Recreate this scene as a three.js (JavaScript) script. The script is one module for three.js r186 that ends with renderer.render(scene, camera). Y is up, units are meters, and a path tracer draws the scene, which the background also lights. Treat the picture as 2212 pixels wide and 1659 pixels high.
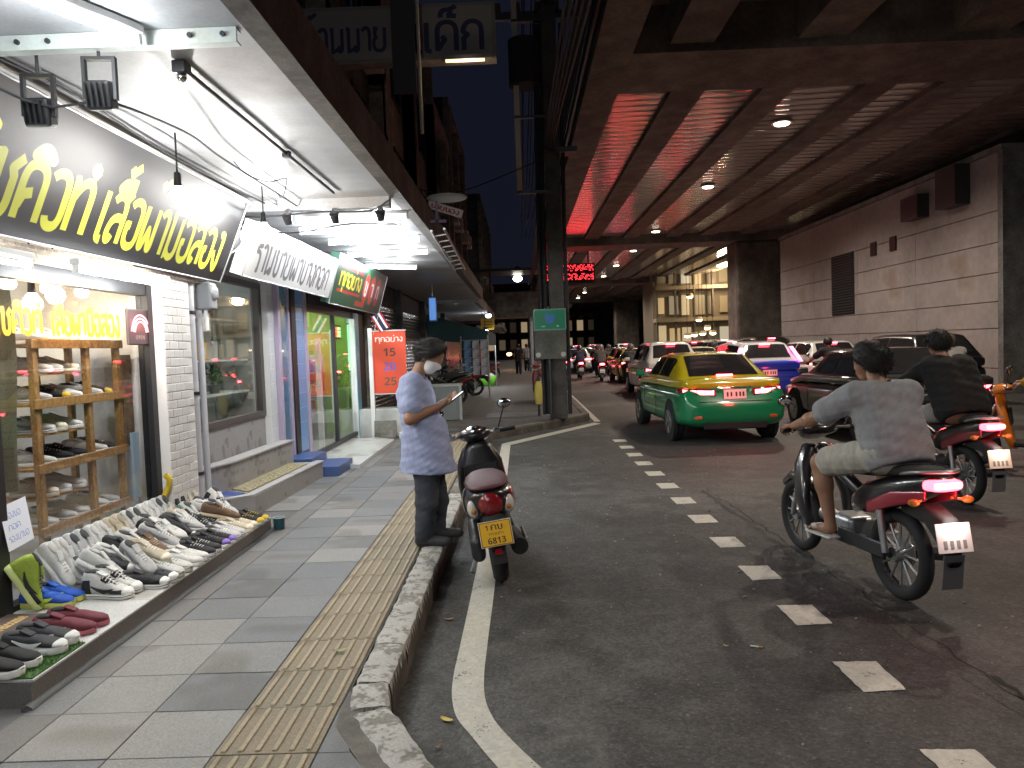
import * as THREE from 'three';
import { mergeGeometries, mergeVertices } from 'three/addons/utils/BufferGeometryUtils.js';
import { RoundedBoxGeometry } from 'three/addons/geometries/RoundedBoxGeometry.js';

// ---------------------------------------------------------------- camera, sky, moon, exposure
const scene = new THREE.Scene();
const F = 1640, CX = 1106, CY = 829.5, EYE = 1.5, ROLL = 0.035;          // pinhole in the pixels of a 2212 x 1659 view
const dirC = new THREE.Vector3(1125 - CX, -(750 - CY), -F).normalize();
const upC = new THREE.Vector3(-ROLL, 1, 0); upC.addScaledVector(dirC, -upC.dot(dirC)).normalize();
const riC = new THREE.Vector3().crossVectors(dirC, upC);
const camToWorld = new THREE.Matrix4().makeBasis(riC, upC, dirC.clone().negate()).transpose();
const camera = new THREE.PerspectiveCamera(2 * Math.atan(CY / F) * 180 / Math.PI, 4 / 3, 0.05, 600);
camera.position.set(0, EYE, 0);
camera.quaternion.setFromRotationMatrix(camToWorld);

const skyTex = (() => {
  const W = 64, Hh = 32, d = new Float32Array(W * Hh * 4);
  for (let y = 0; y < Hh; y++) for (let x = 0; x < W; x++) {
    const e = Math.abs((y + 0.5) / Hh - 0.5) * 2, i = (y * W + x) * 4;       // glow of the city is a little stronger towards the horizon
    d[i] = 0.0036 + 0.003 * (1 - e); d[i + 1] = 0.005 + 0.0026 * (1 - e); d[i + 2] = 0.0115 + 0.0026 * (1 - e); d[i + 3] = 1;
  }
  const t = new THREE.DataTexture(d, W, Hh, THREE.RGBAFormat, THREE.FloatType);
  t.mapping = THREE.EquirectangularReflectionMapping; t.magFilter = THREE.LinearFilter; t.needsUpdate = true; return t;
})();
scene.background = skyTex; scene.environment = skyTex;
const moon = new THREE.DirectionalLight(new THREE.Color().setRGB(1, 0.96, 0.9), 0.01);
moon.name = 'moon_light'; moon.position.set(-20, 60, 10); moon.castShadow = true; moon.shadow.radius = 2; scene.add(moon, moon.target);
Object.assign(moon.shadow.camera, { left: -40, right: 40, top: 60, bottom: -60, far: 160 });
const renderer = new THREE.WebGLRenderer({ antialias: true });
renderer.shadowMap.enabled = true;
renderer.toneMapping = THREE.LinearToneMapping;
renderer.toneMappingExposure = 1;

// ---------------------------------------------------------------- helpers
const V = (x, y, z) => new THREE.Vector3(x, y, z);
const lerp = THREE.MathUtils.lerp, clamp = THREE.MathUtils.clamp, R = Math.PI / 180;
function rng(seed) { let s = seed >>> 0; return () => { s = (s + 0x6d2b79f5) | 0; let t = Math.imul(s ^ (s >>> 15), 1 | s); t = (t + Math.imul(t ^ (t >>> 7), 61 | t)) ^ t; return ((t ^ (t >>> 14)) >>> 0) / 4294967296; }; }
// a photo pixel gives a direction; the distance comes from the plane or the depth that the thing stands at
const ray = (px, py) => V(px - CX, -(py - CY), -F).applyMatrix4(camToWorld);
const onY = (px, py, Y) => { const r = ray(px, py), t = (Y - EYE) / r.y; return V(r.x * t, Y, r.z * t); };
const onX = (px, py, X) => { const r = ray(px, py), t = X / r.x; return V(X, EYE + r.y * t, r.z * t); };
const at = (px, py, d) => { const r = ray(px, py), t = -d / r.z; return V(r.x * t, EYE + r.y * t, -d); };

const taken = new Map();
const numbered = (n) => { const k = (taken.get(n) ?? -1) + 1; taken.set(n, k); return k ? n + '_' + String(k).padStart(3, '0') : n; };
const sh = (o) => { o.castShadow = true; o.receiveShadow = true; return o; };
function thing(name, label, category, pos = [0, 0, 0], turn = 0, group) {
  const o = new THREE.Group(); o.name = numbered(name); o.position.set(...pos); o.rotation.y = turn; o.userData = { label, category };
  if (group) o.userData.group = group;
  scene.add(o); return o;
}
function part(parent, name, geo, mat, label) {
  const o = sh(new THREE.Mesh(Array.isArray(geo) ? merge(geo) : geo, mat)); o.name = name;
  if (label) o.userData.label = label;
  parent.add(o); return o;
}
function solo(name, geo, mat, label, category, group) {
  const o = sh(new THREE.Mesh(Array.isArray(geo) ? merge(geo) : geo, mat)); o.name = numbered(name); o.userData = { label, category };
  if (group) o.userData.group = group;
  scene.add(o); return o;
}
function struct(name, geo, mat) {
  const o = geo ? sh(new THREE.Mesh(Array.isArray(geo) ? merge(geo) : geo, mat)) : new THREE.Group();
  o.name = numbered(name); o.userData = { kind: 'structure' }; scene.add(o); return o;
}
function dup(src, label, group) {
  const o = src.clone(); o.name = numbered(src.name.replace(/_\d{3}$/, '')); o.userData = { ...src.userData };
  if (label) o.userData.label = label;
  if (group) o.userData.group = group;
  scene.add(o); return o;
}
function prep(g) {
  let o = g.index ? g.toNonIndexed() : g;
  if (!o.attributes.normal) o.computeVertexNormals();
  if (!o.attributes.uv) o.setAttribute('uv', new THREE.BufferAttribute(new Float32Array(o.attributes.position.count * 2), 2));
  for (const k of Object.keys(o.attributes)) if (!['position', 'normal', 'uv'].includes(k)) o.deleteAttribute(k);
  return o;
}
const merge = (list) => list.length === 1 ? list[0] : mergeGeometries(list.map(prep), false);
function uvm(g) {          // uv in metres, from the side that each face looks to
  const o = g.index ? g.toNonIndexed() : g, p = o.attributes.position, n = new Float32Array(p.count * 2), a = V(0, 0, 0), b = V(0, 0, 0), c = V(0, 0, 0);
  for (let i = 0; i < p.count; i += 3) {
    a.fromBufferAttribute(p, i); b.fromBufferAttribute(p, i + 1); c.fromBufferAttribute(p, i + 2);
    const f = b.clone().sub(a).cross(c.clone().sub(a)), x = Math.abs(f.x), y = Math.abs(f.y), z = Math.abs(f.z);
    [a, b, c].forEach((q, k) => { const uv = y >= x && y >= z ? [q.x, q.z] : x >= z ? [q.z, q.y] : [q.x, q.y]; n[(i + k) * 2] = uv[0]; n[(i + k) * 2 + 1] = uv[1]; });
  }
  o.setAttribute('uv', new THREE.BufferAttribute(n, 2)); return o;
}
const mx = new THREE.Matrix4(), eu = new THREE.Euler(), qn = new THREE.Quaternion();
function put(g, p = [0, 0, 0], r = [0, 0, 0], s = [1, 1, 1]) { g.applyMatrix4(mx.compose(V(...p), qn.setFromEuler(eu.set(...r)), V(...s))); return g; }
const box = (w, h, d, p, r) => uvm(put(new THREE.BoxGeometry(w, h, d), p, r));
const rbox = (w, h, d, p, r, rad = 0.01, seg = 2) => uvm(put(new RoundedBoxGeometry(w, h, d, seg, Math.min(rad, w / 2.01, h / 2.01, d / 2.01)), p, r));
const bx = (x0, x1, y0, y1, z0, z1, rad) => rad ? rbox(x1 - x0, y1 - y0, Math.abs(z1 - z0), [(x0 + x1) / 2, (y0 + y1) / 2, (z0 + z1) / 2], undefined, rad) : box(x1 - x0, y1 - y0, Math.abs(z1 - z0), [(x0 + x1) / 2, (y0 + y1) / 2, (z0 + z1) / 2]);
const cyl = (r0, r1, h, n = 16, p, r) => put(new THREE.CylinderGeometry(r0, r1, h, n), p, r);
const ball = (r, p, s, n = 14) => put(new THREE.SphereGeometry(r, n, Math.ceil(n * 0.7)), p, undefined, s);
function rod(a, b, r0, r1 = r0, n = 8) {          // from a to b
  const d = V(0, 0, 0).subVectors(b, a), g = new THREE.CylinderGeometry(r1, r0, d.length(), n);
  g.applyMatrix4(mx.compose(a.clone().addScaledVector(d, 0.5), qn.setFromUnitVectors(V(0, 1, 0), d.clone().normalize()), V(1, 1, 1))); return g;
}
const arr = (p) => p.isVector3 ? p : V(...p);
const hose = (pts, r, seg = 24, n = 6) => new THREE.TubeGeometry(new THREE.CatmullRomCurve3(pts.map(arr), false, 'catmullrom', 0.4), seg, r, n, false);
function quad(a, b, c, d) {          // a b c d anticlockwise seen from its front; uv 0..1
  const g = new THREE.BufferGeometry();
  g.setAttribute('position', new THREE.BufferAttribute(new Float32Array([a, b, c, a, c, d].flatMap((q) => arr(q).toArray())), 3));
  g.setAttribute('uv', new THREE.BufferAttribute(new Float32Array([0, 0, 1, 0, 1, 1, 0, 0, 1, 1, 0, 1]), 2)); g.computeVertexNormals(); return g;
}
function flat(poly, y, thick = 0) {          // polygon in x,z lying at height y, with sides going down by thick
  const s = new THREE.Shape(poly.map(([x, z]) => new THREE.Vector2(x, -z)));
  const g = thick ? new THREE.ExtrudeGeometry(s, { depth: thick, bevelEnabled: false }) : new THREE.ShapeGeometry(s);
  return uvm(put(g, [0, y - thick, 0], [-Math.PI / 2, 0, 0]));
}
function strip(left, right, y) {          // ribbon between two rows of [x,z]
  const p = [], n = left.length;
  for (let i = 0; i + 1 < n; i++) { const [a, b, c, d] = [left[i], right[i], right[i + 1], left[i + 1]]; for (const q of [a, b, c, a, c, d]) p.push(q[0], y, q[1]); }
  const g = new THREE.BufferGeometry(); g.setAttribute('position', new THREE.BufferAttribute(new Float32Array(p), 3)); g.computeVertexNormals();
  return uvm(g);
}
function loft(rings, { caps = true, closed = true } = {}) {          // rings: rows of points, same count
  const n = rings[0].length, m = rings.length, p = [], uv = [], ix = [];
  rings.forEach((r, i) => r.forEach((q, j) => { p.push(...(q.isVector3 ? q.toArray() : q)); uv.push(j / n, i / (m - 1)); }));
  const w = closed ? n : n - 1;
  for (let i = 0; i + 1 < m; i++) for (let j = 0; j < w; j++) { const a = i * n + j, b = i * n + (j + 1) % n, c = b + n, d = a + n; ix.push(a, b, c, a, c, d); }
  if (caps && closed) for (const [row, flip] of [[0, true], [m - 1, false]]) {
    const c = p.length / 3, s = V(0, 0, 0); rings[row].forEach((q) => s.add(arr(q))); s.divideScalar(n); p.push(s.x, s.y, s.z); uv.push(0.5, row ? 1 : 0);
    for (let j = 0; j < n; j++) { const a = row * n + j, b = row * n + (j + 1) % n; flip ? ix.push(c, b, a) : ix.push(c, a, b); }
  }
  const g = new THREE.BufferGeometry();
  g.setAttribute('position', new THREE.BufferAttribute(new Float32Array(p), 3)); g.setAttribute('uv', new THREE.BufferAttribute(new Float32Array(uv), 2));
  g.setIndex(ix); g.computeVertexNormals(); return g;
}
// super-ellipse ring in the x,y plane at z
const ring = (z, cx, cy, w, h, e = 2.6, n = 20) => Array.from({ length: n }, (_, k) => { const a = k / n * Math.PI * 2, c = Math.cos(a), s = Math.sin(a); return [cx + w * Math.sign(c) * Math.abs(c) ** (2 / e), cy + h * Math.sign(s) * Math.abs(s) ** (2 / e), z]; });
const loftZ = (rows, n = 20) => loft(rows.map(([z, cx, cy, w, h, e]) => ring(z, cx, cy, w, h, e, n)));

// ---------------------------------------------------------------- textures and materials
function noiseField(n, cells, seed) {          // tileable value noise
  const r = rng(seed), g = new Float32Array(cells * cells).map(() => r()), o = new Float32Array(n * n);
  for (let y = 0; y < n; y++) for (let x = 0; x < n; x++) {
    const u = x / n * cells, v = y / n * cells, i = Math.floor(u), j = Math.floor(v), a = u - i, b = v - j, sa = a * a * (3 - 2 * a), sb = b * b * (3 - 2 * b), I = (i + 1) % cells, J = (j + 1) % cells;
    o[y * n + x] = lerp(lerp(g[j * cells + i], g[j * cells + I], sa), lerp(g[J * cells + i], g[J * cells + I], sa), sb);
  }
  return o;
}
function tex(n, seed, layers, fn, size = 1) {          // layers: cell counts; fn(values, x, y) gives r,g,b 0..1 (sRGB)
  const f = layers.map((c, i) => noiseField(n, c, seed * 97 + i * 13)), d = new Uint8Array(n * n * 4);
  for (let k = 0; k < n * n; k++) { const c = fn(f.map((q) => q[k]), k % n, Math.floor(k / n)); for (let i = 0; i < 3; i++) d[k * 4 + i] = clamp(c[i], 0, 1) * 255; d[k * 4 + 3] = 255; }
  const t = new THREE.DataTexture(d, n, n); t.wrapS = t.wrapT = THREE.RepeatWrapping; t.magFilter = THREE.LinearFilter; t.colorSpace = THREE.SRGBColorSpace; t.repeat.set(1 / size, 1 / size); t.needsUpdate = true; return t;
}
const bumpOf = (t) => { const b = t.clone(); b.colorSpace = THREE.NoColorSpace; b.needsUpdate = true; return b; };
const sized = (t, s) => { const c = t.clone(); c.repeat.set(1 / s, 1 / s); c.needsUpdate = true; return c; };
const g3 = (v) => [v, v, v];
const T = {
  asphalt: tex(512, 1, [512, 160, 24, 5], ([a, b, c, d]) => { const v = 0.56 + (a - 0.5) * 0.5 + (b - 0.5) * 0.22 + (c - 0.5) * 0.14 + (d - 0.5) * 0.2; return [v * 1.02, v, v * 0.97]; }, 2.2),
  road: tex(1536, 21, [1024, 420, 110, 34, 9, 4], ([a, b, c, d, e, f]) => {          // worn asphalt: stones, patches, oil, tyre polish
    const stone = a > 0.86 ? 0.2 : 0, oil = clamp((d * 0.55 + e * 0.6 - 0.74) * 7, 0, 1) * 0.17 * (0.6 + c * 0.6), dust = clamp((f * 0.7 + d * 0.35 - 0.66) * 5, 0, 1) * 0.12, v = 0.62 + (a - 0.5) * 0.22 + (b - 0.5) * 0.24 + (c - 0.5) * 0.12 + (d - 0.5) * 0.16 + (e - 0.5) * 0.2 + (f - 0.5) * 0.14 + stone - oil + dust;
    return [v * 0.995, v, v * 0.985]; }, 6.4),
  concrete: tex(512, 2, [256, 60, 12, 4], ([a, b, c, d]) => { const v = 0.8 + (a - 0.5) * 0.13 + (b - 0.5) * 0.14 + (c - 0.5) * 0.2 + (d - 0.5) * 0.18; return [v, v * 0.985, v * 0.96]; }, 2.5),
  granite: tex(768, 3, [768, 300, 40, 12, 5], ([a, b, c, d, e]) => { const gum = clamp((c - 0.95) * 12, 0, 1) * 0.12, grime = clamp((d * 0.6 + e * 0.6 + b * 0.15 - 0.78) * 5, 0, 1) * 0.16, v = 0.88 + (a - 0.5) * 0.2 + (b - 0.5) * 0.1 + (d - 0.5) * 0.06 - gum - grime; return [v, v * (1 - grime * 0.12), v * (1 - grime * 0.3)]; }, 2.1),
  plaster: tex(512, 4, [256, 30, 7, 3], ([a, b, c, d]) => { const v = 0.9 + (a - 0.5) * 0.05 + (b - 0.5) * 0.07 + (c - 0.5) * 0.1 + (d - 0.5) * 0.1, s = clamp((c * d - 0.42) * 3, 0, 1) * 0.22; return [v - s * 0.7, v - s * 0.85, v - s]; }, 2.6),
  wood: (() => { const t = tex(256, 5, [128, 32, 6], ([a, b, c], x, y) => { const v = 0.8 + Math.sin(x * 0.19 + b * 5 + c * 9) * 0.08 + (a - 0.5) * 0.1; return [v, v * 0.97, v * 0.92]; }, 0.6); return t; })(),
  fabric: tex(256, 6, [256, 64, 10], ([a, b, c], x, y) => g3(0.88 + ((x + y) % 4 < 2 ? 0.03 : -0.03) + (a - 0.5) * 0.12 + (b - 0.5) * 0.06 + (c - 0.5) * 0.08), 0.25),
  kerbPaint: tex(512, 7, [200, 60, 16, 5], ([a, b, c, d]) => { const worn = clamp((b * 0.5 + c * 0.75 + d * 0.45 + a * 0.25 - 0.94) * 4, 0, 1), v = lerp(0.9, 0.62, worn) + (a - 0.5) * 0.16 + (d - 0.5) * 0.12; return [v, v * 0.995, v * lerp(0.985, 0.95, worn)]; }, 0.9),
  marking: tex(512, 8, [300, 90, 18, 4], ([a, b, c, d]) => { const worn = clamp((a * 0.4 + b * 0.5 + c * 0.5 + d * 0.3 - 1.1) * 6, 0, 1), v = 0.9 - worn * 0.42 + (b - 0.5) * 0.12; return [v, v, v * 0.97]; }, 1.4),
  pebble: tex(256, 9, [40, 90, 6], ([a, b, c]) => { const s = a > 0.7 ? 0.42 : 0.86; const v = s + (b - 0.5) * 0.16; return [v, v * 0.98, v * 0.9]; }, 0.45),
};
const B = Object.fromEntries(Object.entries(T).map(([k, t]) => [k, bumpOf(t)]));
const col = (c) => Array.isArray(c) ? new THREE.Color().setRGB(...c) : new THREE.Color(c);
function mat(c, { rough = 0.7, metal = 0, map, bump, bs = 0.004, size, ...more } = {}) {
  const t = map && (size ? sized(map, size) : map), bb = bump && (size ? sized(bump, size) : bump);
  const phys = Object.keys(more).some((k) => ['clearcoat', 'transmission', 'sheen', 'anisotropy', 'ior', 'clearcoatRoughness'].includes(k));
  return new (phys ? THREE.MeshPhysicalMaterial : THREE.MeshStandardMaterial)({ color: col(c), roughness: rough, metalness: metal, map: t ?? null, bumpMap: bb ?? null, bumpScale: bs, side: THREE.DoubleSide, ...more });
}
const glow = (c, k = 1, base = [0.6, 0.6, 0.6]) => new THREE.MeshStandardMaterial({ color: col(base), emissive: col(c), emissiveIntensity: k, roughness: 0.5, side: THREE.DoubleSide });
const M = {
  black: mat([0.012, 0.012, 0.013], { rough: 0.45 }), matte: mat([0.02, 0.02, 0.021], { rough: 0.9 }), rubber: mat([0.016, 0.016, 0.017], { rough: 0.85 }),
  chrome: mat([0.75, 0.75, 0.76], { rough: 0.12, metal: 1 }), steel: mat([0.42, 0.43, 0.44], { rough: 0.4, metal: 0.8 }), darkMetal: mat([0.06, 0.06, 0.065], { rough: 0.45, metal: 0.6 }),
  white: mat([0.75, 0.75, 0.74], { rough: 0.6 }), wire: mat([0.02, 0.02, 0.022], { rough: 0.7 }), wireGrey: mat([0.25, 0.26, 0.26], { rough: 0.7 }),
  glass: new THREE.MeshPhysicalMaterial({ color: 0xffffff, transmission: 1, thickness: 0, roughness: 0.02, ior: 1.5, side: THREE.DoubleSide }),
  carGlass: new THREE.MeshPhysicalMaterial({ color: col([0.02, 0.021, 0.023]), roughness: 0.05, clearcoat: 1, clearcoatRoughness: 0.03, side: THREE.DoubleSide }),
  mirror: mat([0.8, 0.82, 0.82], { rough: 0.05, metal: 1 }),
  concrete: mat([0.3, 0.29, 0.27], { rough: 0.9, map: T.concrete, bump: B.concrete, bs: 0.006 }),
  skin: mat([0.28, 0.145, 0.088], { rough: 0.55 }), hair: mat([0.009, 0.008, 0.008], { rough: 0.62 }),
};
const lampLights = [];
function point(parent, p, c, I, soft = 2) { const l = new THREE.PointLight(col(c), I); l.name = 'lamp_light'; l.position.set(...p); l.castShadow = true; l.shadow.radius = soft; parent.add(l); lampLights.push(l); return l; }

// Canvas prints (lettering only)
function canvasTex(w, h, draw) {
  const c = document.createElement('canvas'); c.width = w; c.height = h; const x = c.getContext('2d'); draw(x, w, h);
  const t = new THREE.CanvasTexture(c); t.colorSpace = THREE.SRGBColorSpace; t.magFilter = THREE.LinearFilter; return t;
}
// A small stroke alphabet for the Thai lettering: [advance, path in a box one letter high, y down]
const TH = {
  'โ': [0.5, 'M.08 -.3 Q.2 -.5 .42 -.34 Q.28 -.3 .28 -.1 L.28 1 L.46 1'], 'เ': [0.36, 'M.12 0 L.12 .9 Q.12 1 .3 1'], 'แ': [0.66, 'M.12 0 L.12 .9 Q.12 1 .27 1 M.42 0 L.42 .9 Q.42 1 .57 1'],
  'ช': [0.82, 'M.08 .06 L.24 .02 L.24 .7 Q.24 1 .46 1 Q.66 1 .66 .7 L.66 .34 L.58 .2 L.8 -.02'], 'ค': [0.82, 'M.1 1 L.1 .36 Q.1 0 .4 0 Q.7 0 .7 .36 L.7 1 M.12 .78 L.2 .56 L.42 .5'],
  'ว': [0.66, 'M.06 .12 Q.16 0 .32 0 Q.56 0 .56 .34 L.56 .68 Q.56 1 .32 1 Q.14 1 .12 .82'], 'ท': [0.82, 'M.02 .04 L.12 .02 L.12 1 M.12 .38 Q.3 0 .5 0 Q.7 0 .7 .3 L.7 1'],
  'ส': [0.78, 'M.1 .14 Q.2 0 .38 0 Q.64 0 .64 .4 L.64 1 M.64 .5 Q.34 .4 .18 .58 Q.06 .78 .14 .94 Q.26 1.02 .32 .84 M.54 .1 L.76 -.14'], 'อ': [0.74, 'M.1 .13 Q.2 0 .36 0 Q.64 0 .64 .34 L.64 .7 Q.64 1 .37 1 Q.1 1 .1 .72 L.1 .54 L.26 .54'],
  'ผ': [0.84, 'M.12 0 L.12 .78 Q.12 1 .26 .92 L.41 .5 L.56 .92 Q.7 1 .7 .78 L.7 0'], 'า': [0.54, 'M.06 .13 Q.14 0 .26 0 Q.44 0 .44 .3 L.44 1'], 'ม': [0.84, 'M.08 .04 L.2 .02 L.2 .82 Q.2 .98 .1 .98 M.2 .8 Q.28 1 .46 1 Q.7 1 .7 .7 L.7 0'],
  'ง': [0.64, 'M.26 .06 Q.52 -.06 .52 .22 L.52 .66 Q.52 1 .38 1 Q.3 1 .08 .52'], 'ก': [0.78, 'M.12 1 L.12 .58 L.24 .46 L.1 .34 Q.14 0 .4 0 Q.68 0 .68 .36 L.68 1'], 'ย': [0.8, 'M.1 .04 L.26 .04 Q.1 .2 .24 .42 Q.1 .5 .12 .76 Q.14 1 .4 1 Q.68 1 .68 .7 L.68 0'],
  'ร': [0.6, 'M.5 .02 Q.3 .12 .12 .06 M.12 .1 L.1 .3 Q.46 .24 .48 .56 L.48 1 L.34 .96'], 'น': [0.84, 'M.08 .04 L.2 .02 L.2 1 Q.52 .92 .58 .74 M.7 0 L.7 .8 Q.7 1 .56 .98 Q.48 .9 .58 .74'], 'ด': [0.82, 'M.1 1 L.1 .36 Q.1 0 .4 0 Q.7 0 .7 .36 L.7 1 M.1 .98 L.34 .6 L.24 .48'],
  'บ': [0.8, 'M.06 .04 L.18 .02 L.18 .72 Q.18 1 .42 1 Q.66 1 .66 .72 L.66 0'], 'ข': [0.74, 'M.06 .06 L.22 .04 L.14 .24 L.22 .34 L.22 .72 Q.22 1 .42 1 Q.64 1 .64 .72 L.64 0'],
  'ิ': [0, 'M-.62 -.14 Q-.36 -.44 -.1 -.14 Z'], 'ื': [0, 'M-.64 -.14 Q-.38 -.44 -.1 -.14 Z M-.1 -.14 L-.1 -.42 M-.24 -.24 L-.24 -.42'], '้': [0, 'M-.44 -.62 L-.34 -.5 L-.06 -.7'], '่': [0, 'M-.2 -.5 L-.2 -.24'], '์': [0, 'M-.36 -.34 L-.1 -.16 M-.3 -.14 L-.14 -.38'], '็': [0, 'M-.6 -.16 Q-.62 -.46 -.34 -.42 Q-.2 -.3 -.4 -.22 M-.34 -.42 L-.1 -.54 M-.4 -.22 L-.1 -.2'], 'ุ': [0, 'M-.2 1.12 L-.1 1.16 L-.1 1.42'], 'ู': [0, 'M-.34 1.12 L-.3 1.36 L-.1 1.36 L-.1 1.12'],
};
function thai(x, s, X, Y, h, weight, wide = 1) {
  let w = 0; for (const c of s) w += c === ' ' ? 0.4 : (TH[c]?.[0] ?? 0.6);
  x.save(); x.translate(X, Y); x.scale(h * wide, h); x.lineWidth = weight; x.lineCap = 'butt'; x.lineJoin = 'round';
  for (const c of s) { if (c === ' ') { x.translate(0.4, 0); continue; } const g = TH[c]; if (!g) continue; x.stroke(new Path2D(g[1])); x.translate(g[0], 0); }
  x.restore(); return w * h * wide;
}
const thaiW = (s) => [...s].reduce((w, c) => w + (c === ' ' ? 0.4 : (TH[c]?.[0] ?? 0.6)), 0);
function thaiFit(x, s, X, Y, W, h, weight) { x.save(); const k = W / (thaiW(s) * h); thai(x, s, X, Y, h, weight, k); x.restore(); }

// Bodies: tapered capsules joined by a smooth minimum, meshed with surface nets
const cap = (a, b, r0, r1 = r0) => ({ a: arr(a), d: arr(b).clone().sub(arr(a)), r0, r1, l: Math.max(1e-9, arr(b).distanceToSquared(arr(a))) });
function dist(x, y, z, list, k) {
  let m = 1e9;
  for (const c of list) {
    const ax = x - c.a.x, ay = y - c.a.y, az = z - c.a.z, t = clamp((ax * c.d.x + ay * c.d.y + az * c.d.z) / c.l, 0, 1);
    const d = Math.hypot(ax - c.d.x * t, ay - c.d.y * t, az - c.d.z * t) - (c.r0 + (c.r1 - c.r0) * t);
    if (m > 1e8) m = d; else { const h = clamp(0.5 + 0.5 * (d - m) / k, 0, 1); m = d * (1 - h) + m * h - k * h * (1 - h); }
  }
  return m;
}
const wob = (x, y, z, f) => (Math.sin((x * 31 + y * 47 + z * 13) * f) * Math.sin((z * 37 - y * 29 + x * 11) * f) + 0.6 * Math.sin((x * 83 - y * 61 + z * 40) * f) * Math.sin((z * 71 + y * 97) * f));
function nets(list, k, cell, { grow = 0, cut, bump = 0, fold = 1 } = {}) {
  const lo = V(1e9, 1e9, 1e9), hi = V(-1e9, -1e9, -1e9);
  for (const c of list) for (const [q, r] of [[c.a, c.r0], [c.a.clone().add(c.d), c.r1]]) { const e = r + grow + cell * 2.5 + k * 0.3; lo.min(q.clone().subScalar(e)); hi.max(q.clone().addScalar(e)); }
  const nx = Math.ceil((hi.x - lo.x) / cell) + 1, ny = Math.ceil((hi.y - lo.y) / cell) + 1, nz = Math.ceil((hi.z - lo.z) / cell) + 1, f = new Float32Array(nx * ny * nz), id = new Int32Array(nx * ny * nz).fill(-1), p = [], ix = [];
  const I = (i, j, l) => i + nx * (j + ny * l), q = V(0, 0, 0);
  for (let l = 0; l < nz; l++) for (let j = 0; j < ny; j++) for (let i = 0; i < nx; i++) {
    const x = lo.x + i * cell, y = lo.y + j * cell, z = lo.z + l * cell; let d = dist(x, y, z, list, k) - grow; if (bump && Math.abs(d) < 0.08) d += bump * wob(x, y, z, fold);
    if (cut && d < cell * 3) d = Math.max(d, cut(q.set(x, y, z), d));
    f[I(i, j, l)] = d;
  }
  const E = [[0, 1], [2, 3], [4, 5], [6, 7], [0, 2], [1, 3], [4, 6], [5, 7], [0, 4], [1, 5], [2, 6], [3, 7]];
  for (let l = 0; l + 1 < nz; l++) for (let j = 0; j + 1 < ny; j++) for (let i = 0; i + 1 < nx; i++) {
    const v = []; let neg = 0;
    for (let c = 0; c < 8; c++) { v[c] = f[I(i + (c & 1), j + ((c >> 1) & 1), l + (c >> 2))]; if (v[c] < 0) neg++; }
    if (neg === 0 || neg === 8) continue;
    let sx = 0, sy = 0, sz = 0, n = 0;
    for (const [a, b] of E) if ((v[a] < 0) !== (v[b] < 0)) { const t = v[a] / (v[a] - v[b]); sx += (a & 1) + t * ((b & 1) - (a & 1)); sy += ((a >> 1) & 1) + t * (((b >> 1) & 1) - ((a >> 1) & 1)); sz += (a >> 2) + t * ((b >> 2) - (a >> 2)); n++; }
    id[I(i, j, l)] = p.length / 3; p.push(lo.x + (i + sx / n) * cell, lo.y + (j + sy / n) * cell, lo.z + (l + sz / n) * cell);
  }
  const face = (a, b, c, d, flip) => { if (a < 0 || b < 0 || c < 0 || d < 0) return; flip ? ix.push(a, c, b, a, d, c) : ix.push(a, b, c, a, c, d); };
  for (let l = 1; l + 1 < nz; l++) for (let j = 1; j + 1 < ny; j++) for (let i = 1; i + 1 < nx; i++) {
    const s = f[I(i, j, l)] < 0;
    if (s !== f[I(i + 1, j, l)] < 0) face(id[I(i, j - 1, l - 1)], id[I(i, j, l - 1)], id[I(i, j, l)], id[I(i, j - 1, l)], !s);
    if (s !== f[I(i, j + 1, l)] < 0) face(id[I(i - 1, j, l - 1)], id[I(i, j, l - 1)], id[I(i, j, l)], id[I(i - 1, j, l)], s);
    if (s !== f[I(i, j, l + 1)] < 0) face(id[I(i - 1, j - 1, l)], id[I(i, j - 1, l)], id[I(i, j, l)], id[I(i - 1, j, l)], !s);
  }
  const g = new THREE.BufferGeometry(); g.setAttribute('position', new THREE.BufferAttribute(new Float32Array(p), 3));
  g.setIndex(ix); g.computeVertexNormals(); g.setAttribute('uv', new THREE.BufferAttribute(new Float32Array(p.length / 3 * 2).map((_, i) => p[(i >> 1) * 3 + (i & 1 ? 1 : 0)] + (i & 1 ? 0 : p[(i >> 1) * 3 + 2])), 2)); return g;
}
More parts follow.
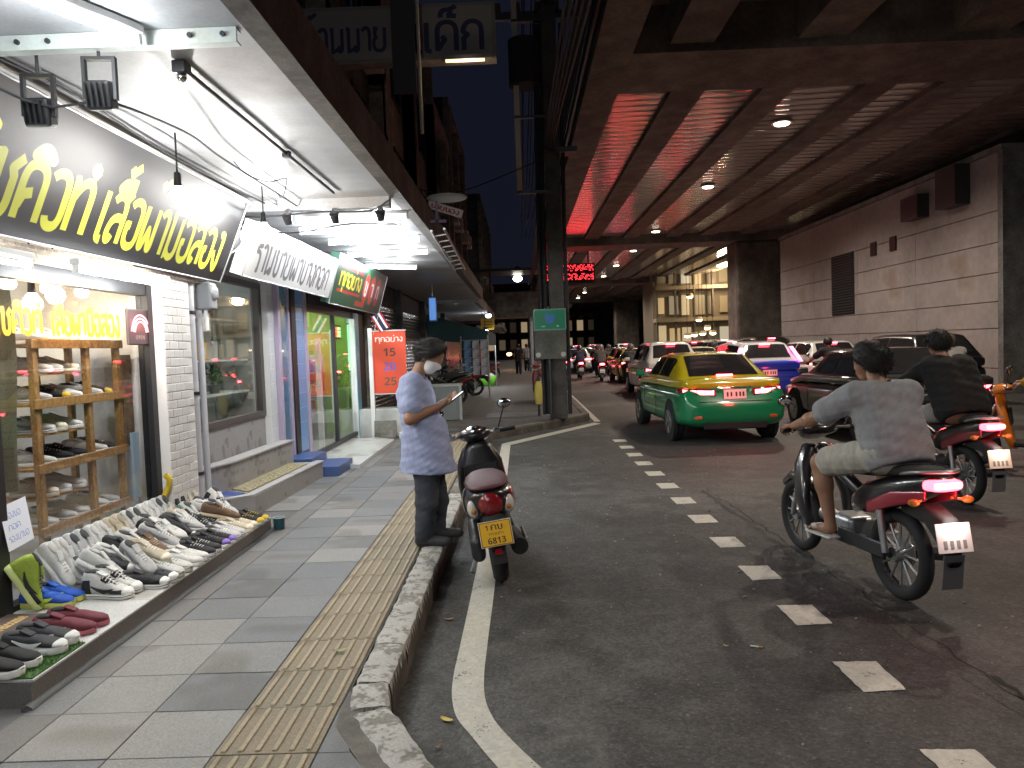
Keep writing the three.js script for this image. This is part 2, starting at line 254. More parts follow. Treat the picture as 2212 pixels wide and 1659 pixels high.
// ================================================================ ROAD
const RY = -0.16;
{
  struct('ground', flat([[-70, 30], [90, 30], [90, -300], [-70, -300]], RY - 0.012), mat([0.05, 0.05, 0.05], { rough: 0.9, map: T.asphalt }));
  const g = flat([[-1.5, 5], [25.5, 5], [25.5, -149], [-1.5, -149]], RY);
  const road = struct('road', g, mat([0.125, 0.124, 0.122], { rough: 0.74, map: T.road, bump: B.road, bs: 0.007 }));
  // painted markings: parts of the road, a few millimetres above it
  const paint = mat([0.62, 0.61, 0.57], { rough: 0.55, map: T.marking, bump: B.asphalt, bs: 0.003 });
  const L = [[0.55, -1.9], [0.12, -2.45], [-0.15, -2.928], [-0.269, -3.174], [-0.346, -3.341], [-0.385, -3.53], [-0.4, -3.75], [-0.398, -4.2], [-0.393, -5], [-0.39, -8], [-0.385, -13.05]];
  const Rr = [[0.72, -2.02], [0.29, -2.5], [0.021, -2.919], [-0.112, -3.166], [-0.178, -3.319], [-0.225, -3.51], [-0.243, -3.75], [-0.245, -4.2], [-0.24, -5], [-0.235, -8], [-0.235, -12.85]];
  const sub = (A) => new THREE.CatmullRomCurve3(A.map(([x, z]) => V(x, 0, z)), false, 'centripetal').getPoints(90).map((q) => [q.x, q.z]);
  part(road, 'bay_line', strip(sub(L), sub(Rr), RY + 0.004), paint);
  part(road, 'bay_line', strip([[-0.385, -13.06], [1.5, -16.1]], [[-0.235, -12.86], [1.62, -15.85]], RY + 0.0045), paint);
  for (let k = -2; k < 13; k++) { const z = -2.63 - k * 0.846; const dr = rng(700 + k), cs = [[1.535, z], [1.745, z - 0.01], [1.745, z - 0.33], [1.53, z - 0.34]], poly = []; for (let q = 0; q < 4; q++) for (let t = 0; t < 9; t++) { const [a, b] = [cs[q], cs[(q + 1) % 4]], n = dr() < 0.12 ? 0.016 : 0.006; poly.push([lerp(a[0], b[0], t / 9) + (dr() - 0.5) * n, lerp(a[1], b[1], t / 9) + (dr() - 0.5) * n]); } part(road, 'lane_dash', flat(poly, RY + 0.004), paint); }
  part(road, 'edge_line', strip([[1.53, -16.3], [1.53, -40]], [[1.66, -16.3], [1.66, -40]], RY + 0.004), paint);
  for (let k = 0; k < 6; k++) { const z = -24 - k * 7; part(road, 'lane_line', strip([[4.7, z], [4.7, z - 2]], [[4.82, z], [4.82, z - 2]], RY + 0.004), paint); }
  // cracks and the joint of the old paving strip
  const crack = mat([0.016, 0.016, 0.016], { rough: 1 }), r = rng(44);
  const jag = (x0, z0, x1, z1, n, w) => { const a = [], b = []; for (let i = 0; i <= n; i++) { const t = i / n, x = lerp(x0, x1, t) + (r() - 0.5) * 0.05, z = lerp(z0, z1, t) + (r() - 0.5) * 0.03, k = w * (0.25 + r()); a.push([x - k, z]); b.push([x + k, z + k]); } return strip(a, b, RY + 0.002); };
  part(road, 'road_crack', jag(2.22, -2.4, 2.02, -8.6, 60, 0.006), crack); part(road, 'road_crack', jag(2.26, -2.6, 2.2, -3.6, 18, 0.02), crack); part(road, 'road_crack', jag(2.33, -1.9, 2.3, -3.0, 22, 0.03), crack);
  part(road, 'road_crack', jag(0.25, -7.4, 1.2, -7.9, 14, 0.004), crack);
  const pale = mat([0.13, 0.125, 0.115], { rough: 0.9, map: T.asphalt });
  part(road, 'road_patch', jag(2.1, -3.2, 1.96, -8.4, 40, 0.035), pale);
}
{ // litter on the road: leaves, cigarette ends, paper
  const leaf = (s, bend = 0.2) => { const g = new THREE.PlaneGeometry(0.07 * s, 0.03 * s, 8, 4), p = g.attributes.position; for (let i = 0; i < p.count; i++) { const x = p.getX(i) / (0.035 * s), y = p.getY(i); p.setY(i, y * Math.sqrt(Math.max(0.02, 1 - x * x))); p.setZ(i, bend * 0.03 * (x * x + (y / (0.015 * s)) ** 2 * 0.6)); } g.computeVertexNormals(); return put(g, [0, 0, 0], [-Math.PI / 2, 0, 0]); };
  const drop = (px, py, Y, s, c, a, name, label, cat) => { const q = onY(px, py, Y), o = solo(name, put(leaf(s), [q.x, Y + 0.006, q.z], [0, a, 0]), mat(c, { rough: 0.7 }), label, cat); return o; };
  drop(735, 1408, 0.006, 1.0, [0.3, 0.34, 0.16], 0.2, 'fallen_leaf', 'pale green fallen leaf lying on the ribbed yellow tiles', 'leaf');
  drop(965, 1558, RY, 1.0, [0.55, 0.42, 0.1], -0.6, 'fallen_leaf', 'yellow fallen leaf on the asphalt beside the kerb corner', 'leaf');
  drop(970, 1340, RY, 0.9, [0.3, 0.17, 0.07], 0.1, 'fallen_leaf', 'brown fallen leaf on the asphalt between kerb and white line', 'leaf');
  drop(946, 1617, RY, 0.5, [0.3, 0.18, 0.1], 0.8, 'fallen_leaf', 'small brown leaf against the foot of the chamfered kerb', 'leaf');
  const q = onY(1630, 1398, RY), c = thing('cigarette_end', 'white cigarette end with orange filter on the asphalt', 'cigarette', [q.x, RY + 0.005, q.z], -0.4);
  part(c, 'paper', cyl(0.0045, 0.0045, 0.045, 8, [0, 0, 0], [0, 0, Math.PI / 2]), mat([0.75, 0.74, 0.7])); part(c, 'filter', cyl(0.0046, 0.0046, 0.02, 8, [0.032, 0, 0], [0, 0, Math.PI / 2]), mat([0.55, 0.25, 0.06]));
  drop(1568, 1398, RY, 0.5, [0.4, 0.36, 0.22], -0.7, 'fallen_leaf', 'dry straw coloured leaf scrap beside the cigarette end', 'leaf');
  const r = rng(81), scraps = []; for (let i = 0; i < 260; i++) { const x = -0.3 + r() * 3.2, z = -2.6 - r() * 9, s = 0.004 + r() * r() * 0.014; scraps.push(put(new THREE.IcosahedronGeometry(s, 0), [x, RY + s * 0.3, z], [r() * 3, r() * 3, 0], [1, 0.5, 0.8])); }
  const gr = solo('grit', scraps, mat([0.3, 0.28, 0.24], { rough: 0.9 }), 'tiny pale grit and paper scraps scattered over the asphalt', 'grit'); gr.userData.kind = 'stuff';
}

// ================================================================ PAVEMENT AND KERB
{
  const edge = [[1.3, 0.6], [-0.1, -2.12], [-0.465, -2.66], [-0.74, -3.13], [-0.815, -3.33], [-0.815, -13.66], [1.28, -16.68], [1.28, -95], [-9, -95], [-9, 3], [1.3, 3]];
  const pave = struct('pavement', flat(edge, -0.008, 0.4), mat([0.15, 0.148, 0.145], { rough: 0.85, map: T.granite, bump: B.granite, bs: 0.003, size: 0.8 }));
  const tones = [[0.255, 0.253, 0.243], [0.195, 0.197, 0.197], [0.148, 0.158, 0.167], [0.215, 0.214, 0.208], [0.172, 0.18, 0.186], [0.275, 0.271, 0.257], [0.17, 0.162, 0.154]].map((c) => mat(c, { rough: 0.62, map: T.granite, bump: B.granite, bs: 0.0015 }));
  const r = rng(5), P = 0.374, g0 = [0, 1, 2, 3, 4, 5, 6].map((k) => { const g = rbox(0.396, 0.03, P - 0.005, [0, 0, 0], undefined, 0.003, 1), uv = g.attributes.uv; for (let i = 0; i < uv.count; i++) uv.setXY(i, uv.getX(i) + k * 0.43, uv.getY(i) + k * 0.71); return g; });
  const gp = rbox(0.172, 0.03, P - 0.005, [0, 0, 0], undefined, 0.003, 1);
  const pick = (i, j) => { const near = { '0,1': 5, '0,0': 5, '1,0': 2, '1,1': 0, '2,0': 3, '2,1': 0, '3,1': 0, '3,0': 2, '4,1': 2, '4,0': 4, '5,1': 2, '5,0': 2 }[i + ',' + j]; return near ?? [0, 1, 2, 2, 4, 1, 2, 5, 4][Math.floor(r() * 9)]; };
  const tile = (g, m, x, z) => { const o = part(pave, 'paving_tile', g, m); o.position.set(x, -0.015 + (r() - 0.5) * 0.003, z); o.rotation.set((r() - 0.5) * 0.006, (r() - 0.5) * 0.006, (r() - 0.5) * 0.006); };
  const tact = rbox(0.392, 0.03, P - 0.005, [0, 0, 0], undefined, 0.003, 1), ridge = merge([0, 1, 2, 3, 4, 5].map((k) => rbox(0.022, 0.014, P - 0.03, [-0.163 + k * 0.0652, 0.0155, 0], undefined, 0.006, 2))), rm = mat([0.44, 0.37, 0.25], { rough: 0.75, map: T.granite });
  const tm = [[0.28, 0.235, 0.155], [0.255, 0.22, 0.15], [0.3, 0.25, 0.165]].map((c) => mat(c, { rough: 0.75, map: T.granite, bump: B.granite, bs: 0.001 }));
  for (let i = -4; i < 31; i++) {
    const z = -2.97 - i * P;
    if (z > -13.8) { const o = part(pave, 'tactile_tile', tact, tm[Math.floor(r() * 3)]); o.position.set(-1.02, -0.013 + (r() - 0.5) * 0.002, z); part(o, 'ridges', ridge, rm); }
    for (let j = 0; j < 2; j++) tile(g0[(i * 3 + j * 2 + 90) % 7], tones[pick(i, j)], -1.42 - j * 0.4, z);
    if (z > -13) tile(gp, tones[[1, 3, 6, 6, 6][Math.floor(r() * 5)]], -2.108, z);
    if (z < -7.1) tile(g0[(i * 2 + 14) % 7], tones[pick(i, 2)], -2.4, z);
    if (z < -13.2) for (let j = 0; j < 4; j++) tile(g0[(i * 3 + j) % 7], tones[[1, 2, 4, 2][Math.floor(r() * 4)]], -0.62 + j * 0.4, z - 3.2);
  }
  for (let i = -4; i < 1; i++) { const z0 = -2.785 - i * P, z1 = z0 - P + 0.005, ex = (z) => z > -2.66 ? lerp(-0.465, -0.1, (z + 2.66) / 0.54) : lerp(-0.74, -0.465, (z + 3.13) / 0.47); const a = ex(z1), b = ex(z0); if (a > -0.8) part(pave, 'paving_tile', flat([[-0.818, z0], [b - 0.16, z0], [a - 0.16, z1], [-0.818, z1]], 0.0005, 0.03), tones[2]); }
  part(pave, 'concrete_strip', flat([[-0.818, -3.16], [-0.74, -3.13], [-0.465, -2.66], [-0.1, -2.12], [-0.26, -2.12], [-0.62, -2.66], [-0.8, -2.98]], 0.001, 0.03), mat([0.2, 0.195, 0.18], { rough: 0.9, map: T.concrete, bump: B.concrete }));
  part(pave, 'mortar_fillet', put(new THREE.CylinderGeometry(0.03, 0.03, 3.3, 6), [-2.2, -0.006, -4.85], [Math.PI / 2, 0, 0]), mat([0.2, 0.215, 0.22], { rough: 0.9, map: T.concrete }));
  // kerb stones, each a block with worn white paint
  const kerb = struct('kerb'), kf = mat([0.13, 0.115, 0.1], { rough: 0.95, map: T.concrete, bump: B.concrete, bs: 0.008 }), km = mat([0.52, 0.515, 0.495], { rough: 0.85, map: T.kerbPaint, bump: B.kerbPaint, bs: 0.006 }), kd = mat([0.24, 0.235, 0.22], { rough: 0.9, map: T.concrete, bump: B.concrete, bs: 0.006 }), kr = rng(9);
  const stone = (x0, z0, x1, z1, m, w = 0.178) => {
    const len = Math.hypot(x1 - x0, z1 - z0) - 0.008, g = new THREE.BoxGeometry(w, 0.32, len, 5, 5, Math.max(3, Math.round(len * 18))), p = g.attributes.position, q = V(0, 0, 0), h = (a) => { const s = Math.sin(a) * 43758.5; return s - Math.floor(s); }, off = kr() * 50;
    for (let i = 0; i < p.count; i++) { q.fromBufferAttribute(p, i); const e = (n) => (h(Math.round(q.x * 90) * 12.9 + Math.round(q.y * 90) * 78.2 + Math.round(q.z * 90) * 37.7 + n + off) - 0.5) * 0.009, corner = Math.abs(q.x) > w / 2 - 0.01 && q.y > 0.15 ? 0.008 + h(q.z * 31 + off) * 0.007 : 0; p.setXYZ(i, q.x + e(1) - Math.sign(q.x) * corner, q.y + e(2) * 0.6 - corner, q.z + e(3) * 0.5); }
    const k2 = uvm(prep(mergeVertices((g.deleteAttribute('uv'), g.deleteAttribute('normal'), g.computeVertexNormals(), g)))), nn = k2.attributes.normal, pos = k2.attributes.position, uvs = k2.attributes.uv, top = [[], [], []];          // paint lies on the top, the flanks are bare dirty concrete with shade darkened into its colour
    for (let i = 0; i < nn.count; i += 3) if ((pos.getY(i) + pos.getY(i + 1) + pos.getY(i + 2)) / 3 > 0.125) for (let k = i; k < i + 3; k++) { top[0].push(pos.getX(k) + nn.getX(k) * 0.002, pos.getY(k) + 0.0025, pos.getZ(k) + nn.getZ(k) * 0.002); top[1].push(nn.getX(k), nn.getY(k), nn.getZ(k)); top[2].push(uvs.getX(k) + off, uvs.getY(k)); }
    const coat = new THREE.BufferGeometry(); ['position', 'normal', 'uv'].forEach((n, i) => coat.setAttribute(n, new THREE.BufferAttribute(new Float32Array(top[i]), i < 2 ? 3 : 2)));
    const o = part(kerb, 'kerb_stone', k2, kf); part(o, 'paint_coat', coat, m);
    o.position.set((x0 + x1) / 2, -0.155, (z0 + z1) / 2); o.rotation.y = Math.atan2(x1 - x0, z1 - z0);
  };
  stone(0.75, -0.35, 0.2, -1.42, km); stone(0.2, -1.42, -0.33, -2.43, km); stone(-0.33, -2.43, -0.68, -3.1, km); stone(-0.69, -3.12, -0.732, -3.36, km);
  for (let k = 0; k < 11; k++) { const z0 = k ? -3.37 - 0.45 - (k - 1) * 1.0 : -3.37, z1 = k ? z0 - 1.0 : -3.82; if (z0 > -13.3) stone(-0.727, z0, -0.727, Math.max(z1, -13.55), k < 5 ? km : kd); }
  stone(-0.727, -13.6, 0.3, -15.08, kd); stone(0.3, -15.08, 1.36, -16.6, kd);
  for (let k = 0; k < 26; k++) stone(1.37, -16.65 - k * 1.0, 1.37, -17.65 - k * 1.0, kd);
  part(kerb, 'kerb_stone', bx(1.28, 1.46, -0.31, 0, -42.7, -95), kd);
}

// ================================================================ SHOPHOUSES ON THE SHOP SIDE
const plasterWhite = mat([0.72, 0.72, 0.7], { rough: 0.8, map: T.plaster, bump: B.plaster, bs: 0.004 });
const soffitPaint = mat([0.43, 0.44, 0.455], { rough: 0.55, map: T.plaster, bump: B.plaster, bs: 0.003, size: 3.4 });
const fasciaGrey = mat([0.16, 0.145, 0.135], { rough: 0.9, map: T.concrete, bump: B.concrete, bs: 0.01 });
const darkFacade = mat([0.1, 0.1, 0.105], { rough: 0.9, map: T.concrete, bump: B.concrete });
const beigeFacade = mat([0.3, 0.27, 0.23], { rough: 0.9, map: T.concrete, bump: B.concrete });
const CXE = -1.09, CY0 = 3.0, CY1 = 3.32, WX = -2.93;          // canopy edge, soffit, fascia top, shopfront plane
const house = (name, label, z0, z1) => { const h = thing(name, label, 'building'); h.userData.z = [z0, z1]; return h; };
function canopy(h, z0, z1, x = CXE, y = CY0) {
  const s = part(h, 'canopy', bx(-3.0, x - 0.002, y, y + 0.2, z0, z1), soffitPaint);
  part(s, 'fascia', bx(x - 0.12, x, y - 0.002, y + 0.32, z0 - 0.003, z1 + 0.003), fasciaGrey);
  return s;
}
function upper(h, z0, z1, top, m, seed) {          // upper storeys: wall, pilasters, windows with panes
  const r = rng(seed), w = part(h, 'upper_wall', bx(-9, -2.62, CY0 + 0.2, top, z0, z1), m);
  part(w, 'cornice', bx(-2.62, -2.42, top - 0.4, top, z0, z1), beigeFacade);
  const n = Math.max(1, Math.round(Math.abs(z1 - z0) / 1.9)), st = (z1 - z0) / n;
  for (let k = 0; k < n; k++) {
    const zc = z0 + st * (k + 0.5);
    for (const y of [4.5, 7.0]) if (y + 1.5 < top) {
      const f = part(h, 'window', [bx(-2.625, -2.58, y, y + 0.06, zc - 0.62, zc + 0.62), bx(-2.625, -2.58, y + 1.4, y + 1.46, zc - 0.62, zc + 0.62), bx(-2.625, -2.58, y + 0.06, y + 1.4, zc - 0.62, zc - 0.56), bx(-2.625, -2.58, y + 0.06, y + 1.4, zc + 0.56, zc + 0.62), bx(-2.622, -2.583, y + 0.06, y + 1.4, zc - 0.025, zc + 0.025)], M.darkMetal);
      part(f, 'pane', bx(-2.618, -2.6, y + 0.06, y + 1.4, zc - 0.56, zc + 0.56), M.carGlass);
      if (r() < 0.4) { const a = part(h, 'air_conditioner', bx(-2.56, -2.22, y - 0.62, y - 0.08, zc - 0.4, zc + 0.4, 0.02), mat([0.35, 0.34, 0.32], { rough: 0.7 })); part(a, 'fan_grille', cyl(0.2, 0.2, 0.02, 20, [-2.21, y - 0.35, zc], [0, 0, Math.PI / 2]), M.darkMetal); }
    }
  }
  for (let k = 0; k <= n; k += 2) part(h, 'pilaster', bx(-2.62, -2.36, CY1 + 0.02, top - 0.4, z0 + st * k - 0.12, z0 + st * k + 0.12), beigeFacade);
}
// --- the shoe shop
const A = house('shoe_shop', 'brightly lit shoe shop with glass front and white brick column');
{
  const z0 = 2.5, z1 = -6.45;
  part(A, 'floor', bx(-6.5, WX - 0.03, -0.05, 0.1, z0, -5.93), mat([0.5, 0.49, 0.47], { rough: 0.4, map: T.granite }));
  part(A, 'back_wall', bx(-6.6, -6.5, 0.1, 2.75, z0, -5.93), plasterWhite);
  part(A, 'party_wall', bx(-6.6, -2.84, -0.05, 2.98, -5.955, z1), plasterWhite);
  part(A, 'near_wall', bx(-6.6, -2.9, -0.05, 2.98, z0, z0 - 0.2), plasterWhite);
  part(A, 'ceiling', bx(-6.5, -2.8, 2.75, 2.98, z0 - 0.2, -5.94), plasterWhite);
  const ca = canopy(A, z0, -7.5); upper(A, z0, -6.45, 9.4, darkFacade, 31);
  part(ca, 'end_beam', bx(-2.95, CXE - 0.13, 2.9, 3.0, -7.38, -7.5), soffitPaint);
  // white brick column: each brick a block of its own
  const col2 = part(A, 'column', bx(-2.9, -2.8045, 0, 2.5, -5.95, -6.44), mat([0.66, 0.63, 0.6], { rough: 0.9 }));
  const bm = [[0.8, 0.78, 0.73], [0.76, 0.74, 0.7], [0.82, 0.8, 0.76]].map((c) => mat(c, { rough: 0.55, map: T.plaster })), bg = rbox(0.016, 0.062, 0.155, [0, 0, 0], undefined, 0.004, 1), bh = rbox(0.016, 0.062, 0.074, [0, 0, 0], undefined, 0.004, 1), r = rng(7);
  for (let j = 0; j < 36; j++) for (let k = 0; k < 4; k++) { const odd = j % 2, half = odd ? k === 0 : k === 3, zc = -5.956 - (odd ? (k === 0 ? 0.04 : 0.04 + 0.04 + 0.08 + (k - 1) * 0.16 + 0.002) : k === 3 ? 0.52 - 0.08 + 0.0 : 0.08 + k * 0.16) + 0.0; if (zc < -6.43) continue; const o = part(col2, 'brick', half ? bh : bg, bm[Math.floor(r() * 3)]); o.position.set(-2.808 + (r() - 0.5) * 0.003, 0.05 + j * 0.068, zc); }
  // shopfront: frame, panes, transom
  const fr = part(A, 'shopfront_frame', [bx(WX - 0.04, WX + 0.05, 0.11, 2.45, -5.87, -5.954), bx(WX - 0.04, WX + 0.05, 0.11, 2.45, -4.02, -4.14), bx(WX - 0.04, WX + 0.05, 0.11, 2.45, -1.9, -2.0), bx(WX - 0.035, WX + 0.045, 2.0, 2.1, 2.3, -5.87), bx(WX - 0.035, WX + 0.045, 0.105, 0.15, -4.14, -5.87), bx(WX - 0.035, WX + 0.045, 0.105, 0.15, 2.3, -1.9)], M.black);
  part(fr, 'pane', bx(WX - 0.004, WX + 0.004, 0.15, 2.0, -4.14, -5.87), M.glass);
  part(fr, 'pane', bx(WX - 0.004, WX + 0.004, 0.15, 2.0, -0.2, -1.9), M.glass);
  part(A, 'awning_board', bx(-2.98, WX + 0.06, 2.1, 2.2, 2.3, -5.95), mat([0.6, 0.53, 0.46], { rough: 0.6, map: T.wood }));
  part(A, 'sign_soffit', bx(-2.86, -2.78, 2.16, 2.185, 2.3, -6.95), mat([0.62, 0.55, 0.48], { rough: 0.6, map: T.wood }));
  const pi = part(A, 'downpipe', [rod(V(-2.86, 0, -6.56), V(-2.86, 2.9, -6.56), 0.05), rod(V(-2.84, 0.1, -6.72), V(-2.84, 2.85, -6.72), 0.028)], mat([0.5, 0.5, 0.53], { rough: 0.5 }));
  part(pi, 'pipe_clip', [0.5, 1.2, 1.9].map((y) => cyl(0.056, 0.056, 0.03, 12, [-2.86, y, -6.56])), M.darkMetal);
  part(A, 'corner_post', bx(-2.95, -2.85, 0, 2.9, -6.452, -6.5), M.black);
  // white platform outside the glass with a grey front
  const pf = part(A, 'platform', bx(-2.93, -2.2, -0.02, 0.105, -3.24, -6.44), mat([0.22, 0.2, 0.185], { rough: 0.7, map: T.granite, bump: B.granite, bs: 0.002 }));
  for (let k = 0; k < 6; k++) part(pf, 'top_slab', bx(-2.925, -2.192, 0.1055, 0.118, -3.245 - k * 0.532, -3.245 - (k + 1) * 0.532 + 0.003, 0.003), mat([0.74, 0.75, 0.73], { rough: 0.35, map: T.granite }));
}
// --- the shop with two steps and a display window
const Bs = house('display_shop', 'shop with two grey steps and a wide dim display window');
{
  canopy(Bs, -7.503, -14.0); upper(Bs, -6.45, -10.1, 9.4, beigeFacade, 32);
  const grey = mat([0.36, 0.345, 0.335], { rough: 0.7, map: T.granite, bump: B.granite, bs: 0.002, size: 0.7 }), pale = mat([0.55, 0.54, 0.53], { rough: 0.55, map: T.granite });
  const s1 = part(Bs, 'lower_step', flat([[-3.12, -6.86], [-2.72, -6.9], [-2.55, -7.06], [-2.47, -9.2], [-3.12, -9.2]], 0.19, 0.19), grey);
  part(s1, 'nosing', flat([[-2.74, -6.88], [-2.56, -7.05], [-2.455, -9.21], [-2.56, -9.21], [-2.64, -7.1], [-2.76, -6.98], [-3.1, -6.95], [-3.1, -6.855]], 0.206, 0.014), pale);
  part(s1, 'mat', flat([[-2.68, -7.25], [-2.6, -9.0], [-2.86, -9.1], [-3.0, -7.5]], 0.203, 0.012), mat([0.46, 0.42, 0.3], { rough: 0.95, map: T.pebble, bump: B.pebble, bs: 0.006 }));
  part(s1, 'blue_tile', flat([[-2.98, -6.98], [-2.78, -7.0], [-2.7, -7.2], [-3.02, -7.42]], 0.1985, 0.008), mat([0.05, 0.09, 0.3], { rough: 0.35 }));
  const s2 = part(Bs, 'upper_step', flat([[-3.5, -6.8], [-3.06, -6.85], [-2.9, -7.5], [-2.84, -9.25], [-3.5, -9.25]], 0.45, 0.45), grey);
  part(s2, 'nosing', flat([[-3.4, -6.79], [-3.04, -6.84], [-2.885, -7.5], [-2.825, -9.26], [-3.0, -9.26], [-3.06, -7.5], [-3.2, -7.0]], 0.468, 0.016), pale);
  part(s2, 'step_post', cyl(0.055, 0.055, 0.26, 14, [-3.0, 0.33, -6.95]), mat([0.62, 0.56, 0.54], { rough: 0.6 }));
  part(Bs, 'window_wall', bx(-3.16, -3.08, 0.45, 0.8, -6.52, -9.0), grey); part(Bs, 'window_wall', bx(-3.16, -3.08, 2.36, 2.98, -6.46, -9.0), grey);
  const fr = part(Bs, 'window_frame', [bx(-3.15, -3.06, 0.8, 0.86, -6.9, -9.0), bx(-3.15, -3.06, 2.3, 2.36, -6.52, -9.0), bx(-3.15, -3.06, 0.86, 2.3, -8.9, -9.0), bx(-3.15, -3.06, 0.86, 2.3, -6.9, -6.96)], mat([0.07, 0.06, 0.055], { rough: 0.5 }));
  part(fr, 'pane', bx(-3.104, -3.096, 0.86, 2.3, -6.96, -8.9), M.glass);
  part(Bs, 'room', [bx(-5.2, -5.1, 0.3, 2.9, -6.46, -9.0), bx(-5.2, -3.16, 0.3, 0.45, -6.46, -9.0), bx(-5.2, -3.16, 2.75, 2.9, -6.46, -9.0), bx(-5.1, -3.16, 0.45, 2.75, -8.92, -9.0)], mat([0.42, 0.45, 0.4], { rough: 0.8, map: T.plaster }));
  const lw = mat([0.55, 0.56, 0.58], { rough: 0.5 }), bl = mat([0.16, 0.3, 0.55], { rough: 0.3 }), pu = mat([0.4, 0.34, 0.45], { rough: 0.5 });
  const tiles = (x, z0, z1, y0, y1, m, n, ny) => { const c = part(Bs, 'tiled_pilaster', bx(x - 0.1, x - 0.006, y0, y1, z0, z1), M.white), w = (z1 - z0) / n, h = (y1 - y0) / ny; for (let i = 0; i < n; i++) for (let j = 0; j < ny; j++) part(c, 'tile', bx(x - 0.008, x, y0 + j * h + 0.003, y0 + (j + 1) * h - 0.003, z0 + i * w - 0.003, z0 + (i + 1) * w + 0.003), m); };
  tiles(-2.99, -9.0, -9.22, 0.45, 2.6, lw, 1, 12);
  part(Bs, 'door_jamb', [bx(-3.02, -2.94, 0.1, 2.6, -9.225, -9.32), bx(-3.02, -2.95, 0.1, 2.6, -9.66, -9.74)], pu);
  part(Bs, 'door', bx(-3.0, -2.97, 0.14, 2.4, -9.325, -9.655), mat([0.1, 0.22, 0.36], { rough: 0.12, clearcoat: 1 }));
  part(Bs, 'shutter_rail', bx(-2.99, -2.93, 0.08, 2.5, -9.745, -9.92), M.black);
  tiles(-2.93, -9.93, -10.28, 0.22, 2.55, bl, 1, 12);
  part(Bs, 'door_jamb', bx(-3.0, -2.92, 0.08, 2.5, -10.285, -10.42), pu);
  part(Bs, 'header', bx(-3.2, -2.9, 2.55, 2.98, -8.99, -10.42), M.matte);
  const blu = mat([0.06, 0.12, 0.32], { rough: 0.4, map: T.granite });
  part(Bs, 'blue_step', [bx(-3.0, -2.28, 0, 0.12, -9.22, -9.98, 0.008), bx(-3.0, -2.62, 0.12, 0.22, -9.25, -9.98, 0.008)], blu);
}
// --- the green shop
const Cs = house('green_shop', 'small shop with bright green walls behind glass doors');
{
  upper(Cs, -10.1, -14.2, 9.8, darkFacade, 33);
  const green = mat([0.28, 0.5, 0.06], { rough: 0.7, map: T.plaster });
  part(Cs, 'room', [bx(-6, -5.9, 0, 2.7, -10.43, -14.2), bx(-5.9, -2.98, 0, 2.7, -13.9, -14.0), bx(-5.9, -2.98, 0, 2.7, -10.43, -10.5), bx(-5.9, -2.98, 2.6, 2.7, -10.5, -13.9)], green);
  part(Cs, 'floor', bx(-5.9, -2.95, -0.05, 0.06, -10.5, -13.9), mat([0.3, 0.3, 0.3], { rough: 0.4 }));
  part(Cs, 'marble_sill', flat([[-3.0, -10.0], [-2.15, -9.8], [-2.15, -12.5], [-2.5, -12.9], [-3.0, -12.9]], 0.05, 0.05), mat([0.72, 0.73, 0.72], { rough: 0.25, map: T.granite }));
  const fr = part(Cs, 'door_frame', [bx(-2.98, -2.92, 0.06, 0.12, -10.43, -13.5), bx(-2.98, -2.92, 2.1, 2.2, -10.43, -13.6), bx(-2.98, -2.92, 0.12, 2.1, -11.9, -11.98)], M.darkMetal);
  part(fr, 'pane', bx(-2.954, -2.946, 0.12, 2.1, -10.43, -11.9), M.glass); part(fr, 'pane', bx(-2.954, -2.946, 0.12, 2.1, -11.98, -13.3), M.glass);
  const c = part(Cs, 'tiled_pilaster', bx(-3.0, -2.9, 0, 2.2, -13.3, -13.6), M.white);
  for (let j = 0; j < 11; j++) part(c, 'tile', bx(-2.9, -2.892, j * 0.2 + 0.003, j * 0.2 + 0.197, -13.303, -13.597), mat([0.25, 0.5, 0.62], { rough: 0.3 }));
  part(Cs, 'header', bx(-3.2, -2.9, 2.2, 2.98, -10.43, -14.2), M.matte);
  part(Cs, 'shutter_rail', bx(-2.98, -2.92, 0, 2.2, -13.6, -14.2), M.black);
}
// --- the row beyond: shuttered shophouses, darker and darker
{
  const spec = [[-14.2, -18.4, 9.6, 'shuttered shophouse beside the green shop with beige pilasters', beigeFacade], [-18.4, -23, 10.4, 'dark shophouse with rolled shutters behind the parked motorcycles', darkFacade], [-23, -29, 9.2, 'grey shophouse with hanging white sheets under its canopy', darkFacade], [-29, -38, 11, 'tall dim shophouse beside the footbridge stairs', darkFacade], [-52, -70, 12, 'far dark shophouse beyond the footbridge', darkFacade]];
  const slatM = mat([0.1, 0.09, 0.09], { rough: 0.25, metal: 0.5 });
  spec.forEach(([z0, z1, top, label, m], i) => {
    const h = house('shophouse', label); upper(h, z0, z1, top, m, 40 + i); canopy(h, i ? z0 : -14.003, z1, i > 1 ? -1.25 : CXE, i > 1 ? 2.9 : CY0);
    part(h, 'ground_wall', bx(-4, -3.02, 0, 2.98, z0, z1), darkFacade); const sz = Math.abs(z1 - z0);
    const s = part(h, 'roller_shutter', bx(-3.02, -3.0, 0.05, 2.5, z0 - 0.3, z1 + 0.3), slatM);
    if (i < 3) for (let k = 0; k < 26; k++) part(s, 'slat', put(new THREE.CylinderGeometry(0.05, 0.05, sz - 0.62, 6, 1, false, 0, Math.PI), [-3.006, 0.1 + k * 0.092, (z0 + z1) / 2], [Math.PI / 2, 0, 0], [0.5, 1, 1]), slatM);
    part(h, 'pier_wall', bx(-3.02, -2.86, 0, 2.98, z0, z0 - 0.28), m);
  });
}
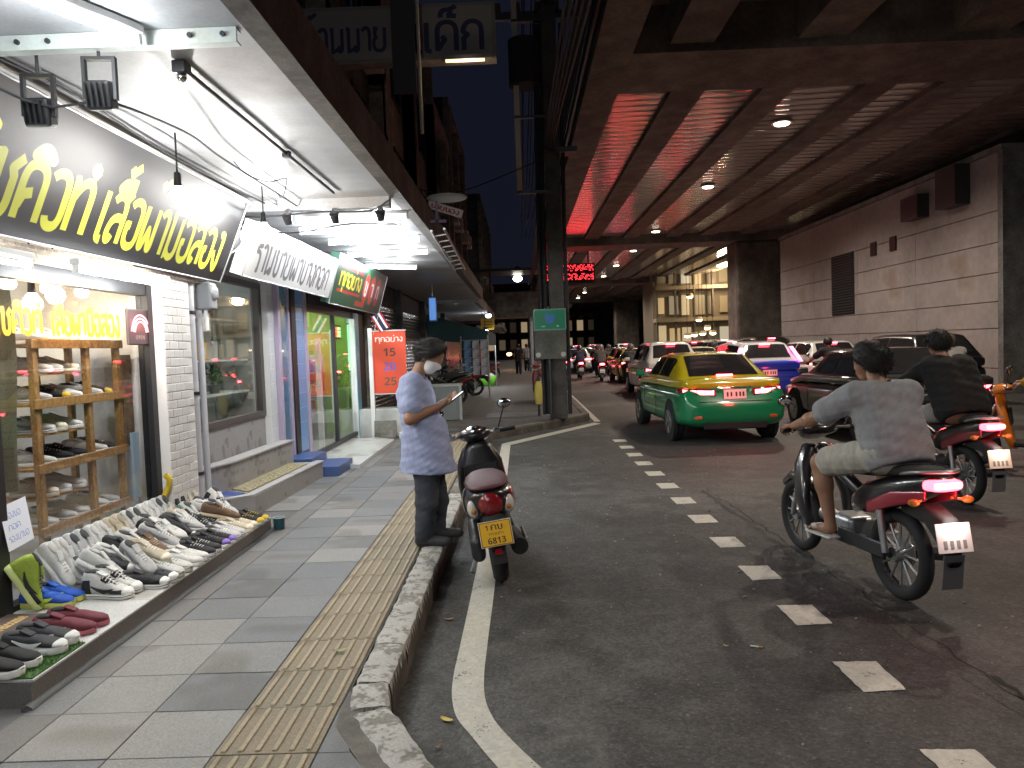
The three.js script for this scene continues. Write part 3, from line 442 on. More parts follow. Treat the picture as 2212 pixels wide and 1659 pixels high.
// ================================================================ FLYOVER
const bridgeCon = mat([0.215, 0.185, 0.17], { rough: 0.9, map: T.concrete, bump: B.concrete, bs: 0.012, size: 4 });
const girderCon = bridgeCon;
const panelMet = mat([0.42, 0.37, 0.33], { rough: 0.13, metal: 0.38 });
{
  const f = thing('flyover', 'long concrete flyover over the road with metal ceiling panels between girders', 'bridge');
  const bays = [[2.2, 3.42], [4.15, 5.4], [6.1, 7.6], [8.3, 9.3], [10.0, 11.4], [12.1, 13.6], [14.3, 15.8]], spans = [[-16.3, -39.2], [-41.4, -64.2], [-66.4, -89.2], [-91.4, -114.2]];
  part(f, 'deck', bx(1.5, 19, 7.6, 8.4, 6, -150), bridgeCon); part(f, 'parapet', bx(1.5, 1.75, 8.4, 9.4, 6, -150), bridgeCon);
  part(f, 'edge_girder', bx(1.5, 2.2, 6.7, 7.6, 6, -150), girderCon);
  for (let i = 0; i + 1 < bays.length; i++) part(f, 'girder', bx(bays[i][1], bays[i + 1][0], 6.86, 7.6, -16.3, -150), girderCon);
  // near the camera: deep bare girders without panels
  for (const [a, b] of [[2.9, 3.7], [5.2, 6.1], [8, 9], [11, 12], [14, 15]]) part(f, 'bare_girder', bx(a, b, 6.9, 7.6, 6, -14.1), bridgeCon);
  for (const [k, z] of [-16.3, -41.4, -66.4, -91.4, -116.4].entries()) { const c = part(f, 'crosshead', bx(k ? 1.9 : 1.8, 18.5, k ? 6.55 : 6.75, 7.6, z + 2.2, z + (k ? 0.002 : 0.0)), k ? girderCon : bridgeCon); }
  // ceiling panels: ribbed sheets, one per metre and bay in the span in view, coarser beyond
  for (const [si, [za, zb]] of spans.entries()) for (const [bi, [xa, xb]] of bays.entries()) {
    const step = si || bi > 4 ? 22.9 : 0.4165, n = Math.round((za - zb) / step), ribs = step > 1 ? 55 : 1, w = xb - xa, d = (za - zb) / n, p = [], h = 0.022;
    const prof = []; for (let k = 0; k < ribs; k++) { const a = k / ribs * d; const l = d / ribs; prof.push([a, 0.03], [a + l * 0.06, 0.03], [a + l * 0.065, 0.0]); for (let q = 0; q <= 10; q++) { const t = q / 10 * 2 - 1; prof.push([a + l * (0.53 + t * 0.46), -0.0125 * (l / 0.4165) * (1 - t * t)]); } } 
    const g = loft(prof.map(([z, y]) => [[-w / 2, y, -z], [w / 2, y, -z]]), { caps: false, closed: false });
    for (let k = 0; k < n; k++) { const o = part(f, 'ceiling_panel', g, panelMet); o.position.set((xa + xb) / 2, 7.0, za - k * d); }
  }
  for (const z of [-41.4, -66.4, -91.4, -116.4]) part(f, 'pier', bx(11.2, 14, RY - 0.02, 6.55, z + 2.0, z + 0.2, 0.15), girderCon);
  part(f, 'side_pipe', [rod(V(1.42, 6.9, 4), V(1.42, 6.9, -60), 0.06), rod(V(1.4, 7.2, 4), V(1.4, 7.2, -60), 0.035)], M.darkMetal);
  part(f, 'hanging_cable', hose([[2.6, 6.6, -9.0], [3.0, 6.3, -9.3], [3.4, 6.45, -9.6], [3.75, 6.9, -9.9]], 0.012), mat([0.3, 0.3, 0.29]));
  // lamps on the ceiling, with two more of the row over the part of the road before the crosshead
  const lm = glow([1, 0.86, 0.68], 14), zs = [-3, -11, -19.59, -27.2, -37.56, -45, -53, -61, -70, -79, -88];
  for (const [i, z] of zs.entries()) {
    const y = z > -14 ? 7.58 : 6.975, l = thing('ceiling_lamp', i < 2 ? 'round warm lamp under the bare girders of the flyover' : 'round warm ceiling lamp fixed to the flyover panels', 'lamp', [6.8, y, z], 0, 'lamps under the flyover');
    part(l, 'housing', cyl(0.24, 0.26, 0.06, 24, [0, -0.03, 0]), mat([0.4, 0.38, 0.35], { rough: 0.5 })); part(l, 'lamp_lens', cyl(0.19, 0.17, 0.03, 24, [0, -0.075, 0]), lm);
    { const s = new THREE.SpotLight(col([1, 0.87, 0.72]), i < 2 ? 150 : 180, 0, 1.36, 0.35); s.name = 'lamp_light'; s.position.set(0, -0.1, 0); s.target.position.set(0, -5, 0); s.castShadow = true; s.shadow.radius = 7; l.add(s, s.target); }
  }
}
// ================================================================ BUILDING UNDER THE FLYOVER, LIT BUILDINGS BEHIND
{
  const b = thing('utility_building', 'pale grooved wall of a utility building tucked under the flyover', 'building'), wm = mat([0.35, 0.31, 0.3], { rough: 0.85, map: T.plaster, bump: B.plaster, bs: 0.004, size: 4 });
  const X = 12.5, zn = -20.0, zf = -36.5; part(b, 'core', bx(X + 0.05, 18, RY, 6.05, zn + 0.0, zf), mat([0.16, 0.15, 0.15], { rough: 0.9 }));
  const ys = [RY, 0.5, 1.55, 2.25, 3.0, 3.78, 4.6, 6.1];          // wall panels between the grooves
  for (let k = 0; k + 1 < ys.length; k++) for (let j = 0; j < 4; j++) { const z0 = zn - j * 4.12, z1 = zn - (j + 1) * 4.12; part(b, 'wall_panel', bx(X - 0.03, X + 0.045, ys[k] + 0.012, ys[k + 1] - 0.012, z0 - 0.008, z1 + 0.008), wm); }
  const fm = mat([0.26, 0.26, 0.265], { rough: 0.85, map: T.concrete });
  part(b, 'end_wall', bx(X - 0.03, 18, RY, 6.1, zn + 0.2, zn + 0.005), fm); part(b, 'parapet', bx(X - 0.1, 18, 6.1, 6.25, zn + 0.25, zf), fm);
  const v = part(b, 'louvre_vent', bx(X - 0.06, X - 0.028, 2.3, 4.62, -28.5, -30.5), M.matte);
  for (let k = 0; k < 22; k++) part(v, 'slat', box(0.05, 0.012, 1.94, [X - 0.08, 2.37 + k * 0.103, -29.5], [0, 0, 0.6]), M.darkMetal);
  for (const z of [-26.9, -25.5]) part(b, 'small_window', bx(X - 0.08, X - 0.028, 4.25, 4.72, z + 0.2, z - 0.2), M.black);
  part(b, 'duct_box', bx(X - 0.4, X - 0.028, 5.0, 5.7, -23.3, -24.3), M.darkMetal); part(b, 'duct_box', bx(X - 0.45, X - 0.028, 5.0, 6.1, -21.2, -22.2), M.darkMetal);
  part(b, 'door', bx(X + 1.3, X + 3.4, RY, 4.4, zn + 0.25, zn + 0.205), M.matte);
}
{ // the lit building beyond the piers: many panes behind a frame
  const b = thing('lit_mall', 'warmly lit glass fronted building glimpsed between the flyover piers', 'building', [0, 0, 0]), r = rng(77), z = -62;
  part(b, 'wall', bx(11, 34, RY, 10.5, z - 1, z - 6), mat([0.2, 0.17, 0.13], { rough: 0.9 })); part(b, 'floor_band', [0, 1, 2].map((k) => bx(11, 34, 3.1 + k * 2.6, 3.4 + k * 2.6, z + 0.4, z - 1)), mat([0.3, 0.25, 0.18]));
  const tone = [[1, 0.75, 0.4], [1, 0.86, 0.6], [0.9, 0.6, 0.28]].flatMap((c) => [0.05, 0.16, 0.5, 1.6].map((k) => glow(c, k, [0.2, 0.17, 0.12])));
  for (let i = 0; i < 22; i++) for (let j = 0; j < 4; j++) { const x = 11.3 + i * 1.03, y = 0.9 + j * 2.6; part(b, 'window_pane', bx(x, x + 0.85 - r() * 0.3, y + r() * 0.4, y + 1.6 + r() * 0.5, z - 0.7 - r() * 0.2, z - 0.98), tone[Math.floor(r() * 3) * 4 + [0, 1, 1, 2, 2, 3][Math.floor(r() * 6)]]); }
  for (let i = 0; i < 16; i++) part(b, 'column', bx(11.05 + i * 1.5, 11.2 + i * 1.5, RY, 10.5, z + 0.3, z), girderCon);
  const lm = glow([1, 0.82, 0.55], 9);
  for (const [px, py] of [[1485, 725], [1500, 723], [1518, 720], [1540, 719], [1528, 708], [1510, 690], [1712, 690], [1730, 688], [1758, 618], [1765, 578], [1490, 640], [1525, 575], [1550, 570]]) { const q = at(px, py, 60.5), l = thing('pendant_lamp', 'small bright pendant lamp in front of the lit mall', 'lamp', q.toArray(), 0, 'pendant lamps at the lit mall'); part(l, 'lamp_shade', cyl(0.22, 0.32, 0.22, 14, [0, 0.1, 0]), mat([0.5, 0.4, 0.25])); part(l, 'lamp_bulb', ball(0.24, [0, -0.05, 0], [1, 0.5, 1]), lm); part(l, 'cord', cyl(0.02, 0.02, Math.max(0.2, 10.5 - q.y - 0.2), 6, [0, (10.5 - q.y + 0.2) / 2, 0]), M.matte); part(l, 'ceiling_hook', bx(-0.04, 0.04, 10.5 - q.y - 0.05, 10.5 - q.y, 0, -1), M.matte); }
  point(b, [16, 6, -60], [1, 0.75, 0.45], 60, 20);
}
{ // the street closes far away with a dim block
  const b = thing('far_block', 'dim brown building closing the street far under the flyover', 'building'), r = rng(19); part(b, 'wall', bx(-14, 40, RY, 14, -150, -160), mat([0.2, 0.16, 0.13], { rough: 0.9, map: T.concrete }));
  const tone = [0.02, 0.08, 0.3].map((k) => glow([1, 0.75, 0.45], k, [0.1, 0.09, 0.08])); for (let i = 0; i < 24; i++) for (let j = 0; j < 3; j++) part(b, 'window_pane', bx(-13 + i * 2.2, -11.8 + i * 2.2, 1 + j * 3.4, 3 + j * 3.4, -149.9, -150), tone[Math.floor(r() * 3)]);
}
{ // footbridge and its silver column, far along the pavement
  const f = thing('footbridge', 'dim pedestrian footbridge crossing above the far pavement', 'bridge'), gm = mat([0.3, 0.3, 0.28], { rough: 0.8, map: T.concrete });
  part(f, 'deck', bx(-9, 1.1, 3.25, 3.6, -44, -46.5), gm); part(f, 'side_panel', bx(-9, 1.1, 3.6, 4.7, -43.9, -44), gm); part(f, 'side_panel', bx(-9, 1.1, 3.6, 4.7, -46.5, -46.6), gm);
  part(f, 'roof', bx(-9, 1.2, 5.9, 6.05, -43.8, -46.7), M.darkMetal);
  for (let k = 0; k < 5; k++) part(f, 'post', bx(-8.9 + k * 2.4, -8.8 + k * 2.4, 4.7, 5.9, -43.95, -44.05), M.darkMetal);
  part(f, 'column', cyl(0.13, 0.13, 3.26, 18, [0.62, 1.62, -44.6]), mat([0.5, 0.53, 0.57], { rough: 0.35, metal: 0.6 }));
}
// ================================================================ SIGNS
function leanSign(name, label, z0, z1, [xb, yb], [xt, yt], print, edge, category = 'sign', box2 = 0.12) {          // a box sign leaning out at its top
  const s = thing(name, label, category), n = V(yt - yb, -(xt - xb), 0).normalize().multiplyScalar(-box2);          // backwards
  const b0 = V(xb, yb, z0), b1 = V(xb, yb, z1), t1 = V(xt, yt, z1), t0 = V(xt, yt, z0), back = (q) => q.clone().add(n);
  part(s, 'sign_face', quad(b0, b1, t1, t0), print);
  part(s, 'sign_box', [quad(back(b1), back(b0), back(t0), back(t1)), quad(back(b0), back(b1), b1, b0), quad(t0, t1, back(t1), back(t0)), quad(b1, back(b1), back(t1), t1), quad(back(b0), b0, t0, back(t0))], edge);
  part(s, 'trim', [rod(b0, b1, 0.008), rod(t0, t1, 0.008), rod(b1, t1, 0.01), rod(b0, t0, 0.01)], M.steel);
  return s;
}
const print = (t, more = {}) => mat([1, 1, 1], { map: t, rough: 0.4, ...more });
{
  const t = canvasTex(2048, 265, (x, w, h) => {
    x.fillStyle = '#101113'; x.fillRect(0, 0, w, h); x.strokeStyle = '#c3c63a'; x.fillStyle = '#c3c63a';
    thaiFit(x, 'โชคิวท์', 905, h * 0.45, 375, h * 0.41, 0.2); thaiFit(x, 'เสื้อผ้ามือสอง', 1313, h * 0.45, 668, h * 0.41, 0.19);
  });
  const s = leanSign('shop_sign', 'long black shop sign with yellow Thai lettering leaning out over the shoe shop', -1, -7, [-2.75, 2.195], [-2.45, 2.91], print(t, { rough: 0.5 }), mat([0.3, 0.3, 0.31], { rough: 0.5 }));
  part(s, 'bracket', [rod(V(-2.5, 2.9, -3), V(-2.5, 3.0, -3), 0.015), rod(V(-2.5, 2.9, -6), V(-2.5, 3.0, -6), 0.015), rod(V(-2.8, 2.3, -6.4), V(-2.95, 2.3, -6.4), 0.015)], M.steel);
  part(s, 'conduit', rod(V(-2.46, 2.925, -1), V(-2.46, 2.925, -7.1), 0.018), mat([0.6, 0.6, 0.58]));
}
{
  const t = canvasTex(1024, 150, (x, w, h) => { x.fillStyle = '#b7b8b5'; x.fillRect(0, 0, w, h); x.strokeStyle = '#55565a'; x.fillStyle = '#55565a'; thaiFit(x, 'ร้านขายผ้าบางกอก', 60, h * 0.34, 880, h * 0.5, 0.17); });
  leanSign('shop_sign', 'white shop sign with grey Thai lettering above the display window', -7.15, -10.35, [-2.6, 2.265], [-2.42, 2.76], print(t), mat([0.55, 0.55, 0.55]));
}
{
  const t = canvasTex(1024, 190, (x, w, h) => {
    x.fillStyle = '#0d4a33'; x.fillRect(0, 0, w, h); x.fillStyle = '#b02d2a'; x.fillRect(70, 34, 420, 12); x.fillRect(70, 126, 420, 12); x.strokeStyle = '#e8d437'; thaiFit(x, 'ทุกอย่าง', 80, 62, 400, 52, 0.2);
    'บาท'.split('').forEach((c, i) => { x.fillStyle = '#b5332c'; x.beginPath(); x.ellipse(590 + i * 135, 92, 60, 66, 0, 0, 7); x.fill(); x.strokeStyle = '#efe9e2'; thaiFit(x, c, 560 + i * 135, 64, 62, 58, 0.2); });
    x.fillStyle = '#a5442f'; x.fillRect(430, 154, 190, 22);
  });
  leanSign('shop_sign', 'dark green shop sign with yellow lettering and three red discs', -10.45, -14.1, [-2.62, 2.2], [-2.42, 2.88], print(t), mat([0.04, 0.12, 0.08]));
}
{ // projecting sign high over the pavement
  const t = canvasTex(1024, 288, (x, w, h) => { x.fillStyle = '#6a6764'; x.fillRect(0, 0, w, h); x.fillStyle = '#787370'; x.fillRect(16, 14, w - 32, h - 28); x.strokeStyle = '#1d2544'; thaiFit(x, 'ร้านนาย', 20, 110, 430, 120, 0.17); thaiFit(x, 'แด็ก', 590, 96, 380, 150, 0.16); });
  const s = thing('projecting_sign', 'dim white projecting sign with dark blue Thai lettering above the canopy', 'sign', [-1.295, 4.87, -9]);
  part(s, 'sign_box', bx(-1.13, 1.13, 0, 0.65, -0.2, -0.005), mat([0.32, 0.29, 0.26], { rough: 0.7, map: T.concrete })); part(s, 'sign_face', quad([-1.12, 0.01, 0.001], [1.12, 0.01, 0.001], [1.12, 0.64, 0.001], [-1.12, 0.64, 0.001]), print(t, { rough: 0.7 }));
  part(s, 'bracket', [rod(V(-1.34, 0.75, -0.1), V(-0.9, 0.6, -0.1), 0.02), rod(V(-1.34, 0.1, -0.1), V(-1.0, 0.1, -0.1), 0.02)], M.darkMetal);
  const l = thing('added_sign_glow', 'small warm glow strip added for a tube reflection under the projecting sign', 'lamp', [-0.55, 4.83, -8.9]); part(l, 'housing', bx(-0.25, 0.25, 0, 0.045, -0.05, 0.03), M.darkMetal); part(l, 'lamp_strip', bx(-0.2, 0.25, -0.02, -0.001, -0.03, 0.02), glow([1, 0.7, 0.4], 1.6)); point(l, [0.05, -0.1, 0.06], [1, 0.75, 0.5], 0.35);  // glow strip and light added in place of a tube reflected on the sign
  const d = thing('hanging_banner', 'narrow dark vertical banner hanging in front of the projecting sign', 'banner', [-1.2, 4.75, -8.7]); part(d, 'cloth', bx(-0.13, 0.13, -0.35, 1.6, -0.02, 0.02), mat([0.05, 0.05, 0.055], { rough: 0.9 })); part(d, 'pole', [rod(V(0.17, -0.8, 0), V(0.17, 1.8, 0), 0.02), rod(V(-0.2, 1.6, 0), V(0.2, 1.6, 0), 0.015), rod(V(-1.42, 1.55, 0), V(-0.1, 1.6, 0), 0.018)], mat([0.4, 0.36, 0.3], { rough: 0.6 }));
}
{ // red LED board under the flyover, behind the utility pole, facing up the road
  const r = rng(15), a0 = at(1176, 612, 43), a1 = at(1282, 570, 43), w = a1.x - a0.x, h = a1.y - a0.y, s = thing('led_sign', 'large red LED message board hung under the flyover beyond the utility pole', 'sign', [a0.x, a0.y, -43]);
  part(s, 'sign_box', bx(-0.06, w + 0.06, -0.06, h + 0.06, -0.3, -0.01), M.matte); part(s, 'hanger', [rod(V(w * 0.45, h, -0.15), V(w * 0.45, 7.6 - a0.y, -0.15), 0.05), rod(V(w * 0.9, h, -0.15), V(w * 0.9, 7.6 - a0.y, -0.15), 0.05)], M.darkMetal);
  const dots = [], nx = 40, ny = 16; for (let i = 0; i < nx; i++) for (let k = 0; k < ny; k++) if ((k % 8 > 1) && r() < 0.55) dots.push(box(w / nx * 0.7, h / ny * 0.7, 0.01, [(i + 0.5) * w / nx, (k + 0.5) * h / ny, 0]));
  part(s, 'led_array', dots, glow([1, 0.03, 0.05], 3)); const a = new THREE.RectAreaLight(new THREE.Color().setRGB(1, 0.03, 0.05), 3.5, w, h); a.name = 'led_light'; a.position.set(w / 2, h / 2, 0.03); a.rotation.set(0, Math.PI, 0); s.add(a);
}
// ================================================================ LAMPS AND WIRES UNDER THE CANOPY
const coldTube = glow([0.93, 0.97, 1], 9), bulbGlow = glow([1, 0.97, 0.92], 16), warmGlow = glow([1, 0.8, 0.5], 12);
function tubeLamp(label, c, len, dir, I, n = 3, group) {          // batten with a bare tube; dir: 'x' or 'z'
  const l = thing('tube_lamp', label, 'lamp', c, dir === 'x' ? 0 : dir === 'z' ? Math.PI / 2 : dir, group);
  part(l, 'batten', rbox(len, 0.04, 0.06, [0, 0.02, 0], undefined, 0.01), M.white);
  part(l, 'lamp_tube', cyl(0.014, 0.014, len - 0.06, 12, [0, -0.03, 0], [0, 0, Math.PI / 2]), coldTube);
  part(l, 'end_cap', [rbox(0.03, 0.05, 0.035, [len / 2 - 0.015, -0.025, 0]), rbox(0.03, 0.05, 0.035, [-len / 2 + 0.015, -0.025, 0])], M.white);
  for (let k = 0; k < n; k++) point(l, [((k + 0.5) / n - 0.5) * len, -0.075, 0], [0.93, 0.97, 1], I / n, 2);
  return l;
}
function bulbLamp(label, p, drop, I, c = [1, 0.97, 0.93], g = bulbGlow, r = 0.055, group) {
  const l = thing('hanging_bulb', label, 'lamp', p, 0, group);
  part(l, 'cord', cyl(0.006, 0.006, drop, 6, [0, drop / 2 + 0.1, 0]), M.wire); part(l, 'socket', cyl(0.02, 0.026, 0.09, 14, [0, 0.08, 0]), M.black);
  part(l, 'lamp_bulb', put(new THREE.LatheGeometry([[0.001, -r * 1.15], [r * 0.6, -r], [r, -r * 0.35], [r * 0.95, r * 0.25], [r * 0.5, r * 0.95], [0.02, r * 1.2]].map(([a, b]) => new THREE.Vector2(a, b)), 18), [0, -0.02, 0]), g);
  point(l, [0, -0.02, 0], c, I, 2); return l;
}
tubeLamp('bare fluorescent tube on the shiny canopy soffit near the steel channel', [-1.85, 2.955, -3.05], 0.9, Math.PI / 2 - 0.45, 1.9);
tubeLamp('bare fluorescent tube on the canopy soffit before the shoe shop entrance', [-1.9, 2.955, -0.7], 1.2, 'x', 5);
tubeLamp('bare fluorescent tube on the canopy soffit at the neighbouring frontage', [-1.9, 2.955, 1.6], 1.2, 'x', 6);
bulbLamp('bare white bulb hanging before the yellow lettering of the black sign', at(385, 415, 4.95).toArray(), 0.28, 4.4);
bulbLamp('bare white bulb hanging at the far end of the black sign', at(570, 490, 6.75).toArray(), 0.3, 5.6);
tubeLamp('fluorescent tube under the black sign beside the white brick column', [-2.66, 2.09, -5.15], 1.2, 'z', 3);
tubeLamp('fluorescent tube under the black sign above the entrance', [-2.66, 2.07, -3.55], 1.2, 'z', 2.6);
for (const [k, z, x] of [[0, -8.15, -1.75], [1, -8.95, -1.95], [2, -9.9, -1.85], [3, -11.2, -1.9]]) tubeLamp(['first', 'second', 'third', 'fourth'][k] + ' fluorescent tube across the soffit counting from the end beam', [x, 2.955, z], 1.2, 'x', 5.4, 2, 'tubes across the second soffit');
tubeLamp('slanting fluorescent tube at the end of the green sign', at(845, 575, 12.6).toArray(), 0.9, 0.5, 2.6, 2);
for (const [i, [px, py, d]] of [[75, 648, 4.9], [155, 628, 5.15]].entries()) bulbLamp(i ? 'warm bulb behind the yellow window lettering nearer the brick column' : 'warm bulb behind the yellow window lettering nearer the entrance', at(px, py, d).setX(-3.15).toArray(), 0.5, 2, [1, 0.78, 0.5], warmGlow, 0.06);
tubeLamp('ceiling tube inside the shoe shop', [-4.2, 2.7, -4.0], 1.2, 'x', 5, 2);
tubeLamp('ceiling tube inside the green shop', [-4.2, 2.55, -11.8], 1.2, 'z', 17, 2);
tubeLamp('ceiling tube inside the display shop', [-4.3, 2.7, -7.8], 0.9, 'x', 2.6, 1);
{ // floodlights on yokes, steel channel, wires
  const flood = (p, label) => {
    const f = thing('floodlight', label, 'floodlight', p, 0.1, 'unlit floodlights under the canopy');
    part(f, 'yoke', [bx(-0.075, -0.06, -0.03, 0.15, -0.015, 0.015), bx(0.06, 0.075, -0.03, 0.15, -0.015, 0.015), bx(-0.075, 0.075, 0.15, 0.165, -0.015, 0.015)], M.black);
    part(f, 'lamp_body', rbox(0.118, 0.13, 0.09, [0, -0.01, 0], [0.25, 0, 0], 0.015), M.black); part(f, 'fin', [-0.04, -0.015, 0.01, 0.035].map((x) => box(0.006, 0.1, 0.03, [x, -0.02, 0.055], [0.25, 0, 0])), M.black);
    part(f, 'stem', rod(V(0, 0.165, 0), V(0, CY0 - p[1], 0), 0.008), M.black); return f;
  };
  flood([-1.9, 2.74, -3.55], 'black floodlight on a yoke hanging from the canopy wire'); flood([-2.22, 2.69, -3.6], 'black floodlight on a yoke close to the black sign top'); 
  const ch = solo('steel_channel', [bx(-3.0, -1.24, 2.93, 2.998, -3.5, -3.512), bx(-3.0, -1.24, 2.93, 2.938, -3.51, -3.56), bx(-3.0, -1.24, 2.99, 2.998, -3.51, -3.56)], mat([0.62, 0.68, 0.64], { rough: 0.5, map: T.plaster }), 'pale green steel channel bolted across the canopy soffit', 'channel');
  for (const x of [-1.3, -1.45, -2.1, -2.24]) part(ch, 'bolt', cyl(0.012, 0.012, 0.012, 10, [x, 2.965, -3.494], [Math.PI / 2, 0, 0]), M.darkMetal);
  const w = (pts, r, label, m = M.wire) => solo('cable', hose(pts, r, 40), m, label, 'cable');
  w([[-2.5, 2.86, -3.0], [-2.2, 2.7, -3.55], [-1.9, 2.72, -3.6], [-1.95, 2.85, -4.6], [-2.05, 2.9, -5.4], [-2.1, 2.93, -7.35]], 0.007, 'black cable sagging from floodlight to floodlight below the soffit');
  w([[-2.46, 2.95, -3.2], [-2.4, 2.97, -4.2], [-2.42, 2.94, -5.4], [-2.4, 2.96, -7.3]], 0.009, 'black cable along the top edge of the black sign');
  w([[-2.38, 2.99, -3.9], [-2.3, 2.985, -5.0], [-2.34, 2.975, -6.1], [-2.3, 2.95, -7.4]], 0.006, 'thin grey cable on the soffit behind the black sign', M.wireGrey);
  const p2 = thing('conduit', 'straight dark conduit with a small junction box on the soffit', 'conduit'); part(p2, 'pipe', rod(V(-1.66, 2.97, -3.9), V(-1.66, 2.97, -7.0), 0.012), M.black); part(p2, 'junction_box', rbox(0.07, 0.06, 0.08, [-1.66, 2.965, -3.88], undefined, 0.008), M.darkMetal); part(p2, 'camera_dome', ball(0.025, [-1.66, 2.92, -3.88]), M.chrome); part(p2, 'clip', rbox(0.06, 0.05, 0.05, [-1.66, 2.965, -5.6]), M.darkMetal);
  w([[-2.9, 2.86, -7.3], [-2.4, 2.84, -7.34], [-1.9, 2.87, -7.36], [-1.4, 2.86, -7.34], [-1.2, 2.95, -7.3]], 0.009, 'thick black cable strung across the end beam');
  w([[-2.9, 2.8, -7.6], [-2.3, 2.75, -7.8], [-1.7, 2.82, -7.8], [-1.2, 2.78, -7.7]], 0.006, 'thin black cable sagging before the bright soffit');
  w([[-2.05, 2.93, -5.6], [-2.0, 2.86, -5.7], [-1.9, 2.84, -5.9], [-1.85, 2.93, -6.2], [-1.95, 2.82, -6.4], [-2.1, 2.94, -6.7]], 0.004, 'curled loose wire end hanging from the soffit cable');
  w([[-2.75, 2.8, -6.9], [-2.7, 2.7, -7.15], [-2.72, 2.5, -7.05], [-2.8, 2.35, -6.8], [-2.82, 2.2, -6.7]], 0.012, 'tangle of cable dropping beside the end of the black sign');
  w([[-2.7, 2.85, -7.0], [-2.55, 2.6, -7.1], [-2.66, 2.45, -7.0], [-2.8, 2.5, -6.85], [-2.78, 2.1, -6.75]], 0.008, 'grey cable loop beside the end of the black sign', M.wireGrey);
  const m2 = thing('meter_box', 'small grey electricity meter and fittings on the post beside the black sign', 'meter', [-2.78, 2.05, -6.75]); part(m2, 'case', rbox(0.14, 0.24, 0.16, [0, 0, 0], undefined, 0.02), mat([0.16, 0.17, 0.18], { rough: 0.4 })); part(m2, 'glass_dome', ball(0.07, [0.07, 0.03, 0], [0.5, 1, 1]), mat([0.25, 0.26, 0.28], { rough: 0.1 })); part(m2, 'conduit_stub', rod(V(0, -0.3, 0.02), V(0, -0.1, 0.02), 0.02), mat([0.6, 0.6, 0.6]));
  for (const [x, z, l] of [[-2.2, -7.42, 'black spotlight clipped to the end beam near the bare bulb'], [-1.75, -7.44, 'black spotlight clipped to the middle of the end beam'], [-1.3, -7.4, 'black spotlight clipped to the end beam beside the fascia']]) { const s = thing('spotlight', l, 'spotlight', [x, 2.86, z + 0.06]); part(s, 'lamp_body', cyl(0.05, 0.035, 0.09, 14, [0, -0.05, 0], [0.6, 0, 0]), M.black); part(s, 'clamp', bx(-0.02, 0.02, -0.02, 0.04, -0.02, 0.02), M.darkMetal); }
  const d = thing('satellite_dish', 'pale dish on a purple bracket at the canopy fascia', 'dish', [-0.98, 3.2, -9.6]); part(d, 'dish', ball(0.26, [0.12, 0.2, 0], [1, 0.2, 0.7]), mat([0.5, 0.53, 0.52], { rough: 0.6 })); part(d, 'bracket', [bx(-0.03, 0.0, -0.1, 0.2, -0.02, 0.02), bx(-0.1, 0.1, -0.1, -0.07, -0.02, 0.02)], mat([0.32, 0.3, 0.5], { rough: 0.5 }));
  const b2 = canvasTex(256, 48, (x, ww, h) => { x.fillStyle = '#d8d4cf'; x.fillRect(0, 0, ww, h); x.strokeStyle = '#b3363a'; x.fillStyle = '#b3363a'; thaiFit(x, 'ขายของ', 16, 12, 220, 26, 0.22); });
  const bs = thing('small_sign', 'small red and white tilted sign on a bracket at the fascia', 'sign', at(962, 452, 10.6).toArray(), 0); bs.rotation.z = -0.33; part(bs, 'sign_face', quad([-0.24, -0.05, 0.012], [0.24, -0.05, 0.012], [0.24, 0.05, 0.012], [-0.24, 0.05, 0.012]), print(b2)); part(bs, 'sign_board', bx(-0.245, 0.245, -0.055, 0.055, -0.01, 0.01), M.white); part(bs, 'arm', rod(V(-0.24, 0, 0), V(-0.12, -0.3, 0), 0.012), M.steel);
  const ld = thing('fascia_ladder', 'narrow steel ladder bracket hanging along the fascia edge', 'ladder', [-1.04, 2.95, -10.2]); part(ld, 'rail', [rod(V(0, 0, 0.9), V(0, -0.15, -2.4), 0.015), rod(V(0.16, 0.02, 0.9), V(0.16, -0.13, -2.4), 0.015)], M.steel); for (let k = 0; k < 8; k++) part(ld, 'rung', rod(V(0, -0.02 - k * 0.018, 0.6 - k * 0.4), V(0.16, -k * 0.018, 0.6 - k * 0.4), 0.012), M.steel);
}
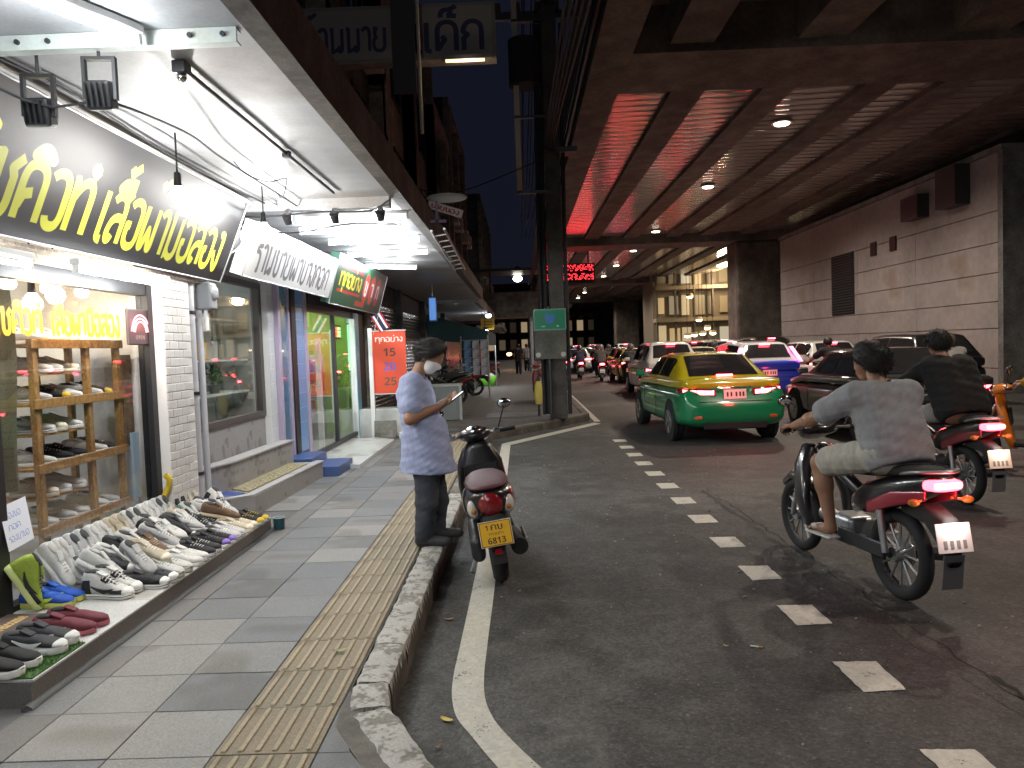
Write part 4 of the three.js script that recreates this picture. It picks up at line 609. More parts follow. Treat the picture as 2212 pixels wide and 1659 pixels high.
// ================================================================ SHOE SHOP WINDOW AND CONTENTS
{
  const t = canvasTex(1024, 128, (x, w, h) => { x.clearRect(0, 0, w, h); x.strokeStyle = '#f2c41c'; thaiFit(x, 'โชคิวท์', 5, 42, 330, 78, 0.24); thaiFit(x, 'เสื้อผ้ามือสอง', 400, 42, 600, 78, 0.24); });
  t.needsUpdate = true;
  solo('window_lettering', quad([WX + 0.007, 1.67, -4.18], [WX + 0.007, 1.67, -5.56], [WX + 0.007, 1.9, -5.56], [WX + 0.007, 1.9, -4.18]), new THREE.MeshStandardMaterial({ map: t, alphaTest: 0.5, transparent: true, side: THREE.DoubleSide, roughness: 0.5 }), 'yellow Thai lettering stuck on the shoe shop window', 'lettering');
  const l = thing('led_sign', 'small dark window sign with a red arc of lights', 'sign', [WX + 0.03, 1.62, -5.76]); part(l, 'sign_box', bx(-0.015, 0.012, 0, 0.27, -0.17, 0.17, 0.01), mat([0.07, 0.045, 0.045], { rough: 0.5 }));
  const dots = []; for (let k = 0; k <= 26; k++) for (const rr of [0.135, 0.11, 0.085]) { const a = Math.PI * (0.04 + 0.92 * k / 26); dots.push(ball(0.0055, [0.014, 0.09 + Math.sin(a) * rr, -Math.cos(a) * rr], undefined, 6)); } part(l, 'led_array', dots, glow([1, 0.12, 0.14], 7)); point(l, [0.06, 0.16, 0], [1, 0.2, 0.2], 0.12, 3);
  const ot = canvasTex(128, 48, (x) => { x.clearRect(0, 0, 128, 48); x.fillStyle = '#9c8f86'; x.font = 'bold 38px sans-serif'; x.fillText('OPEN', 4, 38); }); part(l, 'lettering', quad([0.014, 0.03, 0.09], [0.014, 0.03, -0.09], [0.014, 0.085, -0.09], [0.014, 0.085, 0.09]), new THREE.MeshStandardMaterial({ map: ot, alphaTest: 0.4, transparent: true, side: THREE.DoubleSide }));
  const pt = canvasTex(256, 300, (x, w, h) => { x.fillStyle = '#e9ebf2'; x.fillRect(0, 0, w, h); x.strokeStyle = '#6f80c4'; thaiFit(x, 'ลองขอ'.replace('ล', 'ส'), 30, 60, 150, 38, 0.1); thaiFit(x, 'ถอด'.replace('ถ', 'ก'), 40, 140, 120, 36, 0.1); thaiFit(x, 'รองมาขอ', 24, 215, 200, 38, 0.1); });
  const pq = onX(45, 1132, -2.86); const pa = solo('paper_notice', quad([-2.858, pq.y - 0.13, pq.z + 0.115], [-2.865, pq.y - 0.11, pq.z - 0.115], [-2.895, pq.y + 0.14, pq.z - 0.105], [-2.89, pq.y + 0.12, pq.z + 0.125]), print(pt, { rough: 0.8 }), 'white paper notice with blue handwriting propped against the window', 'notice');
}
const pine = mat([0.48, 0.28, 0.1], { rough: 0.5, map: T.wood, size: 0.5 });
const lev = [1.63, 1.25, 0.84, 0.44], rackZ = [-4.72, -5.3, -5.7];
{
  const rk = thing('shoe_rack', 'open pine shoe rack standing behind the shop window', 'rack', [0, 0.1, 0]);
  for (const z of rackZ) for (const x of [-3.06, -3.42]) part(rk, 'post', bx(x - 0.02, x + 0.02, 0, 1.56, z - 0.025, z + 0.025, 0.004), pine);
  for (const y of lev) { part(rk, 'front_rail', bx(-3.042, -3.02, y - 0.13 + 0.0, y - 0.07, -4.66, -5.74, 0.004), pine); part(rk, 'shelf', bx(-3.44, -3.045, y - 0.115, y - 0.1, -4.69, -5.72), pine); }
  for (const y of [1.44, 1.05, 0.64]) part(rk, 'mid_shelf', bx(-3.42, -3.06, y - 0.112, y - 0.1, -4.745, -5.28), pine);
  const cb = solo('cardboard_sheet', bx(-3.08, -3.05, 0.85, 1.55, -5.76, -5.9), mat([0.3, 0.2, 0.13], { rough: 0.9, map: T.wood }), 'brown board standing between the pine rack and the window frame', 'board');
  part(cb, 'board_foot', bx(-3.1, -3.03, 0.1, 0.85, -5.86, -5.89), mat([0.5, 0.55, 0.6]));
  solo('hanging_cloth', loft([0, 1, 2, 3, 4, 5, 6].map((k) => { const y = 1.95 - k * 0.2; return [0, 1, 2, 3, 4, 5, 6, 7, 8].map((j) => [-3.05 + Math.sin(j * 1.7 + k * 0.3) * 0.03, y, -4.18 - j * 0.04 - Math.sin(k) * 0.02]); }), { caps: false, closed: false }), mat([0.25, 0.24, 0.17], { rough: 0.95, map: T.pebble, size: 0.12 }), 'patterned greenish cloth hanging inside the shop window edge', 'cloth');
  solo('hanging_bag', loft([[0.62, 0.02], [0.6, 0.09], [0.5, 0.13], [0.36, 0.15], [0.26, 0.13], [0.24, 0.05]].map(([y, w]) => Array.from({ length: 14 }, (_, k) => { const a = k / 14 * 6.283; return [-3.1 + Math.sin(a) * w * 0.5, y + 0.14, -4.32 + Math.cos(a) * w]; }))), mat([0.2, 0.02, 0.025], { rough: 0.6 }), 'dark red bag hanging low inside the shop window', 'bag');
  solo('wall_poster', bx(-3.02, -3.0, 0.45, 0.95, -5.76, -5.86), mat([0.35, 0.5, 0.65], { rough: 0.6 }), 'pale blue sheet low beside the pine rack', 'poster');
  solo('warning_hook', hose([[-2.86, 0.42, -5.92], [-2.82, 0.5, -5.92], [-2.8, 0.56, -5.9], [-2.82, 0.6, -5.88]], 0.022, 12, 8), mat([0.7, 0.5, 0.03], { rough: 0.5 }), 'yellow rubber hook on the black window frame', 'hook');
}
// ---------------------------------------------------------------- shoes
const shoeMats = new Map(), sm = (c, o) => { const k = JSON.stringify([c, o]); if (!shoeMats.has(k)) shoeMats.set(k, mat(c, { rough: 0.85, ...o })); return shoeMats.get(k); };
const geoCache = new Map(), once = (k, f) => { if (!geoCache.has(k)) geoCache.set(k, f()); return geoCache.get(k); };
function makeShoe(s) {          // toe to -z
  const W = [[0.142, 0.022], [0.125, 0.034], [0.08, 0.037], [0.03, 0.034], [-0.03, 0.038], [-0.075, 0.045], [-0.11, 0.043], [-0.135, 0.03], [-0.146, 0.012]], top = s.hi ? [0.11, 0.145, 0.15, 0.125, 0.095, 0.07, 0.06, 0.05, 0.036] : [0.075, 0.1, 0.092, 0.086, 0.08, 0.066, 0.057, 0.049, 0.036], sh0 = s.thick ?? 0.026, key = (s.hi ? 'h' : 'l') + sh0 + (s.low ?? '');
  const o = thing('sneaker', s.label, 'shoe', [0, 0, 0], 0, s.group);
  part(o, 'sole', once('so' + key, () => loftZ(W.map(([z, w], i) => [z, 0, sh0 / 2 + (i > 6 ? 0.004 : 0), w + 0.003, sh0 / 2, 5]), 18)), sm(s.sole, {}));
  const slab = (k, f, from, to, grow, up = 1) => once(k + key, () => loftZ(W.slice(from, to).map(([z, w], i) => { const t = top[i + from] * up, b = sh0 - 0.006; return [z, 0, (t + b) / 2, w * 0.97 + grow, (t - b) / 2 + grow, i + from < 3 ? 3 : 2.5]; }), 18));
  part(o, 'upper', slab('up', 0, 0, 9, 0), sm(s.upper, { map: T.fabric }));
  if (s.toe) part(o, 'toe_cap', slab('tc', 0, 6, 9, 0.0018), sm(s.toe, {}));
  if (s.heel) part(o, 'heel_panel', slab('hp', 0, 0, 3, 0.0018, 0.85), sm(s.heel, {}));
  if (s.panel) part(o, 'side_panel', once('sp' + key, () => loftZ(W.slice(4, 7).map(([z, w], i) => [z, 0, 0.042, w * 0.97 + 0.0025, 0.014, 4]), 18)), sm(s.panel, {}));
  part(o, 'opening', once('op' + key, () => ball(1, [0, (top[1] + top[2]) / 2 - 0.004, 0.088], [0.025, 0.012, 0.046], 12)), sm(s.lining ?? [0.05, 0.05, 0.05], { rough: 0.95 }));
  part(o, 'tongue', once('to' + key, () => rbox(0.04, 0.01, 0.06, [0, top[3] + 0.008, 0.026], [-0.42, 0, 0], 0.004)), sm(s.tongue ?? s.upper, { map: T.fabric }));
  if (s.lace) part(o, 'laces', once('la' + key, () => merge([0, 1, 2, 3, 4].map((k) => { const z = 0.012 - k * 0.018, y = lerp(top[3], top[5], k / 4.5) + 0.002; return hose([[-0.027, y - 0.014, z + 0.004], [-0.012, y, z], [0.012, y, z - 0.004], [0.027, y - 0.014, z]], 0.0034, 8, 5); }))), sm(s.lace, { rough: 0.8 }));
  if (s.line) part(o, 'sole_line', once('ln' + key, () => loftZ(W.map(([z, w], i) => [z, 0, sh0 * 0.62 + (i > 6 ? 0.004 : 0), w + 0.0045, 0.0028, 5]), 18)), sm(s.line, {}));
  if (s.eye) part(o, 'eyestay', once('ey' + key, () => merge([-1, 1].map((q) => loft([[0.02, 3], [-0.02, 3.7], [-0.06, 4.6]].map(([z, k]) => { const y = lerp(top[Math.floor(k)], top[Math.floor(k) + 1], k % 1); return [[q * 0.012, y + 0.001, z], [q * 0.027, y - 0.012, z], [q * 0.031, y - 0.022, z], [q * 0.01, y - 0.01, z]]; }))))), sm(s.eye, {}));
  if (s.stripe) part(o, 'side_stripe', once('st' + key, () => merge([-1, 1].map((q) => loft([[0.075, 0.07, 0.003], [0.04, 0.052, 0.008], [0.0, 0.043, 0.011], [-0.03, 0.047, 0.009], [-0.06, 0.06, 0.002]].map(([z, y, h]) => { const w = (z > 0.05 ? 0.0365 : z > 0 ? 0.0345 : z > -0.04 ? 0.0375 : 0.041) * q; return [[w, y - h, z], [w + 0.003 * q, y - h, z], [w + 0.003 * q, y + h, z], [w, y + h, z]]; }))))), sm(s.stripe, {}));
  return o;
}
const G1 = 'shoes set out on the white step', G2 = 'shoes on the pine rack';
const wht = [0.78, 0.77, 0.73], blk = [0.018, 0.018, 0.02];
const kinds = {
  panda: { hi: true, upper: wht, sole: wht, line: blk, eye: blk, toe: wht, heel: blk, panel: blk, lace: wht, stripe: blk, label: 'white high-top sneaker with black panels on the white step' },
  dunk: { upper: [0.05, 0.05, 0.055], sole: wht, line: blk, eye: blk, heel: blk, toe: wht, panel: blk, lace: blk, stripe: blk, label: 'black and white low sneaker with side stripe on the white step' },
  white: { upper: wht, sole: [0.82, 0.81, 0.78], lace: [0.6, 0.6, 0.58], lining: [0.45, 0.43, 0.4], label: 'plain white sneaker in the rows on the white step' },
  grey: { upper: [0.62, 0.62, 0.61], sole: wht, line: [0.12, 0.12, 0.13], eye: [0.2, 0.2, 0.22], heel: [0.25, 0.26, 0.27], lace: wht, stripe: [0.2, 0.2, 0.22], label: 'white sneaker with grey heel and stripe on the white step' },
  cream: { eye: [0.45, 0.36, 0.24], lining: [0.3, 0.25, 0.18], upper: [0.66, 0.58, 0.43], sole: [0.75, 0.7, 0.58], toe: [0.7, 0.64, 0.5], lace: wht, label: 'cream sneaker in the rows on the white step' },
  brown: { upper: [0.17, 0.1, 0.06], sole: [0.5, 0.42, 0.3], lace: [0.4, 0.3, 0.2], label: 'brown sneaker in the middle row on the white step' },
  purple: { upper: blk, sole: wht, toe: [0.22, 0.14, 0.48], lace: [0.1, 0.1, 0.12], label: 'black sneaker with purple toe on the white step' },
  blue: { upper: [0.02, 0.1, 0.5], sole: [0.5, 0.52, 0.12], heel: [0.02, 0.08, 0.4], stripe: [0.6, 0.75, 0.1], lace: [0.03, 0.15, 0.6], thick: 0.032, label: 'bright blue running shoe with lime stripe on the white step' },
  lime: { hi: true, upper: [0.36, 0.48, 0.06], sole: [0.55, 0.62, 0.25], panel: blk, stripe: blk, lace: blk, thick: 0.034, label: 'lime green and black high-top propped at the black post' },
  runner: { upper: [0.009, 0.009, 0.01], sole: [0.8, 0.8, 0.76], thick: 0.036, lining: [0.01, 0.01, 0.01], label: 'black knit running shoe with thick white sole on green turf' },
  ash: { upper: [0.045, 0.045, 0.05], sole: [0.72, 0.71, 0.68], thick: 0.036, toe: [0.6, 0.6, 0.58], stripe: [0.7, 0.7, 0.7], label: 'grey slip-on sneaker with pale toe on green turf' },
  maroon: { upper: [0.17, 0.03, 0.045], sole: [0.4, 0.12, 0.14], lining: [0.02, 0.02, 0.02], label: 'maroon slip-on shoe on the bare white step' },
  black: { upper: blk, sole: [0.65, 0.65, 0.62], lace: [0.5, 0.5, 0.5], label: 'black sneaker with pale laces on the white step' },
  gold: { upper: blk, sole: [0.6, 0.6, 0.58], toe: [0.6, 0.42, 0.04], lace: [0.5, 0.36, 0.04], label: 'black and yellow sneaker on the white step' },
  chunky: { eye: [0.05, 0.25, 0.16], line: [0.3, 0.3, 0.28], upper: [0.7, 0.69, 0.66], sole: [0.7, 0.68, 0.6], heel: [0.05, 0.25, 0.16], lace: wht, thick: 0.036, label: 'chunky white sneaker with green heel on the white step' },
};
const proto = {}, usedShoe = new Set();
const rowWord = (k, row) => kinds[k].label.replace(/ (in the (rows|middle row) )?on the white step$/, '') + ' in the ' + row + ' on the white step';
function shoe(kind, x, y, z, turn, pitch = 0, group = G1, label) {
  const k = kind + (label ?? '');
  let o; if (!proto[k]) { o = proto[k] = makeShoe({ ...kinds[kind], group, ...(label ? { label } : {}) }); } else o = dup(proto[k]);
  o.position.set(x, y, z); o.rotation.set(pitch, turn, 0, 'YXZ'); o.scale.setScalar(1.07); return o;
}
{
  const r = rng(21), T0 = 0.118, face = -Math.PI / 2 - 0.12, pair = (k, x, y, z, t = face, p = 0, gap = 0.105, row) => { const w = (r() - 0.5) * 0.22; for (const q of [-0.5, 0.5]) shoe(k, x + (r() - 0.5) * 0.02, y, z + q * gap, t + w + (r() - 0.5) * 0.14, p, G1, row && rowWord(k, row)); };
  ['panda', 'dunk', 'chunky', 'white', 'black', 'purple', 'grey', 'cream', 'gold'].forEach((k, i) => pair(k, i ? -2.35 + i * 0.004 : -2.47, T0, i ? -4.36 - i * 0.232 : -4.42, face, 0, 0.105, 'front row'));
}
{
  const r = rng(22), T0 = 0.118, face = -Math.PI / 2 - 0.12, pair = (k, x, y, z, t = face, p = 0, gap = 0.105, row) => { const w = (r() - 0.5) * 0.22; for (const q of [-0.5, 0.5]) shoe(k, x + (r() - 0.5) * 0.02, y, z + q * gap, t + w + (r() - 0.5) * 0.14, p, G1, row && rowWord(k, row)); };
  pair('blue', -2.74, T0, -4.28, face + 0.05);
  ['black', 'grey', 'white', 'brown', 'gold', 'grey', 'black', 'cream', 'white'].forEach((k, i) => pair(k, -2.55, T0 + 0.035, -4.66 - i * 0.21, face, -0.3, 0.105, 'second row')); ['grey', 'white', 'chunky', 'white', 'brown', 'cream', 'white', 'black'].forEach((k, i) => pair(k, -2.7, T0 + 0.055, -4.6 - i * 0.228, face, -0.42, 0.105, 'third row'));
  // the back row lies heel up on a sloping rest along the glass
  const rest = thing('shoe_rest', 'sloping white board along the window holding the back row of shoes', 'board', [-2.87, 0.118, -5.4]);
  part(rest, 'board', box(0.012, 0.16, 2.0, [0.0, 0.08, 0], [0, 0, 0.45]), M.white); part(rest, 'prop', [box(0.05, 0.14, 0.02, [-0.02, 0.07, 0.9]), box(0.05, 0.14, 0.02, [-0.02, 0.07, -0.9])], M.white);
  const up = ['white', 'grey', 'white', 'cream', 'chunky', 'white', 'grey', 'black', 'cream'];
  up.forEach((k, i) => { for (const q of [-0.5, 0.5]) shoe(k, -2.845, 0.27, -4.5 - i * 0.222 + q * 0.105, face + (r() - 0.5) * 0.16, -0.85, G1, rowWord(k, 'sloping back row')); });
  { const hr = rng(58); for (let i = 0; i < 24; i++) { const k = ['white', 'dunk', 'grey', 'white', 'cream', 'black', 'chunky', 'brown', 'white', 'grey', 'purple', 'panda'][i % 12], o = shoe(k, -2.6 + (hr() - 0.5) * 0.3, T0 + 0.085 + hr() * 0.035, -4.52 - i * 0.078, face + (hr() - 0.5) * 0.9, -0.35 + (hr() - 0.5) * 0.3, G1, kinds[k].label.replace(/ (in the (rows|middle row) )?on the white step$/, '') + ' heaped on top of the rows'); o.rotation.z = (hr() - 0.5) * 0.5; } }
  shoe('lime', -2.84, 0.25, -4.14, -Math.PI / 2 + 0.5, -1.1);
  // near end: turf, mat, three pairs
  const turf = thing('turf_mat', 'strip of green artificial turf at the end of the white step', 'mat', [-2.5, 0.118, -3.5]); part(turf, 'backing', bx(-0.4, 0.3, 0, 0.006, -0.16, 0.25), mat([0.05, 0.11, 0.03], { rough: 1 }));
  const bl = [], rr = rng(4); for (let i = 0; i < 2600; i++) { const x = -0.4 + rr() * 0.7, z = -0.16 + rr() * 0.41, a = rr() * 6.28, h = 0.012 + rr() * 0.008; const g = new THREE.BufferGeometry(), dx = Math.cos(a) * 0.0025, dz = Math.sin(a) * 0.0025; g.setAttribute('position', new THREE.BufferAttribute(new Float32Array([x - dx, 0.005, z - dz, x + dx, 0.005, z + dz, x + dz * 2, 0.006 + h, z - dx * 2]), 3)); bl.push(g); } const tg = part(turf, 'grass_blades', bl, mat([0.06, 0.17, 0.03], { rough: 0.9 })); tg.userData.kind = 'stuff';
  const wt = canvasTex(256, 96, (x) => { x.fillStyle = '#54463f'; x.fillRect(0, 0, 256, 96); x.strokeStyle = '#b99b62'; x.lineWidth = 4; x.font = 'italic 40px serif'; x.strokeText('Welcome', 50, 62); });
  solo('door_mat', [bx(-2.92, -2.63, 0.1185, 0.128, -3.72, -4.1, 0.004)], mat([0.1, 0.075, 0.06], { rough: 0.95, map: T.fabric }), 'brown door mat with gold script on the white step', 'mat').add((() => { const o = sh(new THREE.Mesh(quad([-2.66, 0.1295, -3.73], [-2.66, 0.1295, -4.09], [-2.88, 0.1295, -4.09], [-2.88, 0.1295, -3.73]), print(wt, { rough: 0.95 }))); o.name = 'mat_print'; return o; })());
  const Y = 0.124; pair('runner', -2.4, Y, -3.33, face + 0.1, 0, 0.11); pair('ash', -2.38, Y, -3.59, face + 0.12, 0, 0.11); pair('maroon', -2.38, T0, -3.84, face + 0.1, 0, 0.11);
  // on the rack
  const rk = [['white', 'white', 'cream'], ['grey', 'gold', 'white'], ['white', 'black', 'black'], ['white', 'grey', 'white']], lb = { white: 'plain white sneaker standing on the pine rack', cream: 'cream sneaker standing on the pine rack', grey: 'white sneaker with grey stripe standing on the pine rack', gold: 'black and yellow sneaker standing on the pine rack', black: 'black sneaker standing on the pine rack' };
  lev.forEach((y, i) => [-4.85, -5.05, -5.2, -5.45, -5.58].forEach((z, j) => { const k = rk[i][j % 3]; shoe(k, -3.2, y, z + (r() - 0.5) * 0.02, face + 0.25 + (r() - 0.5) * 0.3, 0, G2, lb[k]); }));
  [1.44, 1.05, 0.64].forEach((y, i) => [-4.87, -5.0, -5.17].forEach((z, j) => { const k = ['white', 'grey', 'cream', 'white'][(i + j) % 4]; shoe(k, -3.2, y, z, face + 0.25 + (r() - 0.5) * 0.3, 0, G2, lb[k]); }));
  const tc = thing('teal_tin', 'small dark teal tin at the far end of the white step', 'tin', [-2.15, 0, -6.5]); part(tc, 'can', cyl(0.05, 0.045, 0.1, 16, [0, 0.05, 0]), mat([0.02, 0.08, 0.1], { rough: 0.4 })); part(tc, 'rim', put(new THREE.TorusGeometry(0.05, 0.004, 6, 20), [0, 0.1, 0], [Math.PI / 2, 0, 0]), M.steel);
}
// ================================================================ DISPLAY WINDOW AND GREEN SHOP CONTENTS
{
  const sf = thing('display_shelves', 'three white glass shelves behind the dim display window', 'shelves'); for (const y of [1.12, 1.48, 1.92]) part(sf, 'shelf', bx(-3.6, -3.2, y - 0.02, y, -6.98, -8.85), mat([0.55, 0.58, 0.52], { rough: 0.3 })); part(sf, 'upright', [bx(-3.62, -3.6, 0.45, 2.4, -6.99, -7.02), bx(-3.62, -3.6, 0.45, 2.4, -8.83, -8.86)], M.steel);
  const pot = (p, c, label, h = 0.14) => { const o = thing('potted_plant', label, 'plant', p); part(o, 'pot', put(new THREE.LatheGeometry([[0.001, 0], [0.05, 0], [0.065, 0.08], [0.07, 0.09], [0.06, 0.09]].map(([a, b]) => new THREE.Vector2(a, b)), 16)), mat(c, { rough: 0.4 })); const l = [], r = rng(Math.round(p[2] * 100)); for (let i = 0; i < 90; i++) { const a = r() * 6.28, e = r() * 1.3, d = h * (0.3 + r() * 0.9); l.push(put(new THREE.ConeGeometry(0.014, 0.06, 4), [Math.cos(a) * Math.sin(e) * d * 0.8, 0.1 + Math.cos(e) * d, Math.sin(a) * Math.sin(e) * d * 0.8], [e * Math.sin(a) + r(), a, -e + r()], [1, 1, 0.3])); } part(o, 'foliage', l, mat([0.05, 0.14, 0.03], { rough: 0.7 })); };
  pot([-3.3, 1.12, -8.1], [0.1, 0.12, 0.1], 'leafy plant on the lowest glass shelf of the display window', 0.2); pot([-3.35, 0.45, -7.55], [0.5, 0.5, 0.45], 'bright green seedling low in the display window', 0.16); pot([-3.3, 0.45, -8.5], [0.03, 0.03, 0.03], 'bushy dark plant at the foot of the display window', 0.26);
  const tin = (p, s, c, label, name = 'box') => { const o = thing(name, label, name === 'box' ? 'box' : 'jar', p); part(o, 'body', rbox(...s, [0, s[1] / 2, 0], undefined, 0.015), mat(c, { rough: 0.5 })); part(o, 'label', bx(s[0] / 2 - 0.001, s[0] / 2 + 0.002, s[1] * 0.25, s[1] * 0.7, -s[2] * 0.3, s[2] * 0.3), mat(c.map((v) => Math.min(1, v * 0.5 + 0.3)), { rough: 0.6 })); };
  tin([-3.35, 1.48, -7.85], [0.12, 0.2, 0.2], [0.6, 0.34, 0.02], 'orange yellow tin on the middle glass shelf'); tin([-3.35, 1.48, -8.15], [0.12, 0.2, 0.16], [0.6, 0.62, 0.58], 'white box on the middle glass shelf'); tin([-3.35, 1.48, -7.55], [0.1, 0.12, 0.14], [0.5, 0.5, 0.36], 'cream box on the middle glass shelf');
  tin([-3.35, 1.12, -7.2], [0.12, 0.18, 0.14], [0.4, 0.46, 0.46], 'grey jar on the lowest glass shelf', 'jar'); tin([-3.35, 1.12, -7.42], [0.12, 0.18, 0.12], [0.1, 0.36, 0.36], 'teal jar on the lowest glass shelf', 'jar'); tin([-3.35, 1.12, -7.62], [0.12, 0.17, 0.12], [0.18, 0.1, 0.22], 'purple jar on the lowest glass shelf', 'jar'); tin([-3.45, 1.12, -7.4], [0.08, 0.3, 0.3], [0.04, 0.06, 0.05], 'dark picture frame behind the jars on the glass shelf');
  tin([-3.35, 1.92, -7.3], [0.12, 0.2, 0.12], [0.45, 0.42, 0.25], 'straw coloured vase on the top glass shelf', 'jar'); tin([-3.35, 1.92, -7.6], [0.14, 0.12, 0.3], [0.3, 0.08, 0.09], 'dark red basket on the top glass shelf'); tin([-3.35, 1.92, -8.1], [0.12, 0.22, 0.14], [0.2, 0.2, 0.22], 'grey box on the top glass shelf'); tin([-3.35, 0.45, -7.2], [0.25, 0.34, 0.5], [0.04, 0.06, 0.06], 'dark glass tank at the foot of the display window');
  solo('blue_cloth', rbox(0.2, 0.03, 0.22, [-3.35, 0.82, -7.25], [0.1, 0.3, 0.1], 0.01), mat([0.12, 0.45, 0.5], { rough: 0.9 }), 'turquoise cloth lying on the dark glass tank', 'cloth');
  // green shop shelves with goods
  const gs = thing('goods_shelf', 'steel shelf of small goods inside the green shop', 'shelves'); for (const y of [0.5, 0.85, 1.2]) part(gs, 'shelf', bx(-3.9, -3.5, y - 0.02, y, -10.6, -13.4), mat([0.35, 0.35, 0.36])); part(gs, 'back', bx(-3.93, -3.9, 0.06, 1.5, -10.6, -13.4), mat([0.55, 0.62, 0.55])); part(gs, 'end_panel', [bx(-3.9, -3.5, 0.06, 1.5, -10.57, -10.6), bx(-3.9, -3.5, 0.06, 1.5, -13.4, -13.43)], M.steel);
  const r = rng(61), cs = [['red', [0.5, 0.05, 0.04]], ['white', [0.7, 0.7, 0.7]], ['green', [0.2, 0.5, 0.1]], ['yellow', [0.65, 0.55, 0.1]], ['blue', [0.1, 0.2, 0.55]], ['pink', [0.6, 0.2, 0.3]], ['purple', [0.3, 0.15, 0.5]]];
  for (const y of [0.5, 0.85, 1.2]) for (let k = 0; k < 16; k++) { const [n, c] = cs[Math.floor(r() * 7)], w = 0.08 + r() * 0.08, h = 0.1 + r() * 0.16, o = thing('goods_pack', n + ' pack of goods on the steel shelf in the green shop', 'packet', [-3.6, y, -10.72 - k * 0.165], 0, n + ' packs in the green shop'); part(o, 'pack', rbox(0.12, h, w, [0, h / 2, 0], undefined, 0.012), sm(c, { rough: 0.35 })); part(o, 'lid', cyl(0.03, 0.03, 0.025, 10, [0, h + 0.012, 0]), sm([0.7, 0.7, 0.68], {})); }
  const tub = (x, y, z, c, label) => { const o = thing('plastic_tub', label, 'tub', [x, y, z]); part(o, 'tub', put(new THREE.LatheGeometry([[0.001, 0], [0.13, 0], [0.17, 0.24], [0.18, 0.25], [0.16, 0.25], [0.125, 0.02]].map(([a, b]) => new THREE.Vector2(a, b)), 20)), mat(c, { rough: 0.4 })); part(o, 'rim', put(new THREE.TorusGeometry(0.175, 0.008, 6, 24), [0, 0.25, 0], [Math.PI / 2, 0, 0]), mat(c)); };
  tub(-3.2, 0.06, -10.8, [0.02, 0.2, 0.14], 'green plastic tub at the bottom of the stack behind the glass door'); tub(-3.2, 0.311, -10.8, [0.05, 0.12, 0.4], 'blue plastic tub in the stack behind the glass door'); tub(-3.2, 0.562, -10.8, [0.5, 0.08, 0.07], 'red plastic tub on top of the stack behind the glass door');
  const pole = solo('white_post', bx(-3.1, -3.03, 0.061, 1.75, -11.4, -11.48), M.white, 'white post standing inside the green shop doorway', 'post');
  const spk = thing('loudspeaker', 'small black loudspeaker high on the green wall', 'speaker', [-3.15, 1.95, -10.62]); part(spk, 'case', rbox(0.14, 0.13, 0.2, [0, 0, 0], undefined, 0.02), M.black); part(spk, 'cone', cyl(0.045, 0.045, 0.01, 16, [0.07, 0, 0], [0, 0, Math.PI / 2]), M.darkMetal);
  const ck = thing('led_display', 'small lit display with coloured digits in the green shop', 'display', [-3.05, 1.74, -12.7]); part(ck, 'case', bx(-0.03, 0.0, 0, 0.24, -0.2, 0.2), M.black); [[1, 0.1, 0.05], [1, 0.6, 0.05], [1, 0.9, 0.5], [0.1, 0.9, 0.3]].forEach((c, k) => part(ck, 'led_digit', [0, 1, 2].map((j) => box(0.008, 0.05, 0.05, [0.006, 0.06 + j * 0.06, 0.14 - k * 0.092])), glow(c, 2.5)));
  const au = thing('led_strip', 'vertical green neon strip at the green shop door edge', 'lamp', [-2.99, 1.2, -13.2]); part(au, 'led_tube', cyl(0.02, 0.02, 0.8, 10, [0, 0.4, 0]), glow([0.1, 1, 0.25], 1.2)); part(au, 'clip', [bx(-0.03, 0.02, -0.02, 0, -0.02, 0.02), bx(-0.03, 0.02, 0.8, 0.82, -0.02, 0.02)], M.black);
}
